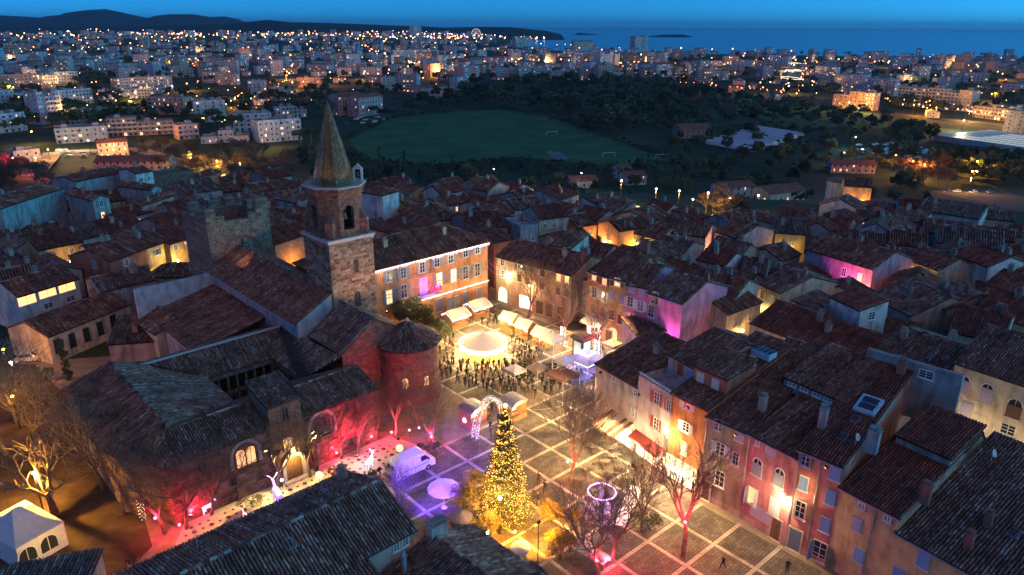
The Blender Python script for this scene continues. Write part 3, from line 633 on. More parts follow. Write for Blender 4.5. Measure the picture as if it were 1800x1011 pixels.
    ZB = Z1 + 1.25; tip = Vector((C.x, C.y, 40.2)); R_ = 3.0; b = MB(); ring = [C + Vector((math.cos(GA + math.pi / 8 + k * math.pi / 4), math.sin(GA + math.pi / 8 + k * math.pi / 4), 0)) * R_ + Vector((0, 0, ZB)) for k in range(8)]
    for k in range(8):
        f = [ring[k], ring[(k + 1) % 8], tip]; b.poly(*f, r=.1); b.tiles(f, .2, .3)
    part(t, 'spire', b, M_GLAZ, rand=True)
    b = MB()
    for k in range(8): b.tube(ring[k], tip, .1, .05, 5)
    part(t, 'spire_rib', b, mat('spire_rib_tile', (.12, .08, .04), .5))
    b = MB(); b.tube(tip - Vector((0, 0, .4)), tip + Vector((0, 0, 2.2)), .05, .03, 6); b.tube(tip + Vector((-.45, 0, 1.5)), tip + Vector((.45, 0, 1.5)), .035, None, 5); b.ball(tip + Vector((0, 0, .2)), .2, 8)
    part(t, 'cross', b, M_DARK)
    for dv in (-E2, -E1, (-E1 - E2).normalized()): q = C + dv * 4.3 + Vector((0, 0, ZB + .3)); light(q, (1, .62, .34), 60, .3, t, (C + Vector((0, 0, 35)), 70, .6))
    # little bellcote beside the spire
    q = C + Vector((3.3, .9, 0)); b = MB()
    for x in (-.55, .55): b.box((q.x + x, q.y, ZB + 1.0), (.28, .5, 2.0))
    b.raw([(q.x - .8, q.y - .3, ZB + 1.95), (q.x + .8, q.y - .3, ZB + 1.95), (q.x, q.y - .3, ZB + 2.7), (q.x - .8, q.y + .3, ZB + 1.95), (q.x + .8, q.y + .3, ZB + 1.95), (q.x, q.y + .3, ZB + 2.7)], [(0, 1, 2), (3, 5, 4), (0, 2, 5, 3), (1, 4, 5, 2), (0, 3, 4, 1)])
    bc = part(t, 'bellcote', b, M_PALEST); b = MB(); b.lathe((q.x, q.y, ZB + .9), [(.32, 0), (.25, .3), (.18, .6), (.02, .7)], 10); part(t, 'bell', b, MATS['bronze'], parent=bc)
build_tower()
def build_cathedral():
    t = thing('cathedral', 'stone cathedral with long brown tiled nave roof and round apse', 'church', G(47, 79))
    ze, zr = 11., 14.; M_NAVE = mat('pale_nave_render', (.42, .36, .36), .9, .18, .8, .2, stains=.35)
    b = MB(); s0, s1, sr = 41.3, 52.7, 47.0
    for v_ in (88.0, 119.5): b.poly(G(s0, v_, 0), G(s1, v_, 0), G(s1, v_, ze), G(sr, v_, zr), G(s0, v_, ze))
    for s_ in (s0, s1): b.quad(G(s_, 88, 0), G(s_, 119.5, 0), G(s_, 119.5, ze), G(s_, 88, ze))
    part(t, 'nave_wall', b, M_NAVE)
    # pilaster strips and pipes on the nave side
    for v_ in (97.5, 104, 110.5, 117):
        b = MB(); b.obox(G(s0 - .25, v_, 0), E1 * .24, E2 * .5, (0, 0, ze - .3)); part(t, 'buttress', b, M_NAVE)
    slopes_to_roof(t, [[G(s0 - .5, 88, ze - .15), G(s0 - .5, 119.7, ze - .15), G(sr, 119.7, zr + .12), G(sr, 88, zr + .12)], [G(s1 + .4, 119.7, ze - .1), G(s1 + .4, 88, ze - .1), G(sr, 88, zr + .12), G(sr, 119.7, zr + .12)]], 'old', [(G(sr, 88, zr + .16), G(sr, 119.7, zr + .16))], 'nave_roof')
    b = MB(); b.tube(G(s0 - .6, 88, ze - .22), G(s0 - .6, 119.7, ze - .22), .12, None, 6); part(t, 'gutter', b, M_LEAD)
    # choir, a step lower
    b = MB(); c0, c1, cr_, cv0, ce, cz = 43.0, 54.0, 48.2, 79.2, 8.8, 12.4
    for v_ in (cv0, 88.): b.poly(G(c0, v_, 0), G(c1, v_, 0), G(c1, v_, ce), G(cr_, v_, cz), G(c0, v_, ce))
    for s_ in (c0, c1): b.quad(G(s_, cv0, 0), G(s_, 88, 0), G(s_, 88, ce), G(s_, cv0, ce))
    part(t, 'choir_wall', b, M_REDST)
    slopes_to_roof(t, [[G(c0 - .3, cv0 - .2, ce), G(c0 - .3, 88.2, ce), G(cr_, 88.2, cz + .12), G(cr_, cv0 - .2, cz + .12)], [G(c1 + .3, 88.2, ce), G(c1 + .3, cv0 - .2, ce), G(cr_, cv0 - .2, cz + .12), G(cr_, 88.2, cz + .12)]], 'grey', [(G(cr_, cv0 - .2, cz + .15), G(cr_, 88, cz + .15))], 'choir_roof')
    # apse
    C = G(53.1, 78.5); R_ = 4.25; ea = 8.2; n = 28
    b = MB(); b.lathe((C.x, C.y, 0), [(R_ + .25, 0), (R_ + .25, 2.6), (R_, 2.7), (R_, ea)], n); apse = part(t, 'apse_wall', b, stone_mat('apse_masonry', (.17, .075, .055), (.29, .15, .11), (.20, .13, .10), 2.2))
    sl = []; tip = Vector((C.x, C.y, 11.1)); k2 = 14
    for k in range(k2):
        a0, a1 = 2 * math.pi * k / k2, 2 * math.pi * (k + 1) / k2
        sl.append([C + Vector((math.cos(a0) * 4.75, math.sin(a0) * 4.75, ea + .05)), C + Vector((math.cos(a1) * 4.75, math.sin(a1) * 4.75, ea + .05)), tip])
    slopes_to_roof(t, sl, 'grey', [(s_[0], tip) for s_ in sl[::2]], 'apse_roof', lodp=Vector((0, 60, 0)))
    b = MB(); b.lathe((C.x, C.y, 11.0), [(.35, 0), (.3, .25), (.12, .5), (.02, .55)], 8); part(t, 'finial', b, M_PALEST)
    for px, py in ((713, 673), (749, 669)):
        d = Vector(ray(px, py)); o = Vector((0, 0, H)) - C; A_ = d.x ** 2 + d.y ** 2; B_ = 2 * (o.x * d.x + o.y * d.y); C_ = o.x ** 2 + o.y ** 2 - R_ ** 2
        tt = (-B_ - math.sqrt(B_ * B_ - 4 * A_ * C_)) / (2 * A_); q = Vector((0, 0, H)) + d * tt; nn = Vector((q.x - C.x, q.y - C.y, 0)).normalized(); r = Vector((-nn.y, nn.x, 0))
        window(t, (Vector((q.x, q.y, 0)) + nn * .04, r, nn), 0, q.z - .9, .9, 1.7, lit=G_YEL, arch=True, frame=M_RUB)
    # lean-to over the north aisle and the white parapet behind it
    b = MB(); b.prism([G(30.5, 98), G(41.2, 98), G(41.2, 117.5), G(30.5, 117.5)], 0, 6.4); part(t, 'sacristy_wall', b, M_NAVE)
    slopes_to_roof(t, [[G(30.2, 97.8, 6.5), G(30.2, 117.4, 6.5), G(41.2, 117.4, 9.0), G(41.2, 97.8, 9.0)]], 'old', (), 'sacristy_roof')
    b = MB(); b.obox(G(29, 117.6, 0), E1 * 12.2, E2 * .4, (0, 0, 11.0)); part(t, 'parapet_wall', b, plaster((.5, .5, .5)))
    return t
build_cathedral()
def build_cloister():
    t = thing('cloister', 'low stone cloister with tiled roofs round a dark courtyard', 'cloister', G(28, 70.4))
    wm = M_RUB; b = MB(); ze = 7.4
    out = [(17.3, 70.4), (42.4, 70.4), (42.4, 80), (41.2, 97), (14, 96), (14, 76.8)]
    b.prism([G(*q) for q in out], 0, ze, top=False); wall = part(t, 'wall', b, wm)
    # front wall ashlar: single proud stones, each a piece of its own
    me = bpy.data.meshes['stone'].copy(); me.name = 'wall_stone'; me.materials.clear(); me.materials.append(stone_mat('cloister_block', (.13, .06, .045), (.34, .20, .14), (.2, .15, .1), rnd=True))
    rs = random.Random(5); cnt = 0; jn = MB(); z = .1
    while z < ze - .35:
        hh = rs.uniform(.34, .5); s_ = 17.5
        while s_ < 42.2:
            w = min(rs.uniform(.6, 1.2), 42.3 - s_); c = s_ + w / 2
            hit = any(abs(c - hx) < hw + w * .4 and z0_ - .3 < z + hh / 2 < z1_ for hx, hw, z0_, z1_ in ((24.5, 1.5, 3.4, 6.6), (37.0, 1.7, 2.9, 6.4), (30.6, 1.2, 0, 5.2), (21.0, .9, 0, 2.6), (28.5 + 1.8, 1.9, 6.9, 9)))
            if not hit and rs.random() < .8:
                if s_ > 29 and cnt < 290:
                    obj('wall_stone', me, wall, G(c, 70.41, z + hh / 2) - t.location, GA, (w - .04, rs.uniform(.03, .07), hh - .04)); cnt += 1
                else: jn.obox(G(s_ + .02, 70.41, z + .02), E1 * (w - .04), -E2 * rs.uniform(.03, .07), (0, 0, hh - .04), rs.random())
            s_ += w
        z += hh
    part(t, 'stonework', jn, bpy.data.materials['cloister_block'], rand=True, stuff=True, parent=wall)
    # gate block
    b = MB(); b.prism([G(28.4, 70.0), G(32.2, 70.0), G(32.2, 75), G(28.4, 75)], 0, 10.2); part(t, 'gate_block', b, M_RUB)
    slopes_to_roof(t, [[G(28.1, 69.6, 10.2), G(32.5, 69.6, 10.2), G(32.5, 75.2, 11.4), G(28.1, 75.2, 11.4)]], 'grey', (), 'gate_roof')
    zi, h_ = 6.4, .1; cs0, cs1, cv0, cv1 = 28.7, 37.7, 80.9, 89.2
    S = [[G(17.0, 70.0, ze), G(28.3, 70.0, ze), G(28.3, 74.6, 9.1), G(18.9, 74.6, 9.1)], [G(32.3, 70.0, ze), G(42.6, 70.0, ze), G(42.6, 74.4, 9.1), G(32.3, 74.4, 9.1)],
         [G(20.5, 74.6, 9.1), G(28.3, 74.6, 9.1), G(42.4, 74.6, 9.1), G(37.7, 80.9, zi), G(28.7, 80.9, zi)],
         [G(13.5, 76.6, ze), G(13.5, 96.2, ze), G(19, 94.5, 10), G(18.9, 74.6, 10)], [G(16.9, 70.3, ze), G(13.5, 76.6, ze), G(18.9, 74.6, 10)],
         [G(19, 94.5, 10), G(19, 75, 10), G(23, 76, 8.9), G(23, 94.0, 8.9)], [G(23, 93.6, 8.6), G(23, 76, 8.6), G(28.7, 80.9, zi), G(28.7, 89.2, zi)],
         [G(28.7, 89.2, zi), G(37.7, 89.2, zi), G(41, 93, 9.0), G(23, 93, 9.0)], [G(41.4, 97.2, 7.6), G(18, 97.2, 7.6), G(20, 93, 9.0), G(41.4, 93, 9.0)],
         [G(37.7, 80.9, zi), G(42.8, 79, 8.5), G(41.2, 93, 8.9), G(37.7, 89.2, zi)]]
    # front roofs are greyer, the rest old brown tiles
    slopes_to_roof(t, S[:2], 'grey', [(G(18.9, 74.6, 9.15), G(28.3, 74.6, 9.15)), (G(32.3, 74.4, 9.15), G(42.6, 74.4, 9.15))], 'front_roof')
    slopes_to_roof(t, S[2:5], 'old', [(G(18.9, 74.6, 10.05), G(19, 94.5, 10.05)), (G(16.9, 70.3, ze), G(18.9, 74.6, 10))], 'outer_roof', th=.1)
    slopes_to_roof(t, S[5:], 'grey', (), 'inner_roof', th=.1)
    b = MB(); b.quad(G(18.9, 74.7, 8.8), G(23.2, 76.0, 7.6), G(23.2, 76.0, 8.95), G(18.9, 74.8, 10.05)); b.quad(G(23.0, 76.0, 7.4), G(28.7, 80.9, 5.8), G(28.7, 80.9, 6.4), G(23.0, 76.0, 8.65)); part(t, 'valley_wall', b, M_RUB)
    b = MB(); b.obox(G(22, 92.85, 9.05), E1 * 19, E2 * .3, (0, 0, .22)); part(t, 'ridge_coping', b, M_PALEST)
    # court arcade: two storeys of openings round the court
    b = MB()
    for vv, dd in ((cv1, E2), (cv0, -E2)):
        for z0_, hh in ((5.7, zi - 5.75), (3.1, .4), (0, .8)): b.obox(G(cs0, vv, z0_), E1 * (cs1 - cs0), dd * .4, (0, 0, hh))
        for k in range(8): b.obox(G(cs0 + k * (cs1 - cs0 - .25) / 7, vv, .8), E1 * .25, dd * .38, (0, 0, 4.9))
    for ss, dd in ((cs0, -E1), (cs1, E1)):
        for z0_, hh in ((5.7, zi - 5.75), (3.1, .4), (0, .8)): b.obox(G(ss, cv0, z0_), E2 * (cv1 - cv0), dd * .4, (0, 0, hh))
        for k in range(7): b.obox(G(ss, cv0 + k * (cv1 - cv0 - .25) / 6, .8), E2 * .25, dd * .38, (0, 0, 4.9))
    part(t, 'arcade', b, M_RUB)
    b = MB(); b.poly(G(cs0, cv0, .05), G(cs1, cv0, .05), G(cs1, cv1, .05), G(cs0, cv1, .05)); part(t, 'court_floor', b, M_GRAVEL)
    # windows on the front
    Fc = (G(17.3, 70.4) - E2 * .06, E1, -E2)
    def arch_win(px, py, w, hh, lit, big=None):
        u, z = UZ(Fc, px, py)
        if big:
            R_, zc = big / 2, z + hh * .1; b = MB(); O = Fc[0]
            for k in range(12):
                a0, a1 = math.pi * k / 12, math.pi * (k + 1) / 12; q = []
                for a, rr in ((a0, R_), (a1, R_), (a1, R_ + .35), (a0, R_ + .35)): q.append(O + E1 * (u + math.cos(a) * rr) + Vector((0, 0, zc + math.sin(a) * rr * 1.05)))
                b.raw([p - E2 * .12 for p in q] + q, [(0, 1, 2, 3), (1, 0, 4, 5), (3, 2, 6, 7), (0, 3, 7, 4), (2, 1, 5, 6)])
            for sx in (-1, 1): b.obox(O + E1 * (u + sx * (R_ + .175) - .175) + Vector((0, 0, z - hh / 2)), E1 * .35, -E2 * .12, (0, 0, hh * .6))
            part(t, 'window_arch', b, M_PALEST)
            for dx in (-w * .55, w * .55): window(t, Fc, u + dx, z - hh / 2, w, hh, lit=lit, arch=True, frame=M_RUB)
        else: window(t, Fc, u, z - hh / 2, w, hh, lit=lit, arch=hh > w * 1.3, frame=M_RUB)
    arch_win(432, 802, 1.05, 2.2, G_WARM, 2.9); arch_win(566, 750, 1.15, 2.3, None, 3.1); arch_win(627, 730, .9, 1.6, None)
    arch_win(355, 830, 1.2, 2.4, None); arch_win(458, 832, .7, 1.3, None); arch_win(583, 790, .6, 1.0, None); arch_win(617, 775, .5, 1.1, None); arch_win(410, 845, .6, 1.2, None)
    Fg = (G(28.4, 70.0) - E2 * .03, E1, -E2)
    u, z = UZ(Fg, 501, 727); window(t, Fg, u, z - .8, .8, 1.6, arch=True, frame=M_RUB)
    # porch: deep arch with the lit doorway
    b = MB(); O = G(30.6, 70.0) - E2 * .02
    for k in range(12):
        a0, a1 = math.pi * k / 12, math.pi * (k + 1) / 12; q = []
        for a, rr in ((a0, 1.05), (a1, 1.05), (a1, 1.45), (a0, 1.45)): q.append(O + E1 * (math.cos(a) * rr) + Vector((0, 0, 2.1 + math.sin(a) * rr)))
        b.raw([p - E2 * .3 for p in q] + q, [(0, 1, 2, 3), (1, 0, 4, 5), (3, 2, 6, 7), (0, 3, 7, 4), (2, 1, 5, 6)])
    for sx in (-1.25, 1.25): b.obox(O + E1 * (sx - .2), E1 * .4, -E2 * .3, (0, 0, 2.1))
    b.obox(O - E1 * 1.5 - E2 * .9, E1 * 3, E2 * .6, (0, 0, .16)); part(t, 'portal', b, M_PALEST)
    b = MB(); b.poly(*[O - E2 * .03 + E1 * x + Vector((0, 0, z)) for x, z in [(-1.04, .1), (1.04, .1)] + [(1.04 * math.cos(math.pi * k / 10), 2.1 + 1.04 * math.sin(math.pi * k / 10)) for k in range(11)]]); part(t, 'portal_door', b, M_WOOD)
    b = MB(); b.obox(O + E1 * (-.15) - E2 * .2 + Vector((0, 0, 3.55)), E1 * .45, E2 * .12, (0, 0, .55)); part(t, 'lit_sign', b, glow('sign_yellow', (1, .8, .3), 6))
    # carved stone pillars and the niche windows above the porch
    for sx in (-2.0, 2.6):
        b = MB(); b.obox(O + E1 * (sx - .25), E1 * .5, -E2 * .5, (0, 0, 4.2)); b.obox(O + E1 * (sx - .32) + Vector((0, 0, 4.2)), E1 * .64, -E2 * .6, (0, 0, .3)); part(t, 'portal_pillar', b, M_REDST)
    for sx in (-.9, -.3): window(t, (O, E1, -E2), sx + .2, 4.3, .5, 1.3, lit=G_WARM, frame=M_PALEST)
    light(O - E2 * .9 + Vector((0, 0, 3.0)), GOLD, 260, .15, t)
build_cloister()
def build_fort():
    t = thing('fortified_tower', 'ruined square stone tower with broken battlements behind the nave', 'tower', G(47, 120))
    b = MB(); s0, s1, v0, v1, zt = 42.2, 53.2, 119.8, 131, 18.6; th = 1.3
    M = stone_mat('fort_rubble', (.12, .085, .06), (.30, .23, .17), (.17, .13, .10), 1.9)
    b.prism([G(s0, v0), G(s1, v0), G(s1, v0 + th), G(s0, v0 + th)], 0, zt); b.prism([G(s0, v1 - th), G(s1, v1 - th), G(s1, v1), G(s0, v1)], 0, zt + .4)
    b.prism([G(s0 + .004, v0 + th), G(s0 + th, v0 + th), G(s0 + th, v1 - th), G(s0 + .004, v1 - th)], 0, zt + .2); b.prism([G(s1 - th, v0 + th), G(s1 - .004, v0 + th), G(s1 - .004, v1 - th), G(s1 - th, v1 - th)], 0, zt + .1)
    part(t, 'wall', b, M)
    rs = random.Random(2)
    me = MB().raw([(-.5, -.5, 0), (.5, -.5, 0), (.5, .5, 0), (-.5, .5, 0), (-.44, -.5, 1), (.47, -.42, .93), (.43, .5, 1.02), (-.5, .45, .9)], [(4, 5, 6, 7), (0, 1, 5, 4), (1, 2, 6, 5), (2, 3, 7, 6), (3, 0, 4, 7)]).mesh('merlon', M)
    for s_, v_, w, d, hh in ((43.0, v0 + .6, 1.7, 1.3, 2.6), (52.0, v0 + .6, 2.3, 1.3, 3.2), (44.6, v0 + .6, 1.4, 1.2, 1.1), (50.2, v0 + .6, 1.4, 1.1, .9), (47.5, v1 - .6, 2.0, 1.2, 1.7), (44.0, v1 - .6, 2.0, 1.2, 1.9), (50.5, v1 - .6, 1.8, 1.2, 1.8), (s0 + .6, 124, 1.2, 1.8, 1.9), (s0 + .6, 127.5, 1.2, 1.6, 1.6), (s0 + .6, 121.3, 1.2, 1.4, 2.2), (s1 - .6, 123, 1.2, 2.0, 1.5), (s1 - .6, 127, 1.2, 2.0, 1.6)):
        obj('merlon', me, t, G(s_, v_, zt - .02) - t.location, GA, (w, d, hh))
    b = MB(); b.poly(G(s0 + th, v0 + th, 16), G(s1 - th, v0 + th, 16), G(s1 - th, v1 - th, 16), G(s0 + th, v1 - th, 16)); part(t, 'roof_terrace', b, M_LEAD)
    F1 = (G(s0, v0), E1, -E2); window(t, F1, 5.2, 11.6, .8, 1.9, arch=True, frame=M_RUB); window(t, F1, 5.6, 14.2, .5, 1.2, arch=True, frame=M_RUB)
    b = MB()
    for k in range(10):
        a0, a1 = math.pi * k / 10, math.pi * (k + 1) / 10; q = []
        for a, rr in ((a0, 3.2), (a1, 3.2), (a1, 3.7), (a0, 3.7)): q.append(F1[0] + E1 * (5.6 + math.cos(a) * rr) + Vector((0, 0, 12.2 + math.sin(a) * rr)))
        b.raw([p - E2 * .07 for p in q] + q, [(0, 1, 2, 3), (1, 0, 4, 5), (3, 2, 6, 7), (0, 3, 7, 4), (2, 1, 5, 6)])
    part(t, 'relieving_arch', b, M_REDST)
build_fort()
floodlight_later = (G(43.2, 110, 13.2), G(47, 120, 17))
def build_hall():
    A, B = G(52, 97.2), G(84.4, 97.2)
    h = house('town_hall', 'long orange town hall with grey shutters and icicle lights under the eaves', A, B, 11.5, 12.6, ('hip', .5, 3.0), (.62, .30, .13), 'old', cat='town hall', oh=.5)
    t = h.t
    top = [(684, 486), (709, 480), (742, 470), (768, 460), (792, 453), (818, 443), (839, 437)]
    mid = [(684, 522), (710, 512), (772, 491), (797, 484), (818, 479), (839, 474)]
    for i, (x, y) in enumerate(top): wpx(h, 'F', x, y, 1.1, 1.9, sh=SH['grey'])
    for i, (x, y) in enumerate(mid): wpx(h, 'F', x, y, 1.2, 2.4, sh=SH['grey'], lit=G_YEL if i in (0, 2) else G_WHT if i == 3 else None)
    for x, y in ((772, 536), (790, 534), (803, 531), (818, 523), (842, 516)): wpx(h, 'F', x, y, 1.1, 2.4, sh=SH['grey'], state='closed')
    u, z = UZ(h.F, 744, 503); door(t, h.F, u, 1.5, 2.9, mat('purple_glass_door', (.2, .12, .4), .3, 0, emit=(.4, .12, 1), es=1.6), z=z - 1.5, frame=M_PALEST)
    O = h.A + h.r * u + h.n * .0; b = MB(); b.obox(O - h.r * 2.6 + h.n * .02 + Vector((0, 0, z - 1.85)), h.r * 5.2, h.n * 1.2, (0, 0, .22)); bal = part(t, 'balcony', b, M_PALEST)
    b = MB()
    for k in range(14): q = O - h.r * 2.5 + h.r * k * .385 + h.n * 1.15 + Vector((0, 0, z - 1.63)); b.tube(q, q + Vector((0, 0, .95)), .025, None, 4)
    b.obox(O - h.r * 2.6 + h.n * 1.12 + Vector((0, 0, z - .68)), h.r * 5.2, h.n * .06, (0, 0, .06)); part(t, 'railing', b, M_DARK, parent=bal)
    b = MB()
    for k, c in ((-.6, 0), (-.2, 0), (.3, 0), (.7, 0)):
        q = O + h.r * (k + 1.2) + h.n * 1.2 + Vector((0, 0, z - .9)); b.tube(q, q + h.n * .7 + h.r * (k * .6) + Vector((0, 0, 1.5)), .03, None, 5)
        e = q + h.n * .5 + h.r * (k * .45) + Vector((0, 0, .9)); b.quad(e, e + h.r * .15 + Vector((0, 0, -.9)), e + h.r * .5 + h.n * .1 + Vector((0, 0, -.8)), e + h.n * .2 + h.r * .1 + Vector((0, 0, .5)))
    part(t, 'flag', b, mat('pink_glow_flag', (.7, .05, .25), .8, emit=(1, .05, .35), es=.6))  # weak emission on the cloth stands in for pink light falling on it
    light(O + h.n * .9 + Vector((0, 0, z + .2)), (.55, .12, 1), 130, .2, t); light(O + h.n * 1.8 + h.r * 1.6 + Vector((0, 0, z)), (1, .1, .4), 60, .2, t)
    # string course and the motto over the door
    for z_, hh in ((7.4, .14), (6.9, .10), (4.2, .14)):
        b = MB(); b.obox(h.p(0, 0, z_), h.r * h.W, h.n * .12, (0, 0, hh)); part(t, 'string_course', b, plaster((.62, .36, .2)))
    def text_on(s_, px, py, size, m, lift=.02):
        u_, z_ = UZ(h.F, px, py); cu = bpy.data.curves.new('lettering', 'FONT'); cu.body = s_; cu.size = size; cu.align_x = 'CENTER'; cu.extrude = .01; cu.materials.append(m)
        tmp = bpy.data.objects.new('tmp', cu); COL.objects.link(tmp); dg = bpy.context.evaluated_depsgraph_get(); me = bpy.data.meshes.new_from_object(tmp.evaluated_get(dg)); bpy.data.objects.remove(tmp)
        q = h.A + h.r * u_ + h.n * lift; o = obj('lettering', me, t, Vector((q.x, q.y, z_)) - t.location, 0); o.rotation_euler = (math.pi / 2, 0, math.atan2(h.r.y, h.r.x)); return o
    global TEXT_ON; TEXT_ON = text_on
    text_on('REPUBLIQUE FRANCAISE', 744, 479, .5, M_DARK); text_on('LIBERTE - EGALITE - FRATERNITE', 741, 484, .42, M_DARK); text_on('MAIRIE', 756, 527, .6, M_DARK)
    # icicle light strings: short hanging drops, joined
    for z_, u0, out, hh in ((12.35, 0, .52, .55), (5.0, 16.5, .35, .35)):
        b = MB(); u_ = u0
        while u_ < h.W:
            L = random.uniform(.15, hh); q = h.p(u_, -out, z_)
            b.obox(q - Vector((0, 0, L)), h.r * .05, h.n * .05, (0, 0, L)); u_ += .14
        part(t, 'icicle_lights', b, glow('icicle_white', (1, .74, .8), 2.2), stuff=True)
    for u_ in (14, 19, 24, 29): light(h.p(u_, -1.1, 5.2), (1, .6, .28), 45, .4, t)
    for u_ in (9, 16, 23, 30): light(h.p(u_, -1.1, 11.5), (1, .6, .45), 30, .4, t)
    for px, py in ((662, 447), (792, 414)):   # lit chimneys
        pass
    chimney(h, 12.5, 3.6, m=plaster((.7, .5, .3))); chimney(h, 25, 3.4, m=plaster((.7, .5, .3)))
    return h
HALL = build_hall()
# ------------------------------------------------------------------ the row of tall houses along the square (right)
def XY(p): return Vector((p[0], p[1], 0))
bR = [P(1113.8, 794.8), P(1168, 836), P(1227.5, 872), P(1298, 908.6), P(1377.7, 958.7), P(1450.5, 995)]
def wall_lamp(name, label, pos, n, col=PALE, e=140, cat='wall lamp', group=None):
    t = thing(name, label, cat, pos, 0, group); b = MB(); b.tube(pos, pos + n * .7 + Vector((0, 0, .15)), .03, None, 5); part(t, 'bracket', b, M_DARK)
    q = pos + n * .75; b = MB(); b.lathe((q.x, q.y, q.z - .2), [(.08, -.05), (.17, 0), (.2, .25), (.04, .38)], 6); part(t, 'lantern', b, glow('lantern_glass', col, 30))
    light(q + n * .25 - Vector((0, 0, .35)), col, e, .12, t); return t
R1 = house('cream_house', 'cream gable-end house with café awning on the square', P(1047.8, 637.8, 9.1), bR[0] + (bR[1] - bR[0]) * .0 + Vector((0, 0, 0)), 14, 9.0, ('gable', .7, 2.6), (.56, .48, .38), 'old', chim=1)
R2 = house('pale_pink_house', 'pale pink house with red shutters and a roof terrace', bR[0], bR[1], 4.2, 10.2, ('flat',), (.60, .46, .40), z0=0)
R2b = house('terrace_room', 'set-back attic room with a red door above the pink house terrace', R2.p(.3, 4.2, 0), R2.p(R2.W, 4.2, 0), 12, 12.6, ('gable', .6, 1.8), (.5, .42, .40), 'old', z0=0, cat='house')
R3 = house('orange_house', 'narrow bright orange house with white shutters', bR[1], bR[2], 19, 11.0, ('gable', .8, 3.4), (.62, .24, .08), 'old', chim=1)
R4 = house('tan_house', 'tan plaster house with lilac shutters between orange and pink houses', bR[2], bR[3], 21, 10.3, ('gable', .82, 4.0), (.36, .27, .19), 'old')
R5 = house('pink_house', 'rose pink house with a lamp over its door', bR[3], bR[4], 21, 10.4, ('gable', .82, 4.0), (.56, .24, .23), 'old')
R6 = house('salmon_house', 'salmon house with light blue shutters and reddish tiled roof', bR[4], bR[5], 20, 11.4, ('gable', .85, 3.8), (.56, .25, .18), 'red')
z7 = Z_at(1477.8, 856, bR[5]); B7 = P(1582.5, 911, z7)
R7 = house('ochre_house', 'ochre corner house with small blue-shuttered windows and purple-brown roof', bR[5], B7, 18, z7, ('gable', .8, 3.4), (.56, .42, .2), 'red')
z8 = Z_at(1582.5, 938, B7); B8 = P(1671, 988, z8); B8 = B7 + (XY(B8) - XY(B7)) * 2.2
R8 = house('ochre_house', 'long ochre house under the widest old tiled roof', B7, B8, 17, z8, ('shed', 0, 4.2), (.56, .42, .2), 'grey', chim=0)
for h in (R4, R5, R6, R7, R8): gutter(h)
for h, u in ((R3, .15), (R4, .12), (R5, .12), (R6, .12), (R6, R6.W * .52), (R7, R7.W * .62), (R2, .1)): downpipe(h, u)
c3 = lambda x, y: (1150 + x / 3.2514, 700 + y / 3.2514)
W_ = lambda h, x, y, w, hh, **k: wpx(h, 'F', *c3(x, y), w, hh, **k)
# R2, R3
for x, y, w, hh in ((1155, 700, .9, 1.5), (1176, 713, .7, 1.4), (1154, 745, .9, 1.5)): wpx(R2, 'F', x, y, w, hh, sh=SH['red'])
for x, y in ((1113, 725), (1118, 688)): wpx(R1, 'F', x, y, .6, 1.2)
wpx(R1, 'F', 1080, 665, .6, .8)
W_(R3, 190, 35, .9, 1.2, sh=SH['white']); W_(R3, 182, 165, .9, 1.2, sh=SH['white']); W_(R3, 170, 285, .8, 1.6, sh=SH['white'], state='closed')
# R4
W_(R4, 370, 155, .8, 1.3, sh=SH['lilac'], state='ajar'); W_(R4, 488, 212, .9, 1.3, sh=SH['lilac'], state='closed'); W_(R4, 378, 290, 1.1, 1.5, sh=SH['lilac']); W_(R4, 467, 345, .7, 1.5, sh=SH['lilac'], state='ajar'); W_(R4, 375, 460, 1.1, 1.9)
# R5
W_(R5, 592, 255, .4, .6); W_(R5, 667, 297, 1.1, 1.4, sh=SH['lilac'], state='closed'); W_(R5, 590, 392, 1.15, 2.0, sh=SH['grey'], state='closed', arch=True); W_(R5, 715, 452, 1.15, 2.0, sh=SH['grey'], state='closed', arch=True)
W_(R5, 562, 560, 1.1, 2.0, sh=SH['lilac'], state='ajar', lit=G_YEL); W_(R5, 688, 620, 1.1, 2.0, sh=SH['white'], state='closed')
# R6
W_(R6, 868, 350, .8, 1.5, sh=SH['blue'], state='ajar'); W_(R6, 1035, 425, .95, 1.6, sh=SH['blue'], state='closed'); W_(R6, 855, 487, .85, 1.5, sh=SH['blue'], state='closed'); W_(R6, 1008, 567, .9, 1.5, sh=SH['blue'], state='closed')
W_(R6, 835, 637, 1.0, 1.9, sh=SH['white'], state='ajar'); W_(R6, 975, 722, .9, 1.6, sh=SH['blue'], state='closed'); W_(R6, 945, 875, 1.3, 2.3, sh=SH['grey'], state='ajar')
# R7, R8 (3x crop at 1200,674)
c9 = lambda x, y: (1200 + x / 3, 674 + y / 3)
for x, y, w, hh, s_ in ((945, 645, .6, .6, None), (1080, 712, .6, .6, None), (920, 740, .8, 1.3, 'lilac'), (930, 905, .9, 1.5, 'blue')): wpx(R7, 'F', *c9(x, y), w, hh, sh=SH[s_] if s_ else None, state='closed')
for x, y in ((1270, 930), (1135, 1010)): wpx(R8 if x > 1150 else R7, 'F', *c9(x, y), .95, 1.6, sh=SH['blue'], state='closed')
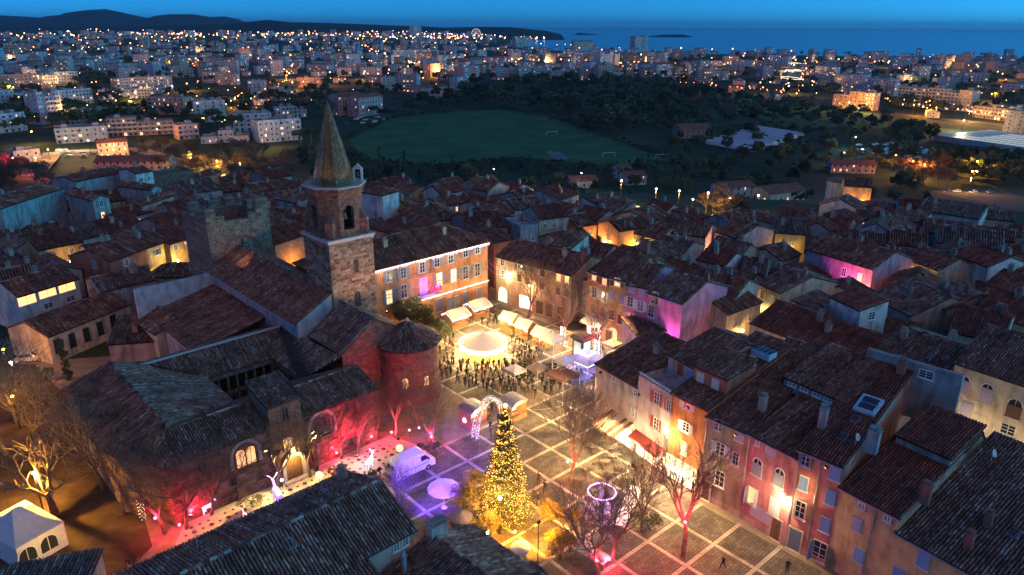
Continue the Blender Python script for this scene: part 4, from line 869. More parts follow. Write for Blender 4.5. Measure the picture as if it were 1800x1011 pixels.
# doors
def dpx(h, x, y, w, hh, m): u, z = UZ(h.F, *c3(x, y)); return door(h.t, h.F, u, w, hh, m)
dpx(R5, 690, 780, 1.1, 2.5, M_WOOD); dpx(R6, 797, 845, 1.2, 2.5, mat('blue_grey_door', (.12, .2, .26), .6, .1)); dpx(R4, 292, 560, .9, 2.4, M_WOOD)
u, z = UZ(R5.F, *c3(605, 730)); b = MB(); q = R5.p(u, 0, 1.2); b.obox(q - R5.r * 1.4 + R5.n * .02, R5.r * 2.8, R5.n * .05, (0, 0, 1.5)); part(R5.t, 'shop_panel', b, SH['lilac'])
# low plinths
for h in (R5, R6, R4):
    b = MB(); b.obox(h.p(0, 0, 0), h.r * (h.W - .02), h.n * .06, (0, 0, .7)); part(h.t, 'plinth', b, plaster((.5, .34, .28)))
# roof furniture, set where the photograph shows it
def on_roof(h, px, py):
    z = h.ze + 1.5
    for _ in range(30):
        p = XY(P(px, py, z)); u, d = (p - h.A).dot(h.r), -(p - h.A).dot(h.n); z = .5 * z + .5 * h.rz(u, d)
    return u, d
chimney(R4, *on_roof(R4, 1339, 722), .6, .8, 1.7); chimney(R6, *on_roof(R6, 1444, 752), .6, .7, 2.2, plaster((.3, .32, .33))); chimney(R6, *on_roof(R6, 1532, 790), .8, 1.0, 2.0, plaster((.34, .36, .36))); chimney(R5, 1.0, 15, hh=1.5); chimney(R6, 3.4, 16, hh=1.4); chimney(R7, *on_roof(R7, 1625, 880), hh=1.6, m=plaster((.36, .16, .11)))
chimney(R8, *on_roof(R8, 1735, 925), .5, .6, 1.3, plaster((.36, .14, .1))); chimney(R8, *on_roof(R8, 1700, 965), .5, .6, 1.5, plaster((.36, .14, .1)))
for h, px, py in ((R6, 1481, 768), (R6, 1503, 737), (R7, 1655, 768), (R8, 1782, 938), (R8, 1690, 812)): skylight(h, *on_roof(h, px, py))
# large glazed roof light on the salmon house
u0, d0 = on_roof(R6, 1498, 722); u1, d1 = on_roof(R6, 1552, 742); u2, d2 = on_roof(R6, 1560, 716); d1 = d0 + 2.6; u1 = min(R6.W - .4, u0 + 4.2)
zz = lambda d: R6.rz(0, d) + .45
b = MB(); b.slab([R6.p(u0, d0, zz(d0)), R6.p(u1, d0, zz(d0)), R6.p(u1, d1, zz(d1)), R6.p(u0, d1, zz(d1))], .7); sk = part(R6.t, 'glazed_rooflight', b, mat('pale_blue_frame', (.45, .62, .7), .5))
me_p = MB(); me_p.slab([(-.5, -.5, 0), (.5, -.5, 0), (.5, .5, 0), (-.5, .5, 0)], .02); me_p = me_p.mesh('pane', M_GLASS); slope = math.atan((zz(d1) - zz(d0)) / (d1 - d0))
for k in range(8):
    for j in range(2):
        dd = d0 + .25 + (j + .5) * 1.05; q = R6.p(u0 + .3 + (k + .5) * (u1 - u0 - .6) / 8, dd, zz(dd) + .03); o = obj('pane', me_p, sk, q - R6.t.location, math.atan2(R6.r.y, R6.r.x), ((u1 - u0 - .6) / 8 * .86, .98, 1)); o.rotation_euler.x = slope
# small glazed hatch lit by the sky on the tan house
u0, d0 = on_roof(R3, 1342, 628); b = MB(); q0 = R3.p(u0, d0, R3.rz(u0, d0) + .5); b.box(q0, (2.4, 1.6, .8), math.atan2(R3.r.y, R3.r.x)); hatch = part(R3.t, 'roof_hatch', b, MATS['pale_blue_frame'])
for k in range(4): obj('pane', me_p, hatch, R3.p(u0 - .9 + k * .6, d0, R3.rz(u0, d0) + .93) - R3.t.location, math.atan2(R3.r.y, R3.r.x), (.5, 1.4, 1))
# dormer strip between tan and pink roofs; orange attic box; glazed hatch
def box_attic(h, u0, u1, d0, d1, z, col, rise, tile='old', name='attic', label=None):
    b = MB(); zb = min(h.rz(u0, d0), h.rz(u0, d1), h.rz(u0, (d0 + d1) / 2)) - .6
    b.prism([h.p(u0, d0, 0), h.p(u1, d0, 0), h.p(u1, d1, 0), h.p(u0, d1, 0)], zb, z); o = part(h.t, name, b, plaster(col))
    s_ = [h.p(u0 - .2, d0 - .25, z + .05), h.p(u1 + .2, d0 - .25, z + .05), h.p(u1 + .2, d1 + .1, z + rise), h.p(u0 - .2, d1 + .1, z + rise)]
    slopes_to_roof(h.t, [s_], tile, (), 'attic_roof', parent=o); return o
box_attic(R3, .3, R3.W - .2, 3.2, 8.5, 13.6, (.5, .2, .1), .9); F3 = (R3.p(0, 3.2, 0), R3.r, R3.n)
for u in (1.3, 3.4): window(R3.t, F3, u, 11.6, .9, 1.5, sh=SH['white'], state='closed')
dz = R5.rz(0, 8.5) + .95; box_attic(R5, -2.2, R5.W - .6, 8.6, 17.0, dz, (.3, .28, .26), 8.4 * 4.0 / 17.2); F5 = (R5.p(-2.2, 8.6, 0), R5.r, R5.n)
for u in (1.0, 2.5, 4.0, 5.3): window(R5.t, F5, u, dz - .65, .9, .5)
b = MB(); b.obox(R6.p(-.6, 17.0, 10), R6.r * 9.5, -R6.n * .6, (0, 0, 6.4)); pw = part(R6.t, 'tall_party_wall', b, plaster((.34, .32, .3))); window(R6.t, (R6.p(-.6, 17.0, 0), R6.r, R6.n), 6.2, 15.0, 1.4, .9)
dz = R7.rz(0, 8.2) + .9; box_attic(R7, R7.W * .1, R7.W, 8.2, 14.4, dz, (.45, .36, .28), 1.5, 'red')
# parapet walls between roofs
for h, z_ in ((R6, 12.3), (R7, z7 + 1.4)):
    b = MB(); b.obox(h.p(h.W - .15, -.1, h.ze - .4), h.r * .3, -h.n * h.D * .6, (0, 0, .5)); o = part(h.t, 'party_wall', b, plaster((.4, .33, .27)))
    me = o.data
    for v in me.vertices:
        w_ = Vector(v.co) + h.t.location; d = (h.A - w_).dot(h.n); v.co.z += max(0, d) * (2.6 / (h.D * .6))
for h, u, d in ((R6, 3, 16), (R7, 5, 15), (R7, 2.5, 16), (R8, 12, 15), (R5, 4, 18)): tv_aerial(h, u, d)
for h, u, d in ((R6, R6.W - .3, 3.2), (R7, .8, 16), (R7, 3.2, 16.5), (R7, 6.5, 17), (R8, 1.5, 13)): dish(h, u, d)
# terrace: balustrade, red door
b = MB()
for k in range(10): q = R2.p(.15 + k * R2.W / 10.3, .1, 10.2); b.tube(q, q + Vector((0, 0, .85)), .05, None, 5)
part(R2.t, 'balustrade', b, M_WHITE); b = MB(); b.obox(R2.p(0, -.05, 11.05), R2.r * R2.W, -R2.n * .25, (0, 0, .1)); part(R2.t, 'handrail', b, M_WHITE)
door(R2b.t, R2b.F, 2.2, 1.1, 2.1, SH['red'], z=10.25); window(R2b.t, R2b.F, 3.8, 10.5, .9, 1.7, sh=SH['blue'], state='closed')
# shop fronts under R2 and R3, café awning under R1
def awning(name, label, h, u0, u1, z, out, col, drop=.9, sub=None):
    t = thing(name, label, 'awning', h.p(u0, 0, z)); a, c = h.p(u0, 0, z), h.p(u1, 0, z); e = Vector((0, 0, -drop)); b = MB(); k = max(2, int((u1 - u0) / .5))
    for i in range(k):
        p0, p1 = a.lerp(c, i / k), a.lerp(c, (i + 1) / k); b.mi = (1 if i in (0, k - 1) or i % 5 == 0 else 0) if sub else 0
        b.slab([p0 + h.n * .05, p0 + h.n * out + e, p1 + h.n * out + e, p1 + h.n * .05], .03); b.slab([p0 + h.n * out + e, p1 + h.n * out + e, p1 + h.n * (out + .02) + e, p0 + h.n * (out + .02) + e], .28)
    part(t, 'canopy', b, [mat('awning_' + col[0], col[1], .8, .1)] + ([mat('awning_' + sub[0], sub[1], .8, .1)] if sub else []))
    for p in (a, c): b = MB(); b.tube(p + h.n * .05 - Vector((0, 0, drop)), p + h.n * out + e, .03, None, 5); part(t, 'folding_arm', b, M_DARK)
    return t
AW1 = awning('cafe_awning', 'cream and brown café awning folded out on the square', R1, 3.5, R1.W - .3, 4.0, 3.4, ('cream', (.6, .52, .42)), 1.0, ('brown', (.22, .1, .07)))
AW2 = awning('shop_awning', 'dark red shop awning below the pink house', R2, .2, R2.W - .2, 3.4, 1.3, ('maroon', (.25, .05, .04)), .5)
AW3 = awning('shop_awning', 'white shop awning at the foot of the orange house', R3, .2, R3.W - .3, 3.3, 1.5, ('white', (.7, .66, .6)), .5)
for h in (R2, R3):
    b = MB(); b.obox(h.p(.4, 0, .3), h.r * (h.W - .8), h.n * .06, (0, 0, 2.5)); part(h.t, 'shop_window', b, glow('shop_glow', (1, .66, .34), 2.4))
    b = MB()
    for k in range(4): b.obox(h.p(.4 + k * (h.W - .9) / 3, 0, 0), h.r * .12, h.n * .12, (0, 0, 2.9))
    part(h.t, 'shop_frame', b, SH['red'] if h is R2 else SH['white'])
b = MB(); b.obox(R1.p(4, 0, .3), R1.r * (R1.W - 4.6), R1.n * .06, (0, 0, 2.4)); part(R1.t, 'shop_window', b, MATS['shop_glow'])
light(R1.p(6, -2.0, 2.7), PALE, 160, .3, AW1); light(R1.p(8.5, -2.0, 2.7), PALE, 120, .3, AW1)
light(R2.p(2.0, -1.8, 2.6), PALE, 260, .3, AW2); light(R3.p(2.2, -2.0, 2.6), PALE, 480, .3, AW3); light(R3.p(3.6, -1.6, 2.8), PALE, 260, .3, AW3)
# wall lamps
def lamp_px(h, px, py, label, e=140, col=PALE): u, z = UZ(h.F, px, py); return wall_lamp('wall_lamp', label, h.p(u, -.0, z), h.n, col, e)
lamp_px(R5, 1383, 872, 'wall lantern glowing at the edge of the rose pink house', 330); lamp_px(R2, 1178, 752, 'wall lantern glowing between the pale pink and orange houses', 230)
# ------------------------------------------------------------------ houses at the back of the square
T1 = house('cream_house', 'narrow cream house with a lit arched shop window beside the town hall', P(872, 451, 9), P(899, 459, 9), 11, 9.0, ('gable', .5, 2.2), (.62, .52, .34), 'old')
T2 = house('long_house', 'long peach-coloured three-storey house with shops behind the bare trees', T1.B, P(975, 476.5, 9), 11, 9.0, ('gable', .5, 2.2), (.58, .40, .27), 'old')
T3 = house('tan_house', 'tan end house with a plain side wall behind the market huts', T2.B, P(1005, 485, 9), 11, 9.0, ('gable', .5, 2.2), (.52, .38, .26), 'old', chim=1)
M0 = house('low_white_house', 'low white house squeezed between taller houses', P(1018, 492, 7.4), P(1037, 492, 7.4), 8, 7.4, ('shed', 0, 1.6), (.6, .55, .46), 'old')
M1 = house('red_house', 'tall red-orange house with brown shutters and dark red roof', P(1034, 478, 11.5), P(1064, 487, 11.5), 13, 11.5, ('gable', .7, 2.6), (.58, .22, .12), 'red')
M2 = house('yellow_ochre_house', 'tall yellow ochre house next to the red one', M1.B, P(1101, 496, 11.5), 13, 11.5, ('gable', .55, 2.4), (.62, .36, .16), 'old')
M3 = house('purple_house', 'house washed in purple light with white shutters', M2.B, P(1141, 509, 11.0), 12, 11.0, ('gable', .5, 2.2), (.5, .22, .34), 'old')
M4 = house('magenta_house', 'house washed in magenta light with an arched window', M3.B, P(1200, 533, 10.6), 12, 10.4, ('gable', .5, 2.2), (.6, .3, .42), 'grey')
for h in (M1, M2, M3, M4, T2, T1): gutter(h)
e7 = lambda x, y: (860 + x / 4.2133, 400 + y / 4.2133)
def we(h, pts, w, hh, **k):
    for x, y in pts: wpx(h, 'F', *e7(x, y), w, hh, **k)
we(T1, [(98, 255), (105, 345)], .9, 1.4, sh=SH['white']); we(T2, [(225, 285), (290, 300)], .9, 1.3, sh=SH['brown']); we(T2, [(395, 335), (285, 395), (390, 430), (225, 375)], .9, 1.4, sh=SH['brown'], state='mix')
we(T3, [(515, 370), (577, 383)], .9, 1.4, lit=G_YEL); we(T3, [(510, 470), (575, 485)], .9, 1.4, sh=SH['brown'], state='closed')
u, z = UZ(T1.F, *e7(102, 470)); window(T1.t, T1.F, u, .4, 2.4, 3.0, lit=G_WHT, arch=True, frame=M_PALEST)
u, z = UZ(T2.F, *e7(270, 510)); b = MB(); b.obox(T2.p(u - 1.4, 0, .4), T2.r * 2.8, T2.n * .08, (0, 0, 2.4)); part(T2.t, 'shop_window', b, glow('shop_white', (1, .78, .5), 2.0))
for x in (375, 445): u, z = UZ(T2.F, *e7(x, 570)); door(T2.t, T2.F, u, 1.5, 2.6, M_WOOD)
u, z = UZ(T3.F, *e7(530, 600)); door(T3.t, T3.F, min(max(u, 1.2), T3.W - 1.2), 1.6, 2.6, M_WOOD)
we(M1, [(778, 362), (855, 395)], .95, 1.4, sh=SH['brown'], lit=G_WARM); we(M1, [(780, 480), (848, 510)], 1.0, 1.9, sh=SH['white']); we(M1, [(772, 600), (845, 630)], 1.0, 1.7, sh=SH['brown'], state='closed')
we(M2, [(950, 405)], 1.1, 1.4, sh=SH['brown'], lit=G_WARM); we(M2, [(908, 505), (978, 530)], .9, 1.7, sh=SH['lilac'], state='closed'); we(M2, [(908, 645), (970, 680)], .9, 1.7, sh=SH['brown'], state='closed')
we(M3, [(1055, 450), (1130, 480)], .9, 1.2, sh=SH['lilac'], state='closed'); we(M3, [(1045, 550), (1120, 580)], 1.0, 1.7, sh=SH['white']); we(M3, [(1040, 670)], 1.0, 1.8, sh=SH['white'])
we(M4, [(1230, 520)], 1.5, 2.0, arch=True); we(M4, [(1200, 620)], 1.2, 2.0)
for u in (2, 5): door(M1.t, M1.F, u, 1.3, 2.5, M_WOOD)
u = 3.0; b = MB(); b.obox(M1.p(.4, 0, .4), M1.r * (M1.W - .8), M1.n * .07, (0, 0, 2.5)); part(M1.t, 'shop_window', b, glow('shop_pink', (1, .5, .4), 3))
AW4 = awning('shop_awning', 'lit white canopy in front of the red house', M1, .2, M1.W, 3.9, 2.0, ('white', (.7, .66, .6)), .6); light(M1.p(3, -2.2, 2.9), (1, .55, .5), 260, .3, AW4)
window(M2.t, M2.F, 2.0, .3, 1.7, 2.8, arch=True, lit=G_WARM, frame=M_PALEST); door(M2.t, M2.F, 4.6, 1.2, 2.4, M_WOOD)
AW5 = awning('balcony_awning', 'lilac banner canopy on the purple house', M3, .3, M3.W - .3, 3.6, 1.1, ('lilac', (.45, .32, .6)), .4)
lights_m = [(M3.p(1.5, -1.6, 4.5), MAG, 300), (M3.p(3.8, -1.6, 6), (.7, .1, 1), 230), (M4.p(1.5, -1.4, 6), (.8, .12, 1), 300), (M4.p(5, -1.6, 5), (1, .15, .6), 260)]
def floodlight(name, label, pos, tgt, col, e, ang=80, em=25, group=None):
    t = thing(name, label, 'floodlight', pos, 0, group); d = (Vector(tgt) - Vector(pos)).normalized(); b = MB(); x = d.orthogonal().normalized() * .2; y = d.cross(x).normalized() * .15
    p = Vector(pos); b.obox(p - x - y - d * .2, x * 2, y * 2, d * .18); b.tube(p - d * .1, p - d * .1 - Vector((0, 0, .4)), .03, None, 5); part(t, 'housing', b, M_DARK)
    b = MB(); q = p + d * .0; b.quad(q - x * .8 - y * .8, q + x * .8 - y * .8, q + x * .8 + y * .8, q - x * .8 + y * .8); part(t, 'lens', b, glow('lens_%02d%02d%02d' % tuple(int(c * 50) for c in col), col, em))
    light(p + d * .1, col, e, .15, t, (tgt, ang, .6)); return t
for k, (q, c, e) in enumerate(lights_m):
    h = (M3, M3, M4, M4)[k]; floodlight('floodlight', 'small coloured floodlight aimed at the purple and magenta fronts', q + Vector((0, 0, -2)) , q - h.n * 1.6 + Vector((0, 0, 1)), c, e * 3, 120, group='facade floodlights')
lamp_px(T1, 895, 479, 'wall lantern glowing on the cream house by the town hall', 260); lamp_px(T2, 934, 500, 'wall lantern over the long house shop window', 150)
chimney(M1, 5, 9, .9, 1.1, 1.8, plaster((.36, .14, .1))); chimney(T2, 9, 4); chimney(T2, 12, 7); chimney(T3, 3, 4, m=plaster((.36, .14, .1))); chimney(M3, 2, 7); chimney(M4, 5, 8)
D1 = house('attic_house', 'small white attic house rising from the roofs behind the market', P(966, 431, 11.6), P(1004, 438, 11.6), 7, 11.6, ('shed', 0, 1.2), (.58, .52, .44), 'old', z0=6); wins(D1, 'F', [10.2], [2.6, 3.5], .6, .7)
N1 = house('cream_house', 'plain cream wall house with dark green-grey roof above the market lane', P(1117, 588, 5.2), P(1205, 577, 5.2), 5, 5.2, ('shed', 0, .7), (.50, .42, .33), 'grey')
# foreground roofs along the bottom of the frame (they face away from the square)
def fg():
    a = house('foreground_house', 'big foreground house whose ridged tile roof spans the near edge', G(28.5, 42.7), G(28.5, 53.3), 21.5, 10., ('gablet', .45, 2.1), (.46, .38, .32), 'grey', oh=.5); a.t['label'] = 'long foreground house with grey-green tiled gable roof beside the purple paving'
    skylight(a, 3.2, 9.5, .9, .9); chimney(a, 9.4, 1.2, .7, .9, 1.0, plaster((.4, .32, .26))); tv_aerial(a, 7.5, 15, 2.5)
    for u in (1.2, 2.1): window(a.t, a.L, 18.5 + u, 8.6, .55, .75)
    b = house('foreground_house', 'lower wing of the long foreground house with tiles down to the near edge', G(8, 33), G(23.6, 33), 9.6, 7.2, ('shed', 0, 2.6), (.46, .38, .32), 'grey')
    c = house('foreground_house', 'small foreground house with ridge and wide stone chimney by the yellow tree', G(25.2, 34), G(34.2, 34), 8.2, 7.3, ('gablet', .52, 1.7), (.42, .36, .3), 'grey', oh=.45)
    chimney(c, 5.0, 7.7, .9, 1.7, 1.1, plaster((.38, .34, .3))); chimney(c, 1.0, 6.9, .35, .35, 1.7, M_LEAD); skylight(c, 7.6, 4.6, .7, .7)
    d = house('foreground_house', 'foreground lean-to with a blue zinc gutter at its edge', G(34.2, 27), G(36.2, 36), 9, 5.9, ('gablet', .5, .9), (.4, .34, .3), 'grey', oh=.3)
    d.t.location.z += 0
    e = house('foreground_house', 'foreground tile roof with a blue chimney next to the white tent', XY(P(178, 969, 7.5)), XY(P(-60, 1012, 7.5)), 12, 7.5, ('shed', 0, 1.5), (.45, .4, .34), 'grey')
    return a, c
fg()
# ------------------------------------------------------------------ old-town houses placed from what the photograph shows of their eaves
FOOT = []
def foot(h): FOOT.append((h.p(h.W / 2, h.D / 2, 0), math.hypot(h.W, h.D) / 2))
C_CREAM, C_WHITE, C_PINK, C_OCHRE, C_GREY, C_ORNG, C_BRICK, C_YEL = (.56, .48, .36), (.62, .6, .56), (.52, .34, .28), (.55, .37, .17), (.36, .36, .35), (.58, .3, .14), (.42, .17, .11), (.6, .48, .24)
def TH(label, a, b, ze, D, roof, wall, tile='old', z0=0., name='house', win=None, chim=1, **k):
    h = house(name, label, P(*a, ze), P(*b, ze), D, ze, roof, wall, tile, z0=z0, chim=chim, **k); foot(h)
    if win:
        side, zs, n, w, hh, sh, lp = win; Wd = h.W if side in 'FK' else h.D
        wins(h, side, zs, [Wd * (i + .7) / (n + .4) for i in range(n)], w, hh, SH[sh] if sh else None, 'mix', lp)
    return h
g = lambda r, f=.5: ('gable', f, r)
# left of the cathedral
L10 = TH('long low cream house with four dark doors and mottled brown roof', (83, 593), (228, 535), 4.6, 9, g(1.7), C_CREAM, 'old', win=None)
for x, y in ((101, 608), (127, 598), (152, 588), (176, 577), (199, 565)): wpx(L10, 'F', x, y, 1.0, 2.2, frame=M_DARK)
L9 = TH('white house with a glowing orange loggia under its brown roof', (30, 522), (137, 490), 6.6, 8, g(1.8), C_WHITE, 'old')
for x, y in ((47, 527), (83, 514), (117, 504)): wpx(L9, 'F', x, y, 3.0, 1.7, lit=glow('loggia_glow', (1, .33, .06), 3.5), frame=M_WHITE)
for x, y in ((85, 537), (124, 525)): wpx(L9, 'F', x, y, 1.6, 1.0)
L8 = TH('brick-red house with grey shutters beside a street lantern', (193, 460), (257, 437), 7.6, 10, g(1.8), C_BRICK, 'old', chim=1)
for x, y in ((222, 461), (228, 485)): wpx(L8, 'F', x, y, .9, 1.4, sh=SH['grey'])
for x, y in ((166, 465), (176, 490)):
    wpx(L8, 'L', x, y, .9, 1.4, sh=SH['grey'], state='closed')
L8b = TH('pale yellow house joined to the brick-red one', (257.5, 437), (297, 423), 7.6, 10, g(1.8), C_YEL, 'old'); wpx(L8b, 'F', 276, 443, .9, 1.3, sh=SH['grey'])
L8c = TH('ochre house with a row of lit attic windows beside the ruined tower', (298, 430), (352, 414), 7.4, 9, ('shed', 0, 1.4), C_OCHRE, 'red'); wpx(L8c, 'F', 308, 435, .8, 1.2, sh=SH['white'])
for x, y in ((326, 426), (334, 423), (343, 420)): wpx(L8c, 'F', x, y, .8, .6, lit=G_WARM)
for x in (336, 347): wpx(L8c, 'F', x, 452, .8, 1.8, sh=SH['dgreen'], state='closed')
L12 = TH('low hip-roofed outbuilding lit yellow by the nave', (258, 487), (345, 487), 3.6, 7, ('hip', .5, 1.6), C_CREAM, 'old', chim=0)
L11 = TH('gabled annex with one bright yellow window by the cloister', (275, 588), (351, 566), 5.6, 10, ('gablet', .5, 1.6), C_CREAM, 'old', chim=1); wpx(L11, 'F', 312, 580, 1.3, 1.4, lit=G_YEL)
L11b = TH('pinkish lean-to roof beside the gabled annex', (190, 606), (270, 600), 4.0, 7, ('shed', 0, 1.8), C_PINK, 'old', chim=1)
L1 = TH('tall house with a huge blank grey gable wall', (2, 367), (112, 331), 11.6, 10, g(1.0), C_GREY, 'old')
L2 = TH('tall grey house end with green shutters', (163, 353), (191, 348), 10.6, 13, ('gablet', .5, .9), C_GREY, 'old')
for x, y in ((178, 358), (181, 378)): wpx(L2, 'F', x, y, .9, 1.5, sh=SH['green'], lit=G_YEL if y > 370 else None)
L3 = TH('grey blind-walled block behind the green-shuttered house', (133, 320), (226, 301), 11, 9, g(1.0), C_GREY, 'old')
L4 = TH('narrow grey house with teal shutters', (266, 334), (283, 330), 9.5, 12, ('gablet', .5, .8), C_GREY, 'old')
for y in (341, 357): wpx(L4, 'F', 274, y, .9, 1.4, sh=SH['teal'])
L4b = TH('white-topped house behind the narrow teal-shuttered one', (238, 306), (268, 301), 12, 8, g(.8), C_WHITE, 'old', win=('F', [9.6], 2, .8, 1.2, None, 0))
L5 = TH('old rubble stone block without windows', (270, 312), (340, 302), 8, 7, ('flat',), (.3, .24, .18), wallm=M_RUB, chim=0)
L6 = TH('pink house with blue shutters before the lit avenue', (328, 342), (390, 333), 7, 9, ('shed', 0, 2), C_PINK, 'grey', win=('F', [3.2, 5.0], 3, .8, 1.1, 'blue', .1))
L7 = [TH('small house with red-brown roof in the court below the grey gable', (62, 418), (118, 408), 5.5, 9, g(1.6), C_PINK), TH('small cream house with a roof terrace in the left quarter', (128, 425), (190, 412), 6.2, 7, ('shed', 0, 1.2), C_WHITE, 'grey', win=('F', [4.2], 3, .8, 1, None, .2)),
      TH('white strip-windowed house below the teal shutters', (200, 390), (268, 372), 5.5, 9, g(1.5), C_WHITE, 'red', win=('F', [3.6], 4, .9, 1.0, None, .4)), TH('house with bright red tiled roof near the ruined tower', (287, 400), (335, 385), 6.6, 9, g(1.6), C_PINK, 'red'),
      TH('low terracotta-roofed house beside the loggia house', (52, 487), (120, 462), 4.5, 8, g(1.5), C_BRICK), TH('grey shed-roofed house at the far left', (-30, 480), (50, 462), 6, 9, g(1.3), C_GREY, 'grey'), TH('cream house tucked left of the ruined tower', (300, 375), (345, 368), 6.5, 9, g(1.7), C_CREAM, 'red', win=('F', [4.2], 3, .8, 1.1, 'brown', .3))]
NB = TH('stone house lit orange between the ruined tower and bell tower', (483, 430), (545, 410), 8.2, 8, g(2.0), (.5, .36, .2), 'red', wallm=stone_mat('lit_tone_rubble', (.3, .2, .11), (.46, .33, .2), (.36, .27, .17), 1.8), chim=0)  # rubble tones raised and warmed so the wall already looks lamplit
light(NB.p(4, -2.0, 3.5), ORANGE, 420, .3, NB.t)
# behind the tower and the town hall
W1 = TH('tall white tower-like house with hipped roof behind the town hall', (672, 344), (701, 336), 12.5, 7, ('hip', .5, 1.1), C_WHITE, 'old', chim=0)
for x, y in ((660, 352), (661, 376)): wpx(W1, 'L', x, y, .9, 1.6, sh=SH['grey'], state='closed')
wpx(W1, 'F', 687, 377, .6, .8)
W2 = TH('pinkish house with red-brown roof at the foot of the white tall house', (655, 402), (720, 420), 7.5, 9, ('shed', 0, 2.2), C_PINK, 'red', win=('F', [4.6], 3, .9, 1.6, 'grey', 0))
BK = [('yellow-fronted small house behind the town hall roof', (720, 366), (742, 360), 8.5, 7, g(1.3), C_YEL, 'old', ('F', [6.5], 1, .8, 1.2, None, 1)),
      ('wide dark hip-roofed house behind the town hall', (728, 392), (810, 384), 8, 14, ('hip', .5, 2.6), C_CREAM, 'old', None), ('house with dull red roof behind the arched cream house', (822, 405), (892, 398), 8.5, 12, g(2.2), C_PINK, 'red', None),
      ('brick-red block with plain walls behind the long peach house', (868, 428), (905, 420), 9.3, 9, ('shed', 0, 1.5), C_BRICK, 'old', ('F', [6.3], 2, .8, 1.2, None, .3)), ('grey flat-topped block between back roofs', (915, 402), (946, 398), 9.0, 8, ('flat',), C_GREY, 'old', ('F', [6], 2, .8, 1, None, 0)),
      ('cream house with three dark windows and two arches', (948, 386), (1000, 380), 9, 9, g(2.0), (.62, .48, .36), 'red', ('F', [6.8], 3, .9, 1.0, None, 0)), ('orange house with tiled gable near the car park', (1052, 393), (1088, 407), 7.5, 9, ('gablet', .5, 1.5), C_ORNG, 'old', ('F', [4.8], 1, .9, 1.4, None, 0)),
      ('low yellow house behind the dark red roof', (1090, 405), (1160, 421), 6.4, 9, g(1.6), C_YEL, 'old', ('F', [4], 3, .8, 1, 'brown', .3)), ('salmon house with single window left of the orange gable', (1014, 400), (1050, 394), 7, 9, g(1.6), C_ORNG, 'old', ('F', [4.6], 2, .8, 1.2, None, .2)),
      ('teal-shuttered cottage with white chimney breast at the old town edge', (905, 370), (960, 362), 7, 9, g(1.7), C_WHITE, 'grey', ('F', [4.5], 3, .8, 1.2, 'teal', 0)), ('long grey-roofed house backing the car park', (1150, 405), (1240, 418), 7, 10, g(1.8), C_CREAM, 'old', ('F', [4.6], 4, .8, 1.1, None, .2))]
BKH = [TH(lb, a, b_, ze, D, rf, c, ti, 0., win=w) for lb, a, b_, ze, D, rf, c, ti, w in BK]
# right half
S1 = TH('very long house with dark red roof and lit cream wall on the back street', (1320, 568), (1510, 640), 8, 12, g(2.2), C_CREAM, 'red', win=('F', [5.4], 6, .8, 1.0, 'brown', .1), chim=3)
S1b = TH('house with blue-grey mottled roof on the back street', (1532, 624), (1651, 667), 8.6, 14, g(2.4), C_CREAM, 'grey', win=('F', [5.6], 3, .8, 1.0, None, 0), chim=2)
SB = TH('large cream house with arched shuttered windows at the right edge', (1680, 638), (1885, 706), 12, 15, g(3.0), (.62, .52, .38), 'grey', chim=2)
for x, y, w in ((1693, 676, 1.3), (1734, 691, 1.3), (1783, 718, 1.5)): wpx(SB, 'F', x, y, w, 2.4, sh=SH['lilac'] if x < 1780 else SH['brown'], state='closed', arch=True)
wpx(SB, 'F', 1772, 755, 1.5, 1.3, arch=False); wpx(SB, 'F', 1698, 720, 1.3, 2.0, sh=SH['lilac'], state='closed'); light(SB.p(3, -3, 5), PALE, 190, .3, SB.t); light(SB.p(9, -3.2, 4.5), PALE, 190, .3, SB.t)
SP = TH('blue-white attic cube with red roof rising from the long house', (1460, 523), (1513, 547), 12.2, 5, ('shed', 0, .9), C_WHITE, 'red', z0=7, chim=0); window(SP.t, SP.R, 2.2, 10.6, 1.1, 1.2)
S3 = TH('cream house with two shuttered windows and a long whitewashed gable side', (1330, 497), (1373, 516), 7.6, 13, g(2.0), (.5, .44, .33), 'grey', win=('F', [5.2], 2, .9, 1.5, 'white', 0), chim=2)
S4 = TH('house with purple and pink floodlit front in the right quarter', (1417, 438), (1535, 474), 8.2, 12, g(2.4), (.55, .33, .42), 'old', win=('F', [5.2], 4, .9, 1.6, 'lilac', .2), chim=3)
for k, (u, c) in enumerate(((2.5, (.75, .12, 1)), (6.5, (.6, .15, 1)), (11, (1, .12, .5)), (15, (1, .35, .15)))):
    q = S4.p(u, -2.6, 3.0); floodlight('floodlight', ['violet floodlight washing the right-quarter house', 'blue-violet floodlight washing the right-quarter house', 'pink floodlight washing the right-quarter house', 'amber floodlight washing the right-quarter house'][k], q, S4.p(u, 0, 6), c, 900, 130)
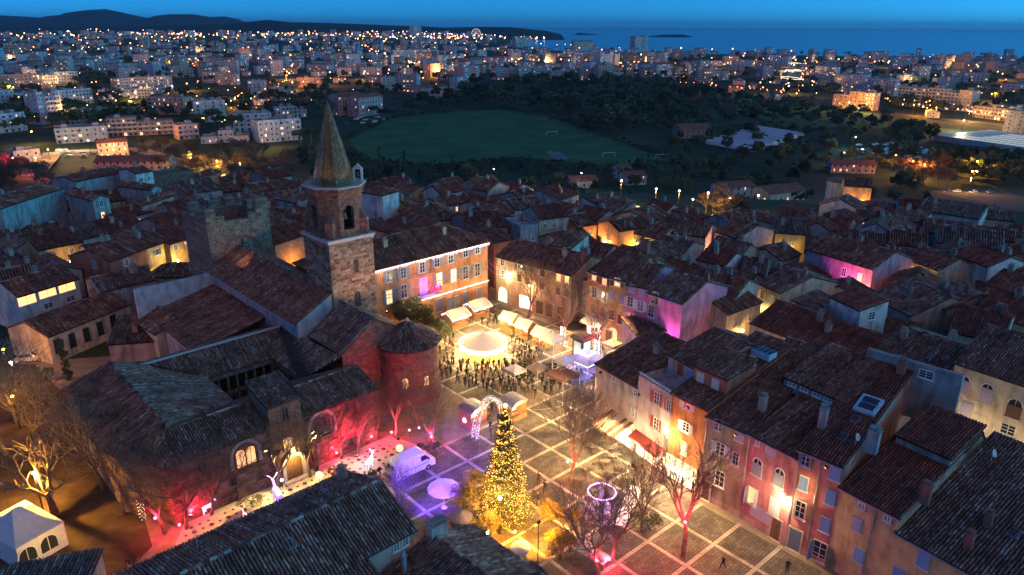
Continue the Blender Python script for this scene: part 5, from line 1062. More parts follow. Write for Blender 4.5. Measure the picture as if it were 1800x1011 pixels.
RT = [('cream house with round vents right of the pink floodlit front', (1593, 455), (1650, 476), 7.4, 9, g(1.8), C_CREAM, 'old', ('F', [5.2], 2, .7, .7, None, .3)), ('gabled house with pink glow on its front near the car park', (1257, 408), (1297, 420), 7.4, 12, g(2.0), (.55, .38, .36), 'old', ('F', [4.6], 2, .8, 1.2, None, .2)),
      ('yellow house with one dark window above the pink gable', (1363, 410), (1425, 414), 7, 8, ('shed', 0, 1.6), C_YEL, 'grey', ('F', [4.4], 1, 1, 1, None, 0)), ('pale teal gabled house on the old town edge', (1510, 402), (1570, 412), 7, 10, ('gablet', .5, 1.8), C_WHITE, 'grey', ('F', [4.4], 1, .8, 1.6, 'teal', 0)),
      ('long pale blank-walled house below the car park lamps', (1613, 370), (1722, 386), 8, 9, ('shed', 0, 1.6), (.56, .56, .48), 'grey', None), ('wide house with pale speckled grey roof at the right', (1647, 426), (1765, 440), 7, 12, g(2.4), C_GREY, 'grey', None),
      ('white house with flat brown roof and high parapet', (1673, 446), (1738, 470), 8.6, 9, g(1.6), C_WHITE, 'red', None), ('bright orange house with a white-framed window at the right edge', (1733, 500), (1784, 515), 9.6, 9, g(1.8), C_ORNG, 'old', ('F', [6.8], 2, .9, 1.6, 'white', 0)),
      ('rose pink house with speckled grey roof in the right quarter', (1610, 522), (1665, 546), 8.2, 12, g(2.0), C_PINK, 'grey', None), ('wide house with plain blue-grey roof in the right quarter', (1527, 520), (1603, 556), 7.6, 14, g(2.4), C_CREAM, 'grey', None),
      ('cream lit house facing the lane beside the market', (1278, 553), (1338, 531), 7.6, 9, g(1.6), C_CREAM, 'old', ('F', [5], 2, .8, 1, None, 0)), ('dark-roofed house behind the cream lane house', (1205, 507), (1290, 528), 8.6, 10, g(2.0), C_CREAM, 'old', None),
      ('house with a small red roof and cream front behind the magenta house', (1225, 456), (1275, 468), 8, 8, g(1.6), C_WHITE, 'red', ('F', [5.8], 2, .9, 1, None, 0)), ('red-roofed house below the white round tower', (1437, 397), (1490, 405), 6.6, 9, g(1.8), C_CREAM, 'red', None),
      ('brown-roofed house near the right edge with pale chimneys', (1667, 582), (1762, 604), 9, 12, g(2.2), C_CREAM, 'red', None), ('red-brown ridge roof house at the right edge', (1712, 548), (1810, 574), 9, 12, g(2.2), C_CREAM, 'red', None),
      ('dark house wedged behind the two-window cream house', (1300, 478), (1345, 484), 7, 9, g(1.6), C_GREY, 'grey', None), ('low tiled house in front of the pale teal gable', (1560, 428), (1630, 436), 6.6, 9, g(1.8), C_CREAM, 'old', None),
      ('small house with white side wall near the far right', (1740, 462), (1800, 478), 7.6, 9, g(1.6), C_WHITE, 'old', ('F', [5.2], 2, .8, 1.2, 'brown', .3)), ('tiled cottage with pale gable beneath the long blank wall', (1560, 380), (1615, 392), 6.4, 9, g(1.6), C_WHITE, 'grey', None)]
RTH = [TH(lb, a, b_, ze, D, rf, c, ti, 0., win=w, chim=2) for lb, a, b_, ze, D, rf, c, ti, w in RT]
# round white tower with its lit house by the park
C = P(1470, 372, -2); t = thing('round_tower', 'round whitewashed tower with flat tiled top beside a lit orange house', 'tower', C); b = MB(); b.lathe((C.x, C.y, C.z), [(4.0, -2), (3.8, 4), (3.7, 9.2)], 20); part(t, 'wall', b, plaster((.52, .5, .48)), smooth=True)
b = MB(); b.lathe((C.x, C.y, C.z), [(3.7, 9.2), (4.0, 9.3), (4.0, 9.6), (3.0, 9.9), (.05, 10.4)], 20); part(t, 'cap', b, TM('grey'), rand=True)
b = MB(); b.lathe((C.x, C.y, C.z), [(3.75, 8.2), (3.95, 8.25), (3.95, 8.5), (3.75, 8.55)], 20); part(t, 'band', b, M_PALEST)
TL = TH('house with orange-lit plain wall attached to the round tower', (1485, 327), (1533, 330), 8, 8, g(1.8), (.6, .46, .26), 'old', -4, win=None, chim=0); wins(TL, 'R', [1.5, 4.5], [2, 4, 6], .8, 1.4, SH['white'], 'closed')
# fill the rest of the old town: houses one can count but hardly tell apart
for h in (R1, R2, R3, R4, R5, R6, R7, R8, T1, T2, T3, M0, M1, M2, M3, M4, N1, HALL, D1): foot(h)
FOOT.append((G(47, 104), 17)); FOOT.append((G(47, 126), 9)); FOOT.append((G(28, 83), 20)); FOOT.append((XY(C), 6)); FOOT.append((XY(P(330, 300, -8)), 22))
TOWN = [tuple(P(*q, 0))[:2] for q in ((-60, 520), (-40, 410), (120, 352), (330, 332), (480, 345), (620, 356), (760, 352), (900, 362), (1010, 392), (1240, 412), (1430, 402), (1540, 395), (1850, 440), (1850, 700), (1560, 660), (1350, 600), (1130, 560), (1000, 470), (870, 440), (660, 440), (480, 460), (380, 470), (250, 560), (60, 570))]
FLAB = {'cream': 'small cream house with tiled roof packed among old town roofs', 'pink': 'small pink-walled house with tiled roof packed among old town roofs', 'grey': 'small grey house with tiled roof packed among old town roofs', 'ochre': 'small ochre house with tiled roof packed among old town roofs', 'white': 'small white house with tiled roof packed among old town roofs'}
FCOL = {'cream': C_CREAM, 'pink': C_PINK, 'grey': C_GREY, 'ochre': C_OCHRE, 'white': C_WHITE}
rs = random.Random(11); xs = [p[0] for p in TOWN]; ys_ = [p[1] for p in TOWN]; n_f = 0
for tr in range(6000):
    x, y = rs.uniform(min(xs), max(xs)), rs.uniform(min(ys_), max(ys_))
    if not inpoly((x, y), TOWN): continue
    w, d = rs.uniform(6, 10), rs.uniform(7, 10); rr = math.hypot(w, d) / 2; c = Vector((x, y, 0))
    if any((c - q).length < (rr + r2) * .70 for q, r2 in FOOT): continue
    ang = rs.choice([-.72, -.75, .76, .8]) + rs.uniform(-.12, .12) + (.25 if x > 60 else 0); r = Vector((math.cos(ang), math.sin(ang), 0)); n = Vector((r.y, -r.x, 0))
    k = rs.choice(list(FCOL)); A_ = c - r * w / 2 + n * d / 2; z0 = min(0, terrain(x, y)) - .5
    h = house('old_town_house', FLAB[k], A_, A_ + r * w, d, z0 + rs.uniform(5.2, 7.6), g(rs.uniform(1.3, 2.0)) if rs.random() < .75 else ('shed', 0, 1.6), FCOL[k], rs.choice(['old', 'old', 'red', 'grey']), z0=z0, group='old town filler ' + k + ' houses', chim=rs.choice([1, 1, 2]), cornice=False); foot(h)
    h.t['group'] = k + ' houses packed in the old town'
    us = [w * .3, w * .7]; wins(h, 'F', [h.ze - 1.9], us, .8, 1.2, SH[rs.choice(['white', 'brown', 'grey', 'blue'])] if rs.random() < .7 else None, 'mix', .22)
    n_f += 1
print('filler houses', n_f)
# street lanterns that light the lanes of the old town
def street_lantern(px, py, z, label, e=300, col=WARM):
    q = P(px, py, z); t = thing('street_lantern', label, 'street lamp', Vector((q.x, q.y, 0))); b = MB(); b.tube((q.x, q.y, 0), (q.x, q.y, z + .1), .05, .04, 6); part(t, 'post', b, M_DARK)
    b = MB(); b.lathe((q.x, q.y, z), [(.08, -.1), (.2, 0), (.22, .3), (.05, .45)], 6); part(t, 'lantern', b, glow('lantern_warm', col, 60))
    light((q.x, q.y, z - .35), col, e, .15, t); return t
for px, py, z, lb, e, c in ((197, 488, 4, 'lantern burning before the brick-red house', 700, PALE), (313, 460, 4, 'lantern burning below the ochre house near the nave', 700, GOLD), (125, 462, 4, 'lantern in the lane by the terracotta-roofed house', 200, GOLD), (222, 541, 4, 'lantern lighting the corner of the long low house', 420, GOLD), (20, 640, 4.5, 'lantern beside the long low house gable', 700, ORANGE), (205, 398, 4, 'lantern under the white strip-windowed house', 240, GOLD), (1400, 362, -2, 'lantern by the park cottage', 350, GOLD)):
    street_lantern(px, py, z, lb, e, c)
def lamp_on(h, u, z, lab, e=240, col=WARM): wall_lamp('wall_lamp', lab, h.p(u, 0, z), h.n, col, e)
for k, u in enumerate((2.5, 8, 13.5, 19, 24)):
    if u < S1.W: lamp_on(S1, u, 4.6, ['first', 'second', 'third', 'fourth', 'fifth'][k] + ' wall lantern along the long dark-red-roofed house', 150)
for u, lb in ((2, 'wall lantern near the seam of the blue-grey-roofed house'), (8, 'wall lantern at the middle of the blue-grey-roofed house')): lamp_on(S1b, u, 4.8, lb, 150)
for k, (i, c, e) in enumerate(((0, GOLD, 420), (1, (1, .4, .3), 500), (2, GOLD, 160), (10, WARM, 220), (11, WARM, 200), (12, WARM, 260), (18, WARM, 200), (7, WARM, 200), (9, GOLD, 160))): lamp_on(RTH[i], RTH[i].W * .4, 4.2, ' '.join(('wall lantern on the ' + RT[i][0]).split()[:15]), e, c)
for k, (i, c, e) in enumerate(((5, WARM, 420), (6, WARM, 460), (7, GOLD, 420), (8, WARM, 360), (3, ORANGE, 300), (0, GOLD, 200))): lamp_on(BKH[i], BKH[i].W * .5, 4.4, ('wall lantern on the ' + BK[i][0]).replace('cream house with three dark windows and two arches', 'three-window cream house'), e, c)
lamp_on(S3, 2.2, 4, 'wall lantern on the two-window cream house', 200, GOLD)
lamp_on(TL, TL.W * .55, 3.2, 'wall lantern on the orange-lit house by the round tower', 1400, ORANGE)
# ------------------------------------------------------------------ trees
M_BARK = noise_mat('bark', [(.3, (.10, .075, .055)), (.7, (.26, .21, .16))], 3.)
def leaf_mat(name, lo, hi):
    m = bpy.data.materials.new(name); m.use_nodes = True; nt = m.node_tree; b = nt.nodes['Principled BSDF']; a = nt.nodes.new('ShaderNodeAttribute'); a.attribute_name = 'rand'
    nt.links.new(ramp(nt, a.outputs['Fac'], [(0, lo), (1, hi)]), b.inputs['Base Color']); b.inputs['Roughness'].default_value = .7; MATS[name] = m; return m
ML_DARK = leaf_mat('evergreen_leaf', (.02, .04, .018), (.06, .10, .04)); ML_OLIVE = leaf_mat('olive_leaf', (.05, .07, .025), (.13, .15, .06)); ML_YEL = leaf_mat('yellow_leaf', (.16, .12, .03), (.38, .27, .06)); ML_RUST = leaf_mat('rust_twig', (.06, .035, .025), (.14, .08, .055))
def bare_tree_mesh(seed, ht=10., fork=.3, spread=.5, depth=6, fat=1.):
    rs = random.Random(seed); tr, cr = MB(), MB(); LEN = [fork, .24, .2, .16, .13, .1, .08]
    def grow(p, d, r, lv):
        L = ht * LEN[lv] * rs.uniform(.8, 1.15); steps = 3 if lv < 4 else 2; q = p; tops = []
        for i in range(steps):
            d2 = (d + Vector((rs.gauss(0, .1), rs.gauss(0, .1), rs.gauss(0, .05) + (.1 if lv else 0)))).normalized(); e = q + d2 * L / steps
            r0, r1 = r * (1 - .35 * i / steps), r * (1 - .35 * (i + 1) / steps)
            (tr if lv == 0 else cr).tube(q, e, max(r0, .02), max(r1, .016), 8 if lv == 0 else 5 if lv < 3 else 3, False, rs.random()); q, d = e, d2
            if lv >= 2 and i < steps - 1 and rs.random() < .55: tops.append((e, d2))
        if lv >= depth: return
        n = 4 if lv == 0 else 3 if lv < 3 else 2; a0 = rs.uniform(0, 6.28)
        for k in range(n):
            a = a0 + k * 6.28 / n + rs.uniform(-.5, .5); x = d.orthogonal().normalized(); y = d.cross(x); sp = spread * rs.uniform(.55, 1.3)
            dd = (d * math.cos(sp) + (x * math.cos(a) + y * math.sin(a)) * math.sin(sp)); dd.z = max(dd.z, .15); dd.normalize(); grow(q, dd, r * .6, lv + 1)
        for e, d2 in tops:
            a = rs.uniform(0, 6.28); x = d2.orthogonal().normalized(); y = d2.cross(x); dd = (d2 * .7 + (x * math.cos(a) + y * math.sin(a)) * .7); dd.z = max(dd.z, .1); grow(e, dd.normalized(), r * .4, min(depth, lv + 2))
    grow(Vector((0, 0, 0)), Vector((rs.gauss(0, .04), rs.gauss(0, .04), 1)), ht * .026 * fat, 0)
    return tr.mesh('trunk', M_BARK), cr.mesh('crown', M_BARK)
BARE = [bare_tree_mesh(s, 10, f, sp, 6) for s, f, sp in ((1, .3, .45), (2, .34, .5), (3, .28, .48), (5, .3, .55))]
POLL = bare_tree_mesh(9, 9, .3, .75, 4, 1.7)
print('bare tree tris', [2 * len(m[1].polygons) for m in BARE])
def put_tree(meshes, name, label, pos, sc=1., rz=None, group=None, cat='tree', sz=None):
    t = thing(name, label, cat, pos, random.uniform(0, 6.28) if rz is None else rz, group); s_ = (sc, sc, sz or sc)
    for n, me in zip(('trunk', 'crown'), meshes): o = obj(n, me, t, (0, 0, 0)); o.scale = s_
    return t
def leafy_mesh(seed, ht, rad, base, n, leaf, m, kind='round', clumps=26):
    rs = random.Random(seed); cr, tr = MB(), MB(); tr.tube((0, 0, 0), (0, 0, base + .3 * (ht - base)), ht * .03, ht * .018, 6)
    cs = []
    for k in range(clumps):
        a = rs.uniform(0, 6.28); f = rs.random()
        if kind == 'cone': z = base + (ht - base) * f; R_ = rad * (1 - f) * rs.uniform(.35, .9); c = (R_ * math.cos(a), R_ * math.sin(a), z); cl = rad * (.2 + .3 * (1 - f))
        elif kind == 'cypress': z = base + (ht - base) * f; R_ = rad * math.sin(math.pi * min(.95, .15 + f * .85)) * .4; c = (R_ * math.cos(a), R_ * math.sin(a), z); cl = rad * .5
        elif kind == 'umbrella': R_ = rad * math.sqrt(f); c = (R_ * math.cos(a), R_ * math.sin(a), ht - (ht - base) * .5 - .35 * (ht - base) * (R_ / rad) ** 2 + rs.uniform(-.1, .25) * (ht - base)); cl = rad * .28
        else:
            th = math.acos(rs.uniform(-.6, 1)); q = rs.uniform(.45, .85); c = (rad * q * math.sin(th) * math.cos(a), rad * q * math.sin(th) * math.sin(a), (base + ht) / 2 + (ht - base) / 2 * q * math.cos(th)); cl = rad * rs.uniform(.25, .42)
        cs.append((c, cl, rs.uniform(0, .5)))
        if k < 8 and kind != 'cypress': tr.tube((0, 0, base * .8 if kind != 'cone' else c[2] - .5), c, ht * .012, ht * .004, 4, False)
    for i in range(n):
        c, cl, sh = cs[i % len(cs)]; v = Vector((rs.gauss(0, 1), rs.gauss(0, 1), rs.gauss(0, 1))).normalized() * cl * rs.uniform(.55, 1.0) ; v.z *= .75; p = Vector(c) + v
        x = Vector((rs.gauss(0, 1), rs.gauss(0, 1), rs.gauss(0, .6))).normalized(); y = x.orthogonal().normalized(); L = leaf * rs.uniform(.6, 1.3)
        cr.quad(p - x * L * .5, p + y * L * .35, p + x * L * .5, p - y * L * .35, r=min(1, max(0, sh + rs.uniform(0, .5))))
    return tr.mesh('trunk', M_BARK), cr.mesh('crown', m, rand=True)
EVG = [leafy_mesh(1, 8, 3, 1.8, 5000, .34, ML_OLIVE), leafy_mesh(2, 8, 2.7, 1.5, 5000, .34, ML_OLIVE)]
MID_ROUND = [leafy_mesh(3, 8, 3.8, 1.0, 1400, .8, ML_DARK), leafy_mesh(4, 9, 3.6, 1.2, 1400, .8, ML_DARK), leafy_mesh(5, 7, 4.2, .6, 1400, .85, ML_OLIVE)]
MID_PINE = [leafy_mesh(6, 11, 6.5, 6.5, 1700, .9, ML_DARK, 'umbrella', 40), leafy_mesh(7, 10, 5, 6, 1400, .9, ML_DARK, 'umbrella', 30)]
MID_CYP = [leafy_mesh(8, 12, 1.5, .4, 900, .6, ML_DARK, 'cypress')]
SHRUB = [leafy_mesh(9, 1.5, .8, .3, 500, .16, ML_OLIVE), leafy_mesh(10, 1.4, .9, .2, 500, .16, ML_DARK)]
# --- bare plane trees on the square and by the cloister (base pixels)
def red_spot(t, pos, e=420, col=RED, em=70):
    b = MB(); b.ball((pos.x, pos.y, pos.z), .16, 8); o = part(t, 'red_lamp', b, glow('red_lamp_glow', (1, .05, .08), 18)); light(Vector(pos) + Vector((0, 0, .05)), col, e, .2, t); return o
def fairy(t, base, h0, h1, rad, n, m):
    b = MB()
    for k in range(n):
        f = k / n; a = k * 2.4; q = base + Vector((math.cos(a) * rad, math.sin(a) * rad, h0 + (h1 - h0) * f)); b.ball(q, .035, 4)
    part(t, 'string_lights', b, m, stuff=True)
G_FAIRY = glow('fairy_white', (1, .85, .7), 9)
PT = [(1201, 978, 1.05, 'plane tree with a red lamp in its fork near the pink house', 0), (1001, 848, 1.0, 'bare plane tree with pink-lit limbs by the café awning', 1), (1052, 1022, .95, 'bare plane tree with red-lit branches over the near garden', 2), (989, 606, 1.0, 'bare plane tree with white lights round its trunk by the market huts', 3), (1048, 630, .85, 'bare plane tree with wrapped white trunk and red fork by the kiosk', 0), (928, 560, 1.0, 'tall bare plane tree with red-lit twigs before the peach house', 1),
      (290, 938, .85, 'bare plane tree glowing red at the corner of the cloister', 2), (328, 930, .8, 'bare tree with red-lit trunk beside the glowing corner tree', 3), (252, 915, .8, 'bare tree at the edge of the earth court with pink trunk', 0), (372, 905, .8, 'bare tree before the dark cloister door', 1), (488, 862, .8, 'slim bare tree left of the cloister porch', 2), (600, 806, .75, 'bare tree with red-lit trunk before the red cloister wall', 3), (628, 800, .75, 'second bare tree before the red cloister wall, beside a dark slot window', 0), (660, 775, .7, 'bare tree where cloister wall meets the apse', 1), (765, 790, .8, 'bare tree with the bright red lamp behind the van', 2), (735, 745, .75, 'dark bare tree against the round apse', 3),
      (97, 905, 1.15, 'big pollarded plane tree around the orange street lamp', 3), (12, 800, 1.2, 'tall bare tree lit orange beside the lane', 1), (30, 745, 1.1, 'thin bare tree by the lane before the long low house', 2), (700, 925, .6, 'small bare tree at the purple paving edge', 0), (1128, 935, .75, 'bare tree behind the white market bench', 2), (1075, 990, .8, 'bare red-lit tree next to the near garden hedge', 3), (1092, 720, .7, 'thin leafy-twigged tree against the cream café house', 1), (1165, 610, .7, 'bare tree before the purple house', 0), (215, 905, .9, 'bare tree on the earth court before the cloister corner', 1), (180, 860, .95, 'bare tree along the orange-lit cloister side', 2), (150, 800, .9, 'bare tree halfway along the orange-lit cloister side', 3), (70, 790, 1.0, 'bare golden-lit tree behind the big pollarded tree', 0), (420, 880, .75, 'bare tree before the lit twin-arched window', 3), (695, 770, .7, 'bare tree between cloister end and van', 0), (545, 838, .7, 'thin bare tree right of the porch', 2), (1010, 775, .7, 'thin bare tree by the café terrace', 2)]
TREES = {}
for k, (x, y, sc, lb, i) in enumerate(PT):
    p = P(x, y); TREES[(x, y)] = t = put_tree(POLL if x == 97 else BARE[i], 'plane_tree', lb, p, sc)
for key, dz, e in (((1201, 978), 4.6, 900), ((290, 938), 2.4, 420), ((765, 790), 2.2, 700), ((600, 806), 1.2, 330), ((1001, 848), 3.2, 330), ((1052, 1022), 3.0, 420), ((989, 606), 3.4, 120), ((1048, 630), 3.2, 200), ((328, 930), 1.0, 160), ((928, 560), 2.5, 160), ((372, 905), 1.0, 120), ((660, 775), 1.0, 330), ((1075, 990), 1.0, 420), ((695, 770), 1.2, 260)):
    t = TREES[key]; v = Vector((-.35, -.6, dz)); t.rotation_euler = (0, 0, 0); red_spot(t, t.location + v, e * 1.5)
for key in ((989, 606), (1048, 630)): t = TREES[key]; fairy(t, t.location.copy(), .2, 3.2, .42, 120, G_FAIRY)
t = TREES[(252, 915)]; t.rotation_euler = (0, 0, 0); fairy(t, t.location.copy(), .2, 2.6, .3, 40, glow('fairy_warm', (1, .7, .4), 4))
for k, (x, y, s_) in enumerate(((698, 578, 1.0), (722, 590, .95), (744, 600, .9), (765, 612, .75), (782, 606, .55))): put_tree(EVG[k % 2], 'evergreen_tree', ['dense evergreen tree nearest the bell tower', 'dense evergreen tree in the middle of the row by the apse', 'dense evergreen tree whose crown touches the apse roof', 'rounded evergreen tree at the carousel end of the row', 'small clipped evergreen by the first market hut'][k], P(x, y), s_)
YELT = [leafy_mesh(21, 6, 2.6, 1.2, 2600, .24, ML_YEL), leafy_mesh(22, 3.2, 1.8, .4, 1600, .2, ML_YEL)]
put_tree(YELT[0], 'yellow_tree', 'yellow-leaved tree lit from below beside the Christmas tree', P(846, 905), .9); put_tree(YELT[0], 'yellow_tree', 'low golden tree left of the uplit bush', P(815, 905), .7); put_tree(YELT[1], 'yellow_bush', 'round golden bush under the uplight', P(858, 940), .9, cat='bush'); put_tree(YELT[1], 'yellow_bush', 'golden bush by the orange-lit path', P(985, 985), 1.1, cat='bush'); put_tree(YELT[1], 'yellow_bush', 'olive and gold hedge bush beside the pale band', P(968, 920), .9, cat='bush'); put_tree(SHRUB[1], 'shrub', 'dark shrub under the purple neon ride', P(1140, 930), 1.5, cat='shrub')
for k, (x, y, s_, lb) in enumerate(((430, 900, 1.2, 'round dark shrub on the lozenge paving'), (452, 888, .9, 'low green shrub in front of the porch'), (585, 838, .9, 'low shrub near the lit round ornament'), (755, 800, 1.6, 'dark shrub under the red lamp'), (960, 668, 1.8, 'dark round shrub among the crowd'), (925, 655, 1.6, 'dark bushy planter behind the carousel crowd'), (1022, 572, 1.5, 'clipped round bush by the low white house'), (845, 555, 1.3, 'bush between the two town hall huts'), (930, 940, .8, 'spiky palm-like plant on the orange path'), (80, 670, 1.6, 'dark shrub by the lane wall'))): put_tree(SHRUB[k % 2], 'shrub', lb, P(x, y), s_, cat='shrub')
put_tree(MID_CYP[0], 'cypress', 'dark cypress in front of the long low house', P(122, 668), .55, cat='tree')
# --- Christmas tree
def xmas():
    base = P(888, 905); Ht = 13.4; t = thing('christmas_tree', 'tall Christmas tree covered in golden lights on the square', 'christmas tree', base); rs = random.Random(4)
    b = MB(); b.tube(base, base + Vector((0, 0, Ht * .95)), .22, .03, 8); part(t, 'trunk', b, M_BARK)
    b = MB(); l = MB()
    def env(f, a): return (2.6 * (1 - f) ** .85 + .16) * (1 + .12 * math.sin(a * 3 + f * 9) * math.sin(a * 7 - f * 23) + .10 * math.sin(f * 75 + a))
    for i in range(13000):
        f = rs.random() ** 1.3; a = rs.uniform(0, 6.28); q = env(f, a) * rs.uniform(.4, 1.05); p = base + Vector((q * math.cos(a), q * math.sin(a), .6 + f * (Ht - .6) - q * .14))
        x = Vector((math.cos(a), math.sin(a), rs.uniform(-.5, .2))).normalized(); y = Vector((-x.y, x.x, rs.uniform(-.4, .4))).normalized(); L = rs.uniform(.16, .38)
        b.quad(p - x * L * .5, p + y * L * .25, p + x * L * .5, p - y * L * .25, r=rs.random())
    part(t, 'foliage', b, leaf_mat('fir_needles', (.05, .06, .015), (.16, .15, .05)), rand=True)
    # garlands wound unevenly round the tree
    for i in range(3800):
        if i % 3: f = (i / 3800 + rs.gauss(0, .012)) % 1; a = f * 95 + rs.gauss(0, .1)
        else: f = rs.random(); a = rs.uniform(0, 6.28)
        f = min(.99, max(0, f)) ** 1.35; q = env(f, a) * rs.uniform(.7, 1.04); p = base + Vector((q * math.cos(a), q * math.sin(a), .6 + f * (Ht - .6) - q * .12 + rs.gauss(0, .06))); l.ball(p, rs.uniform(.014, .03), 4)
    part(t, 'golden_lights', l, glow('golden_bulb', (1, .48, .07), 10), stuff=True)
    b = MB(); b.ball(base + Vector((0, 0, Ht)), .22, 8); part(t, 'tree_top', b, glow('tree_top_glow', (1, .7, .2), 12))
    for z, e in ((2, 500), (5, 330), (8, 200)):
        for a in (0, 2.1, 4.2): light(base + Vector((math.cos(a) * 3.6 * (1 - z / 14), math.sin(a) * 3.6 * (1 - z / 14), z)), GOLD, e * .28, .5, t)
xmas()
# ------------------------------------------------------------------ market, carousel, vehicles, people
M_CANV = mat('white_canvas', (.7, .68, .66), .8, .08, 2); M_HUT = mat('pine_boards', (.36, .22, .10), .75, .25, 3); M_GREYR = mat('grey_felt_roof', (.3, .27, .3), .85, .15, 3); M_WHR = mat('frosted_roof', (.66, .66, .66), .7, .12, 3)
def carousel():
    C = XY(P(848, 640)) + Vector((0, 3.3, 0)); t = thing('carousel', 'round carousel with glowing canopy rim and painted horses', 'carousel', C); zr = Z_at(848, 602, C)
    b = MB(); b.lathe(C, [(.01, .28), (3.4, .28), (3.4, 0)], 32); part(t, 'platform', b, mat('carousel_gold', (.55, .33, .08), .5, .2, 3))
    b = MB(); b.lathe((C.x, C.y, 0), [(3.75, zr), (3.4, zr + .3), (1.6, zr + 1.15), (.35, zr + 1.75), (.05, zr + 2.1)], 32); part(t, 'canopy', b, mat('carousel_canvas', (.6, .48, .38), .7, .1, emit=(1, .7, .42), es=.55), smooth=True)  # faint emission stands in for lamplight on and through the canvas
    b = MB()
    for k in range(16):
        a0, a1 = 2 * math.pi * k / 16, 2 * math.pi * (k + 1) / 16
        p = [C + Vector((math.cos(a) * R_, math.sin(a) * R_, z)) for a, R_, z in ((a0, 3.78, zr + .05), (a1, 3.78, zr + .05), (a1, 3.8, zr - .35), ((a0 + a1) / 2, 3.82, zr - .75), (a0, 3.8, zr - .35))]
        b.poly(*p)
    part(t, 'rounding_board', b, glow('carousel_rim', (1, .7, .3), 3.5))
    b = MB()
    for k in range(64): a = 2 * math.pi * k / 64; b.ball(C + Vector((math.cos(a) * 3.86, math.sin(a) * 3.86, zr + .1)), .075, 6)
    part(t, 'rim_bulbs', b, glow('carousel_bulb', (1, .82, .5), 10), stuff=True)
    b = MB(); b.lathe((C.x, C.y, 0), [(.9, .28), (.9, zr - .2), (1.2, zr)], 12); part(t, 'centre_drum', b, glow('drum_glow', (1, .66, .25), 3.5))
    hm = MB(); hm.tube((-.45, 0, 0), (.4, 0, .05), .2, .24, 8); hm.tube((.35, 0, .1), (.62, 0, .55), .15, .1, 6); hm.tube((.6, 0, .55), (.88, 0, .42), .11, .06, 6)
    for x, s_ in ((-.38, .12), (-.38, -.12), (.32, .12), (.32, -.12)): hm.tube((x, s_, -.05), (x + (.15 if x > 0 else -.15), s_, -.5), .06, .03, 5)
    hm.tube((-.45, 0, .05), (-.75, 0, -.2), .05, .02, 5); hme = hm.mesh('horse', M_WHITE); pm = MB(); pm.tube((0, 0, -1.1), (0, 0, zr - 1.3), .03, None, 5); pme = pm.mesh('pole', mat('brass', (.6, .42, .12), .3, 0, metal=.9))
    for k in range(12):
        a = 2 * math.pi * k / 12; R_ = 2.7 if k % 2 else 2.0; o = obj('horse', hme, t, (math.cos(a) * R_, math.sin(a) * R_, 1.35 + .2 * math.sin(k * 2.)), a + math.pi / 2); obj('pole', pme, o)
    for k in range(6): a = 2 * math.pi * k / 6; light(C + Vector((math.cos(a) * 4.1, math.sin(a) * 4.1, zr - .5)), (1, .62, .22), 900, .35, t)
    light(C + Vector((0, 0, zr - .6)), GOLD, 700, .5, t)
carousel()
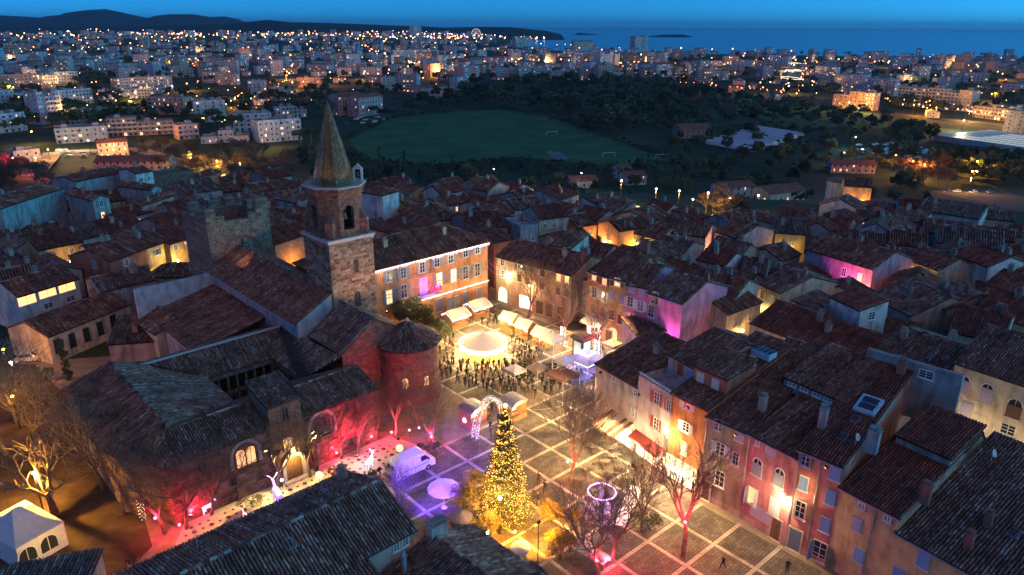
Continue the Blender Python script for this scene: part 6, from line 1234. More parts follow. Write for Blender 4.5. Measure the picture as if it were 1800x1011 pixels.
def hut(label, px, py, ang, w=3.0, d=2.4, roofm=M_WHR, glowc=(1, .6, .2), e=140, icicle=False, barrel=False):
    c = P(px, py); r = Vector((math.cos(ang), math.sin(ang), 0)); n = Vector((r.y, -r.x, 0)); t = thing('market_hut', label, 'market stall', c); p = lambda u, v, z: c + r * u - n * v + Vector((0, 0, z))
    b = MB()
    b.obox(p(-w / 2, d / 2 - .08, 0), r * w, -n * .08, (0, 0, 2.3))
    for s_ in (-1, 1): b.obox(p(s_ * w / 2 - (.08 if s_ > 0 else 0), -d / 2, 0), r * .08, -n * (d - .09), (0, 0, 2.3))
    b.obox(p(-w / 2 + .09, -d / 2, 0), r * (w - .18), -n * .08, (0, 0, 1.0)); part(t, 'board_wall', b, M_HUT)
    b = MB(); b.obox(p(-w / 2 - .05, -d / 2 - .35, 1.0), r * (w + .1), -n * .55, (0, 0, .06)); part(t, 'counter', b, M_WOOD)
    b = MB(); b.quad(p(-w / 2 + .1, d / 2 - .12, .3), p(w / 2 - .1, d / 2 - .12, .3), p(w / 2 - .1, d / 2 - .12, 2.2), p(-w / 2 + .1, d / 2 - .12, 2.2)); part(t, 'glow_sheet', b, glow('stall_glow_%d' % int(glowc[1] * 100), glowc, 4))  # plain glowing sheet stands in for the lamplit back of the stall
    b = MB(); rr = random.Random(px)
    for k in range(14): q = p(rr.uniform(-w / 2 + .3, w / 2 - .3), -d / 2 + rr.uniform(-.2, .1), 1.06); s_ = rr.uniform(.12, .26); b.box(q + Vector((0, 0, s_ / 2)), (s_, s_, s_), rr.uniform(0, 3))
    part(t, 'goods', b, mat('stall_goods', (.5, .12, .08), .6, .6, 9), stuff=True)
    b = MB(); ov = .4
    if barrel:
        pr = [(math.cos(math.pi * k / 10) * (w / 2 + .25), math.sin(math.pi * k / 10) * .9) for k in range(11)]
        for (x0, z0), (x1, z1) in zip(pr, pr[1:]): b.quad(p(x0, -d / 2 - ov, 2.3 + z0), p(x0, d / 2 + .2, 2.3 + z0), p(x1, d / 2 + .2, 2.3 + z1), p(x1, -d / 2 - ov, 2.3 + z1))
        b.poly(*[p(x, -d / 2 - .02, 2.3 + z) for x, z in pr]); b.poly(*[p(x, d / 2 + .02, 2.3 + z) for x, z in pr])
    else:
        b.slab([p(-w / 2 - .2, -d / 2 - ov, 2.2), p(w / 2 + .2, -d / 2 - ov, 2.2), p(w / 2 + .2, 0, 3.3), p(-w / 2 - .2, 0, 3.3)], .07); b.slab([p(w / 2 + .2, d / 2 + .3, 2.25), p(-w / 2 - .2, d / 2 + .3, 2.25), p(-w / 2 - .2, 0, 3.3), p(w / 2 + .2, 0, 3.3)], .07)
    part(t, 'roof', b, roofm)
    if not barrel:
        b = MB()
        for s_ in (-1, 1): b.poly(p(s_ * (w / 2 - .01), -d / 2, 2.25), p(s_ * (w / 2 - .01), d / 2, 2.25), p(s_ * (w / 2 - .01), 0, 3.0))
        part(t, 'gable_board', b, M_HUT)
    if icicle:
        b = MB(); u = -w / 2 - .3
        while u < w / 2 + .3: L = rr.uniform(.1, .4); b.obox(p(u, -d / 2 - ov - .02, 2.2 - L), r * .05, n * .05, (0, 0, L)); u += .13
        for s_ in (-1, 1):
            v = -d / 2 - ov
            while v < d / 2: L = rr.uniform(.1, .35); z = 2.2 + .9 * (1 - abs(v) / (d / 2 + ov)); b.obox(p(s_ * (w / 2 + .32), v, z - L), r * .05, n * .05, (0, 0, L)); v += .13
        part(t, 'icicle_lights', b, MATS['icicle_white'], stuff=True)
    light(p(0, -d / 2 - .9, 2.0), (1, .62, .25), e, .25, t); light(p(0, 0, 1.9), (1, .62, .25), e * .5, .2, t); return t
a_m = math.radians(-41)
hut('market hut with frosted roof farthest from the white gazebo', 897, 579, a_m + .1, 2.7, 2.5, e=260); hut('middle market hut with frosted roof in the lit row', 924, 592, a_m + .05, 2.7, 2.5, e=260); hut('market hut with pale blue roof next to the white gazebo', 955, 607, a_m, 2.8, 2.6, mat('pale_blue_roof', (.55, .66, .7), .6, .1), e=260)
hut('town hall market hut with icicle lights and red goods', 801, 573, GA, 3.6, 2.8, M_GREYR, (1, .4, .15), 170, True); hut('town hall market hut with icicle lights at the corner', 838, 556, GA, 3.6, 2.8, M_GREYR, (1, .6, .25), 170, True)
hut('kiosk with curved metal roof left of the light arch', 833, 745, GA, 2.8, 2.2, M_LEAD, (1, .7, .35), 110, False, True); hut('kiosk with curved metal roof right of the light arch', 903, 733, GA, 2.8, 2.2, M_LEAD, (1, .7, .35), 110, False, True)
def gazebo(label, px, py, s, m, zc=2.4, peak=1.3, col=None, e=90, name='gazebo', lit=None):
    c = P(px, py); t = thing(name, label, 'tent', c); rz = GA; b = MB(); k4 = [(E1 * sx + E2 * sy) * s / 2 for sx, sy in ((-1, -1), (1, -1), (1, 1), (-1, 1))]; tip = c + Vector((0, 0, zc + peak)); ring = [c + k + Vector((0, 0, zc)) for k in k4]; mid = [c + k * .3 + Vector((0, 0, zc + peak * .62)) for k in k4]
    for i in range(4):
        j = (i + 1) % 4; b.quad(ring[i], ring[j], mid[j], mid[i]); b.poly(mid[i], mid[j], tip); b.quad(ring[i], ring[j], ring[j] - Vector((0, 0, .35)), ring[i] - Vector((0, 0, .35)))
    part(t, 'canopy', b, m)
    for q in ring: b = MB(); b.tube((q.x, q.y, 0), q, .04, None, 5); part(t, 'pole', b, M_WHITE)
    if lit:
        b = MB()
        for i in range(4):
            for k in range(14): q = ring[i].lerp(ring[(i + 1) % 4], k / 14); b.ball(q - Vector((0, 0, .35)), .06, 5); b.ball(q.lerp(tip, .5), .05, 5)
        part(t, 'string_lights', b, glow('tent_lights_%d' % int(lit[0] * 10), lit, 16), stuff=True)
    light(c + Vector((0, 0, zc - .4)), col or PALE, e, .3, t); light(c + Vector((0, 0, zc + peak + 1.0)), col or PALE, e * .6, .3, t) if lit else None; return t
gazebo('white peaked gazebo beside the market huts', 972, 618, 3.2, M_CANV, e=240); gazebo('blue-lit peaked tent sparkling by the kiosk', 1030, 652, 4.0, M_CANV, 2.3, 1.6, (.18, .2, 1), 520, lit=(.45, .4, 1)); gazebo('brown tent roof in the crowd behind the blue-lit tent', 988, 682, 3.6, mat('brown_canvas', (.25, .15, .12), .85, .15), e=130)
def kiosk():
    c = P(1022, 628); t = thing('advert_kiosk', 'dark square kiosk with green lit poster panels', 'kiosk', c); b = MB(); b.box(c + Vector((0, 0, 1.7)), (2.1, 2.1, 3.4), GA); part(t, 'body', b, mat('kiosk_green', (.03, .05, .04), .5, .1)); b = MB(); b.box(c + Vector((0, 0, 3.55)), (2.7, 2.7, .3), GA); b.box(c + Vector((0, 0, 3.85)), (2.2, 2.2, .3), GA); part(t, 'roof', b, mat('kiosk_roof', (.09, .05, .06), .7, .1))
    for k, (nn, col) in enumerate(((-E2, (.1, .7, .25)), (-E1, (.12, .3, .12)))):
        r = Vector((-nn.y, nn.x, 0)); o = c + nn * 1.06; b = MB(); b.obox(o - r * .75 + Vector((0, 0, .7)), r * 1.5, nn * .03, (0, 0, 2.3)); pn = part(t, 'poster', b, glow('poster_%d' % k, col, 1.6 if k == 0 else .5))
        b = MB(); q = o + nn * .05 + Vector((0, 0, 1.1)); b.poly(q - r * .45, q + r * .45, q + Vector((0, 0, 1.5))); part(t, 'tree_motif', b, glow('poster_motif', (.9, .8, .2), 1.2), parent=pn)
kiosk()
def arch():
    a, c = P(838, 770), P(884, 748); t = thing('light_arch', 'white light arch over the path into the market', 'light arch', (a + c) / 2); b = MB(); l = MB(); m = (a + c) / 2; u = (c - a) / 2; Ht = 4.6; w = Vector((-u.y, u.x, 0)).normalized() * .35
    for s_ in (-1, 1):
        for k in range(20):
            t0, t1 = math.pi * k / 20, math.pi * (k + 1) / 20; p0 = m + u * math.cos(t0) + w * s_ + Vector((0, 0, Ht * math.sin(t0))); p1 = m + u * math.cos(t1) + w * s_ + Vector((0, 0, Ht * math.sin(t1))); b.tube(p0, p1, .05, None, 5); b.tube(p0 + (p0 - m).normalized() * .5, p1 + (p1 - m).normalized() * .5, .05, None, 5)
            for j in range(5): q = p0.lerp(p1, random.random()); l.ball(q + (q - m).normalized() * random.uniform(0, .5), .035, 4)
    part(t, 'hoop', b, M_WHITE); part(t, 'white_lights', l, glow('arch_white', (1, .9, .9), 3.5), stuff=True); light(m + Vector((0, 0, 3.5)), (1, .85, .8), 90, .4, t)
arch()
def neon_ride():
    c = XY(P(1056, 905)); t = thing('neon_ride', 'small fairground ride with purple neon ring and clear dome', 'fairground ride', c); b = MB(); b.lathe((c.x, c.y, 0), [(.01, .25), (2.2, .25), (2.2, 0)], 24); part(t, 'platform', b, mat('ride_base', (.2, .18, .22), .6, .2)); R_, z = 1.5, 3.0; n = MB()
    for k in range(28): a0, a1 = 2 * math.pi * k / 28, 2 * math.pi * (k + 1) / 28; n.tube(c + Vector((math.cos(a0) * R_, math.sin(a0) * R_, z)), c + Vector((math.cos(a1) * R_, math.sin(a1) * R_, z)), .07, None, 6, False)
    part(t, 'neon_ring', n, glow('neon_purple', (.62, .22, 1), 5)); b = MB()
    for k in range(8):
        a = math.pi * k / 4
        for j in range(5): t0, t1 = math.pi / 2 * j / 5, math.pi / 2 * (j + 1) / 5; b.tube(c + Vector((math.cos(a) * R_ * math.cos(t0), math.sin(a) * R_ * math.cos(t0), z + 1.0 * math.sin(t0))), c + Vector((math.cos(a) * R_ * math.cos(t1), math.sin(a) * R_ * math.cos(t1), z + 1.0 * math.sin(t1))), .03, None, 4, False)
    for k in range(8): a = math.pi * k / 4; b.tube(c + Vector((math.cos(a) * R_, math.sin(a) * R_, .25)), c + Vector((math.cos(a) * R_, math.sin(a) * R_, z)), .03, None, 5)
    b.tube(c + Vector((0, 0, .25)), c + Vector((0, 0, z + 1)), .12, None, 8); part(t, 'cage', b, M_LEAD)
    for k in range(6):
        a = math.pi * k / 3; q = c + Vector((math.cos(a) * 1.1, math.sin(a) * 1.1, .25)); b = MB(); b.lathe((q.x, q.y, q.z), [(.2, 0), (.42, .3), (.45, .6), (.3, .75), (.05, .8)], 8); part(t, 'car', b, mat('ride_car', (.35, .3, .4), .4, .3, 4))
    light(c + Vector((0, 0, z - .3)), (.6, .2, 1), 220, .4, t)
neon_ride()
# --- van and cars
M_CARG = mat('car_glass', (.02, .025, .03), .1, 0, spec=.7); M_TYRE = mat('tyre', (.02, .02, .02), .8, 0); M_RIM = mat('wheel_rim', (.5, .5, .5), .35, 0, metal=.8)
def wheels(t, L, w, r, xs):
    wm = MB(); wm.tube((0, -.11, 0), (0, .11, 0), r, None, 14); wme = wm.mesh('tyre', M_TYRE); rm = MB(); rm.tube((0, -.125, 0), (0, .125, 0), r * .6, None, 10); rme = rm.mesh('rim', M_RIM)
    for x in xs:
        for y in (-w / 2 + .1, w / 2 - .1): o = obj('wheel', wme, t, (x, y, r)); obj('rim', rme, o)
def profile_body(prof, w, inset=.0, top_in=.12, ztop=None):
    b = MB(); zmax = max(z for x, z in prof); zmin = min(z for x, z in prof)
    def yy(z): return w / 2 - top_in * max(0, (z - zmin - .55 * (zmax - zmin)) / (.45 * (zmax - zmin)))
    n = len(prof); L_ = [(x, yy(z), z) for x, z in prof]; R_ = [(x, -yy(z), z) for x, z in prof]
    b.raw(L_ + R_, [tuple(range(n)), tuple(range(2 * n - 1, n - 1, -1))] + [(i, n + i, n + (i + 1) % n, (i + 1) % n) for i in range(n)]); return b, yy
def van(label, a, c):
    d = XY(c) - XY(a); L = 5.6; rz = math.atan2(d.y, d.x); side = Vector((-d.y, d.x, 0)).normalized(); ctr = (XY(a) + XY(c)) / 2 + side * 1.0
    t = thing('delivery_van', label, 'van', ctr, rz); pr = [(-2.8, .35), (-2.8, 2.35), (-2.6, 2.55), (1.2, 2.55), (1.55, 2.4), (2.1, 1.55), (2.7, 1.25), (2.8, .9), (2.8, .35)]
    b, yy = profile_body(pr, 2.05, top_in=.15); M = mat('van_white', (.78, .78, .76), .35, .06, 1.2, spec=.5); obj('body', b.mesh('body', M), t); wheels(t, L, 2.05, .36, (-1.75, 1.75))
    b = MB()
    b.quad((1.58, .82, 2.36), (1.58, -.82, 2.36), (2.1, -.9, 1.6), (2.1, .9, 1.6)); obj('windscreen', b.mesh('windscreen', M_CARG), t, (.015, 0, .015))
    for s_ in (-1, 1):
        b = MB(); b.quad((.75, s_ * 1.035, 1.55), (1.9, s_ * 1.035, 1.55), (1.45, s_ * .94, 2.15), (.75, s_ * .94, 2.15)); obj('side_window', b.mesh('side_window', M_CARG), t, (0, s_ * .012, 0))
        b = MB(); b.box((0, s_ * 1.03, 1.1), (3.6, .03, .06)); obj('side_trim', b.mesh('side_trim', M_DARK), t); b = MB(); b.box((2.79, s_ * .75, .95), (.06, .35, .25)); obj('headlight', b.mesh('headlight', M_RIM), t)
        b = MB(); b.box((-2.81, s_ * .93, 1.3), (.04, .14, .6)); obj('tail_light', b.mesh('tail_light', mat('tail_red', (.4, .02, .02), .3, 0)), t); b = MB(); b.quad((-2.812, s_ * .08, 1.5), (-2.812, s_ * .8, 1.5), (-2.812, s_ * .76, 2.15), (-2.812, s_ * .08, 2.15)); obj('rear_window', b.mesh('rear_window', M_CARG), t)
        b = MB(); b.box((1.75, s_ * 1.18, 1.65), (.1, .2, .3)); obj('mirror', b.mesh('mirror', M_DARK), t)
    b = MB(); b.box((2.8, 0, .45), (.12, 1.9, .25)); b.box((-2.8, 0, .42), (.1, 1.9, .2)); obj('bumper', b.mesh('bumper', M_DARK), t); return t
van('white delivery van parked on the purple-lit paving', P(705, 848), P(758, 823))
def car_proto(col, nm):
    t = thing('parked_car', nm, 'car'); pr = [(-2.05, .3), (-2.1, .8), (-1.9, 1.0), (-1.5, 1.42), (.2, 1.46), (1.0, 1.0), (1.95, .82), (2.1, .6), (2.05, .3)]; b, yy = profile_body(pr, 1.75, top_in=.3); obj('body', b.mesh('body', mat('car_paint_' + nm[:5], col, .3, .05, spec=.5)), t)
    b = MB()
    for s_ in (-1, 1): b.quad((-1.55, s_ * .84, 1.02), (.75, s_ * .84, 1.02), (.1, s_ * .66, 1.4), (-1.35, s_ * .66, 1.4))
    b.quad((.26, .55, 1.44), (.26, -.55, 1.44), (.95, -.72, 1.06), (.95, .72, 1.06)); b.quad((-1.53, .55, 1.41), (-1.53, -.55, 1.41), (-1.9, -.72, 1.03), (-1.9, .72, 1.03))
    obj('glazing', b.mesh('glazing', M_CARG), t, (0, 0, .012)); wheels(t, 4.1, 1.75, .31, (-1.3, 1.3)); return t
CARS = [car_proto((.6, .6, .6), 'white parked car on the lane by the long low house'), car_proto((.08, .09, .1), 'black')]
CARS[0].location = P(56, 634); CARS[0].rotation_euler.z = .35
# --- parasols, tables and chairs
def parasol(label, px, py, R_, m, z=2.6):
    c = P(px, py); t = thing('parasol', label, 'parasol', c); b = MB(); b.tube(c, c + Vector((0, 0, z + .5)), .04, None, 6); b.lathe(c, [(.35, 0), (.35, .08), (.05, .12)], 10); part(t, 'pole', b, M_WHITE); b = MB(); b.lathe(c, [(R_, z), (R_ * .97, z + .06), (.04, z + .55)], 12); b.lathe(c, [(R_, z), (R_, z - .15)], 12); part(t, 'canopy', b, m); return t
parasol('round cream parasol by the purple paving', 781, 893, 1.8, M_CANV); parasol('dark parasol behind the yellow tree', 812, 935, 1.2, mat('dusky_canvas', (.25, .2, .25), .8, .1), 1.9); parasol('small beige parasol on the orange path', 915, 985, 1.0, M_CANV, 1.6)
def table_mesh():
    b = MB(); b.lathe((0, 0, 0), [(.4, .72), (.4, .75), (.02, .75)], 12); b2 = MB(); b2.tube((0, 0, 0), (0, 0, .72), .03, None, 6); b2.lathe((0, 0, 0), [(.25, 0), (.25, .03), (.03, .05)], 8); return b.mesh('table_top', mat('table_grey', (.13, .12, .11), .5, .1)), b2.mesh('pedestal', M_DARK)
def chair_mesh():
    s_ = MB(); s_.box((0, 0, .45), (.42, .42, .04)); k = MB(); k.box((0, .2, .72), (.42, .03, .3)); l = MB(); l.tube((0, 0, 0), (0, 0, .45), .018, None, 4); m = mat('bistro_chair', (.16, .13, .11), .6, .2); return s_.mesh('seat', m), k.mesh('backrest', m), l.mesh('leg', M_DARK)
TBM, CHM = table_mesh(), chair_mesh()
def cafe_set(x, y, lab, nch=3, g=None):
    t = thing('cafe_table', 'small round café table ' + lab, 'table', (x, y, .03), 0, 'café tables ' + lab)
    for n, m in zip(('table_top', 'pedestal'), TBM): obj(n, m, t)
    for k in range(nch):
        a = k * 6.28 / nch + random.random(); c = thing('bistro_chair', 'dark bistro chair ' + lab, 'chair', (x + math.cos(a) * .7, y + math.sin(a) * .7, .03), a - math.pi / 2, 'bistro chairs ' + lab)
        for n, m in zip(('seat', 'backrest'), CHM): obj(n, m, c)
        for dx, dy in ((-.18, -.18), (.18, -.18), (-.18, .18), (.18, .18)): obj('leg', CHM[2], c, (dx, dy, 0))
rs = random.Random(21)
def scatter(poly, n, dmin, rs=rs):
    pp = [tuple(P(*q))[:2] for q in poly]; xs = [p[0] for p in pp]; ys = [p[1] for p in pp]; out = []
    for _ in range(n * 60):
        x, y = rs.uniform(min(xs), max(xs)), rs.uniform(min(ys), max(ys))
        if inpoly((x, y), pp) and all((x - a) ** 2 + (y - c) ** 2 > dmin * dmin for a, c in out): out.append((x, y))
        if len(out) >= n: break
    return out
for x, y in scatter(((1015, 830), (1080, 800), (1110, 850), (1090, 880), (1020, 880)), 9, 1.9): cafe_set(x, y, 'by the neon ride')
for x, y in scatter(((1045, 770), (1100, 790), (1090, 815), (1040, 795)), 6, 1.7): cafe_set(x, y, 'under the café awning')
for x, y in scatter(((1000, 655), (1060, 640), (1075, 665), (1010, 690)), 7, 1.7): cafe_set(x, y, 'near the blue-lit tent')
for x, y in scatter(((800, 920), (840, 900), (850, 935), (815, 950)), 3, 1.7): cafe_set(x, y, 'under the yellow tree')
# --- white marquee, lower left
def marquee():
    A, B = XY(P(27, 964, 2.8)), XY(P(111, 917, 2.8)); r = (B - A).normalized(); n = Vector((r.y, -r.x, 0)); Wd = (B - A).length; D = 7; t = thing('marquee', 'white party tent with arched windows beside the earth court', 'tent', A); p = lambda u, d, z: A + r * u - n * d + Vector((0, 0, z))
    b = MB(); b.prism([p(0, 0, 0), p(Wd, 0, 0), p(Wd, D, 0), p(0, D, 0)], 0, 2.8, top=False); part(t, 'side_wall', b, M_CANV); a, c = p(Wd * .42, D / 2, 4.7), p(Wd * .58, D / 2, 4.7); q = [p(-.1, -.1, 2.75), p(Wd + .1, -.1, 2.75), p(Wd + .1, D + .1, 2.75), p(-.1, D + .1, 2.75)]; b = MB()
    def curved(lo0, lo1, hi0, hi1, k=5):
        pv = None
        for i in range(k + 1):
            f = i / k; s_ = f * .75 + .25 * f * f; x0, x1 = lo0.lerp(hi0, f), lo1.lerp(hi1, f); dz = -.35 * math.sin(math.pi * f); x0 = x0 + Vector((0, 0, dz)); x1 = x1 + Vector((0, 0, dz))
            if pv: b.quad(pv[0], pv[1], x1, x0)
            pv = (x0, x1)
    curved(q[0], q[1], a, c); curved(q[1], q[2], c, c); curved(q[2], q[3], c, a); curved(q[3], q[0], a, a); part(t, 'roof', b, M_CANV, smooth=True)
    for u in (Wd * .18, Wd * .62): window(t, (A, r, n), u, .6, 1.7, 1.7, arch=True, frame=M_WHITE)
    light(p(Wd * .5, -3.2, 2.6), GOLD, 200, .3, t); light(p(Wd / 2, D / 2, 2.2), PALE, 90, .5, t)
marquee()
# --- lit ornaments on the forecourt
def deer(label, px, py, rz, s, m):
    c = P(px, py); t = thing('lit_reindeer', label, 'light figure', c, rz); b = MB(); b.tube((-.6 * s, 0, .9 * s), (.5 * s, 0, 1.0 * s), .2 * s, .24 * s, 6); b.tube((.45 * s, 0, 1.05 * s), (.8 * s, 0, 1.6 * s), .12 * s, .09 * s, 6); b.tube((.78 * s, 0, 1.62 * s), (1.1 * s, 0, 1.5 * s), .1 * s, .05 * s, 6)
    for x, y in ((-.5, .15), (-.5, -.15), (.42, .15), (.42, -.15)): b.tube((x * s, y * s, .85 * s), (x * s, y * s, 0), .07 * s, .04 * s, 5)
    for y in (-1, 1): b.tube((.75 * s, 0, 1.7 * s), (.6 * s, y * .35 * s, 2.2 * s), .03 * s, None, 4); b.tube((.68 * s, y * .18 * s, 1.95 * s), (.85 * s, y * .4 * s, 2.1 * s), .025 * s, None, 4)
    obj('body', b.mesh('body', m), t); return t
G_LIL = glow('lilac_led', (.38, .14, 1), 1.2); deer('lilac reindeer standing in for a lit branch sculpture on the lozenge paving', 490, 885, 2.2, 1.5, G_LIL); deer('pale blue light reindeer near the dark cloister door', 366, 902, .6, .9, glow('blue_led', (.45, .6, 1), 2)); deer('white light reindeer beside the red-lit tree by the van', 650, 822, 1.2, 1.0, glow('white_led', (.55, .55, 1), 1.6)); deer('small coloured light reindeer at the roof edge', 433, 915, 2.4, .7, glow('pink_led', (1, .35, .45), 2))  # lilac reindeer shape stands in for a lit branch sculpture
for e_, (px, py) in ((70, (490, 880)), (60, (650, 818))): light(P(px, py) + Vector((0, 0, 1.6)), (.6, .4, 1), e_ * 2, .3)
def ornament(label, px, py, m, R_=.4): c = P(px, py, .0); t = thing('light_ball', label, 'light ornament', c); b = MB(); b.tube(c, c + Vector((0, 0, .8)), .03, None, 5); part(t, 'stake', b, M_DARK); b = MB(); b.ball(c + Vector((0, 0, 1.0)), R_, 10); part(t, 'ball', b, m); return t
ornament('yellow light ball left of the van', 703, 800, glow('ball_yellow', (1, .6, .2), 2.2), .45); ornament('yellow light ball at the roof edge of the forecourt', 562, 848, MATS['ball_yellow']); ornament('yellow light ball near the left kiosk', 818, 750, MATS['ball_yellow']); ornament('white light ball near the porch', 497, 857, glow('ball_white', (1, .85, .8), 2.5), .2); ornament('white light ball among the red-lit trees', 720, 768, MATS['ball_white'], .15); ornament('small white light ball by the red lamp', 737, 764, MATS['ball_white'], .15)
# planters, garden wall strips and the benches
def planter(label, px, py, m, s=1.): c = P(px, py); t = thing('planter', label, 'planter', c); b = MB(); b.box(c + Vector((0, 0, .35 * s)), (1.1 * s, 1.1 * s, .7 * s), .6); part(t, 'box', b, m); o = obj('plant', SHRUB[0][1], t, (0, 0, .4 * s)); o.scale = (.7 * s,) * 3
planter('orange planter with green plant by the earth court', 236, 1000, mat('terracotta', (.45, .16, .06), .8, .1)); planter('wooden planter with a small fir near the van', 656, 845, M_WOOD); planter('wooden planter beside the small fir planter', 640, 850, M_WOOD, .9); planter('planter by the restaurant terrace', 1013, 905, M_WOOD); planter('planter next to the café corner', 1120, 822, M_WOOD, .9)
def bench(label, a, c): a, c = XY(P(*a)), XY(P(*c)); t = thing('market_bench', label, 'table', a); r = (c - a).normalized(); n = Vector((-r.y, r.x, 0)); L = (c - a).length; b = MB(); b.obox(a + Vector((0, 0, .75)), r * L, n * 1.4, (0, 0, .06)); part(t, 'top', b, M_CANV); b = MB(); [b.obox(a + r * x + n * y, r * .08, n * .08, (0, 0, .75)) for x in (0, L - .08) for y in (0, 1.3)]; part(t, 'leg_frame', b, M_DARK); b = MB(); [b.box(a + r * random.uniform(.3, L - .3) + n * random.uniform(.2, 1.2) + Vector((0, 0, .9)), (.3, .3, .2), random.random()) for _ in range(24)]; part(t, 'goods', b, mat('pale_goods', (.5, .45, .5), .6, .5, 8), stuff=True)
bench('long white stall table beside the neon ride', (1100, 938), (1128, 868)); bench('white buffet table on the near garden edge', (1000, 972), (1060, 1005))
# --- people
def person_mesh(seed, pose='stand'):
    rs = random.Random(seed); me = bpy.data.meshes.new('p'); st = {'stand': .06, 'walk': .28, 'hold': .08}[pose]; hb = .16
    J = [((0, 0, .95), .13), ((0, 0, 1.2), .155), ((0, 0, 1.42), .15), ((0, 0, 1.52), .065), ((0, .02, 1.60), .09), ((0, .01, 1.70), .10), ((0, 0, 1.77), .075)]
    E_ = [(0, 1), (1, 2), (2, 3), (3, 4), (4, 5), (5, 6)]
    for s_ in (-1, 1):
        k = len(J); f = st * s_; J += [((s_ * .10, 0, .86), .10), ((s_ * .11, f * .6 + .02, .48), .075), ((s_ * .11, f * 1.2 - .03, .1), .055), ((s_ * .12, f * 1.2 + .12, .05), .05)]; E_ += [(0, k), (k, k + 1), (k + 1, k + 2), (k + 2, k + 3)]
        k = len(J); a = -f * 1.2; hand = (s_ * .26, a + .05, .88) if pose != 'hold' else (s_ * .14, .32, 1.15)
        el = (s_ * .27, a * .5 - .03, 1.14) if pose != 'hold' else (s_ * .26, .05, 1.13)
        J += [((s_ * .19, 0, 1.40), .075), (el, .06), (hand, .042)]; E_ += [(2, k), (k, k + 1), (k + 1, k + 2)]
    me.from_pydata([j[0] for j in J], E_, []); o = bpy.data.objects.new('tmp', me); COL.objects.link(o); o.modifiers.new('s', 'SKIN'); 
    for v, j in zip(me.skin_vertices[0].data, J): v.radius = (j[1], j[1] * .85); 
    me.skin_vertices[0].data[0].use_root = True
    sb = o.modifiers.new('d', 'SUBSURF'); sb.levels = 1; sb.render_levels = 1; dg = bpy.context.evaluated_depsgraph_get(); m2 = bpy.data.meshes.new_from_object(o.evaluated_get(dg)); bpy.data.objects.remove(o); m2.name = 'person'; m2.materials.clear()
    for m in (MP_COAT, MP_TRS, MP_SKIN, MP_HAIR): m2.materials.append(m)
    idx = []
    for p in m2.polygons:
        c = p.center; idx.append(3 if c.z > 1.70 or (c.z > 1.58 and c.y < -.02) else 2 if c.z > 1.50 else 1 if (c.z < .84 and abs(c.x) < .2) else 2 if (abs(c.x) > .1 and ((c.z < .93 and abs(c.x) > .2) or (pose == 'hold' and c.y > .28))) else 0)
    m2.polygons.foreach_set('material_index', idx); m2.polygons.foreach_set('use_smooth', [True] * len(idx)); return m2
def rnd_mat(name, stops, rough=.85):
    m = bpy.data.materials.new(name); m.use_nodes = True; nt = m.node_tree; oi = nt.nodes.new('ShaderNodeObjectInfo'); c = ramp(nt, oi.outputs['Random'], stops); nt.nodes['Principled BSDF'].inputs['Roughness'].default_value = rough; nt.links.new(c, nt.nodes['Principled BSDF'].inputs['Base Color'])
    [n for n in nt.nodes if n.type == 'VALTORGB'][0].color_ramp.interpolation = 'CONSTANT'; return m
MP_COAT = rnd_mat('coat', [(0, (.02, .02, .025)), (.3, (.03, .04, .07)), (.5, (.07, .06, .05)), (.66, (.03, .03, .03)), (.82, (.25, .05, .04)), (.9, (.3, .27, .24)), (.96, (.12, .14, .06))]); MP_TRS = rnd_mat('trousers', [(0, (.02, .025, .04)), (.5, (.03, .03, .03)), (.8, (.08, .07, .06))]); MP_SKIN = mat('skin', (.45, .28, .2), .6, 0); MP_HAIR = rnd_mat('hair', [(0, (.02, .015, .01)), (.5, (.06, .035, .02)), (.8, (.2, .14, .07)), (.93, (.3, .3, .3))])
PPL = [person_mesh(1, 'stand'), person_mesh(2, 'walk'), person_mesh(3, 'hold')]
def person(x, y, label, group=None, rz=None, k=None, s=None):
    o = obj('person', rs.choice(PPL) if k is None else PPL[k], None, (x, y, .03), rs.uniform(0, 6.28) if rz is None else rz); s = s or rs.uniform(.9, 1.04); o.scale = (s, s, s); return tag(o, label, 'person', group)
for poly, n, lb, g_ in ((((770, 650), (800, 640), (870, 645), (930, 640), (960, 660), (900, 700), (850, 690), (775, 668)), 95, 'person in winter clothes standing in the crowd before the carousel', 'crowd before the carousel'), (((885, 590), (925, 610), (960, 630), (940, 640), (900, 635), (890, 610)), 28, 'person in winter clothes queueing by the market huts', 'people by the market huts'), (((775, 580), (800, 600), (805, 640), (772, 650)), 15, 'person in winter clothes between apse and carousel', 'people between apse and carousel'), (((845, 565), (870, 555), (880, 575), (850, 580)), 8, 'person in winter clothes by the town hall huts', 'people by the town hall huts'), (((960, 640), (1010, 650), (1000, 690), (940, 700), (890, 710), (880, 690)), 42, 'person in winter clothes between the tents', 'people between the tents'), (((1055, 600), (1110, 620), (1120, 650), (1060, 640)), 8, 'person in winter clothes before the purple house', 'people before the purple house'), (((1110, 780), (1190, 830), (1220, 870), (1190, 870), (1120, 820)), 7, 'person in winter clothes outside the bright shops', 'people outside the shops'), (((930, 840), (960, 850), (955, 900), (930, 890)), 4, 'person in winter clothes right of the Christmas tree', 'people right of the Christmas tree'), (((862, 720), (900, 760), (870, 790), (850, 770)), 5, 'person in winter clothes near the light arch', 'people near the light arch')):
    for x, y in scatter(poly, n, .75): person(x, y, lb, g_)
q = P(1383, 1008); person(q.x, q.y, 'person in dark clothes holding something, alone by the salmon house', rz=2.6, k=2); q = P(1270, 1000); person(q.x, q.y, 'person in a long dark coat walking on the bare square', rz=2.0, k=1); q = P(805, 893); person(q.x, q.y, 'person in dark clothes by the cream parasol', rz=1, k=0)
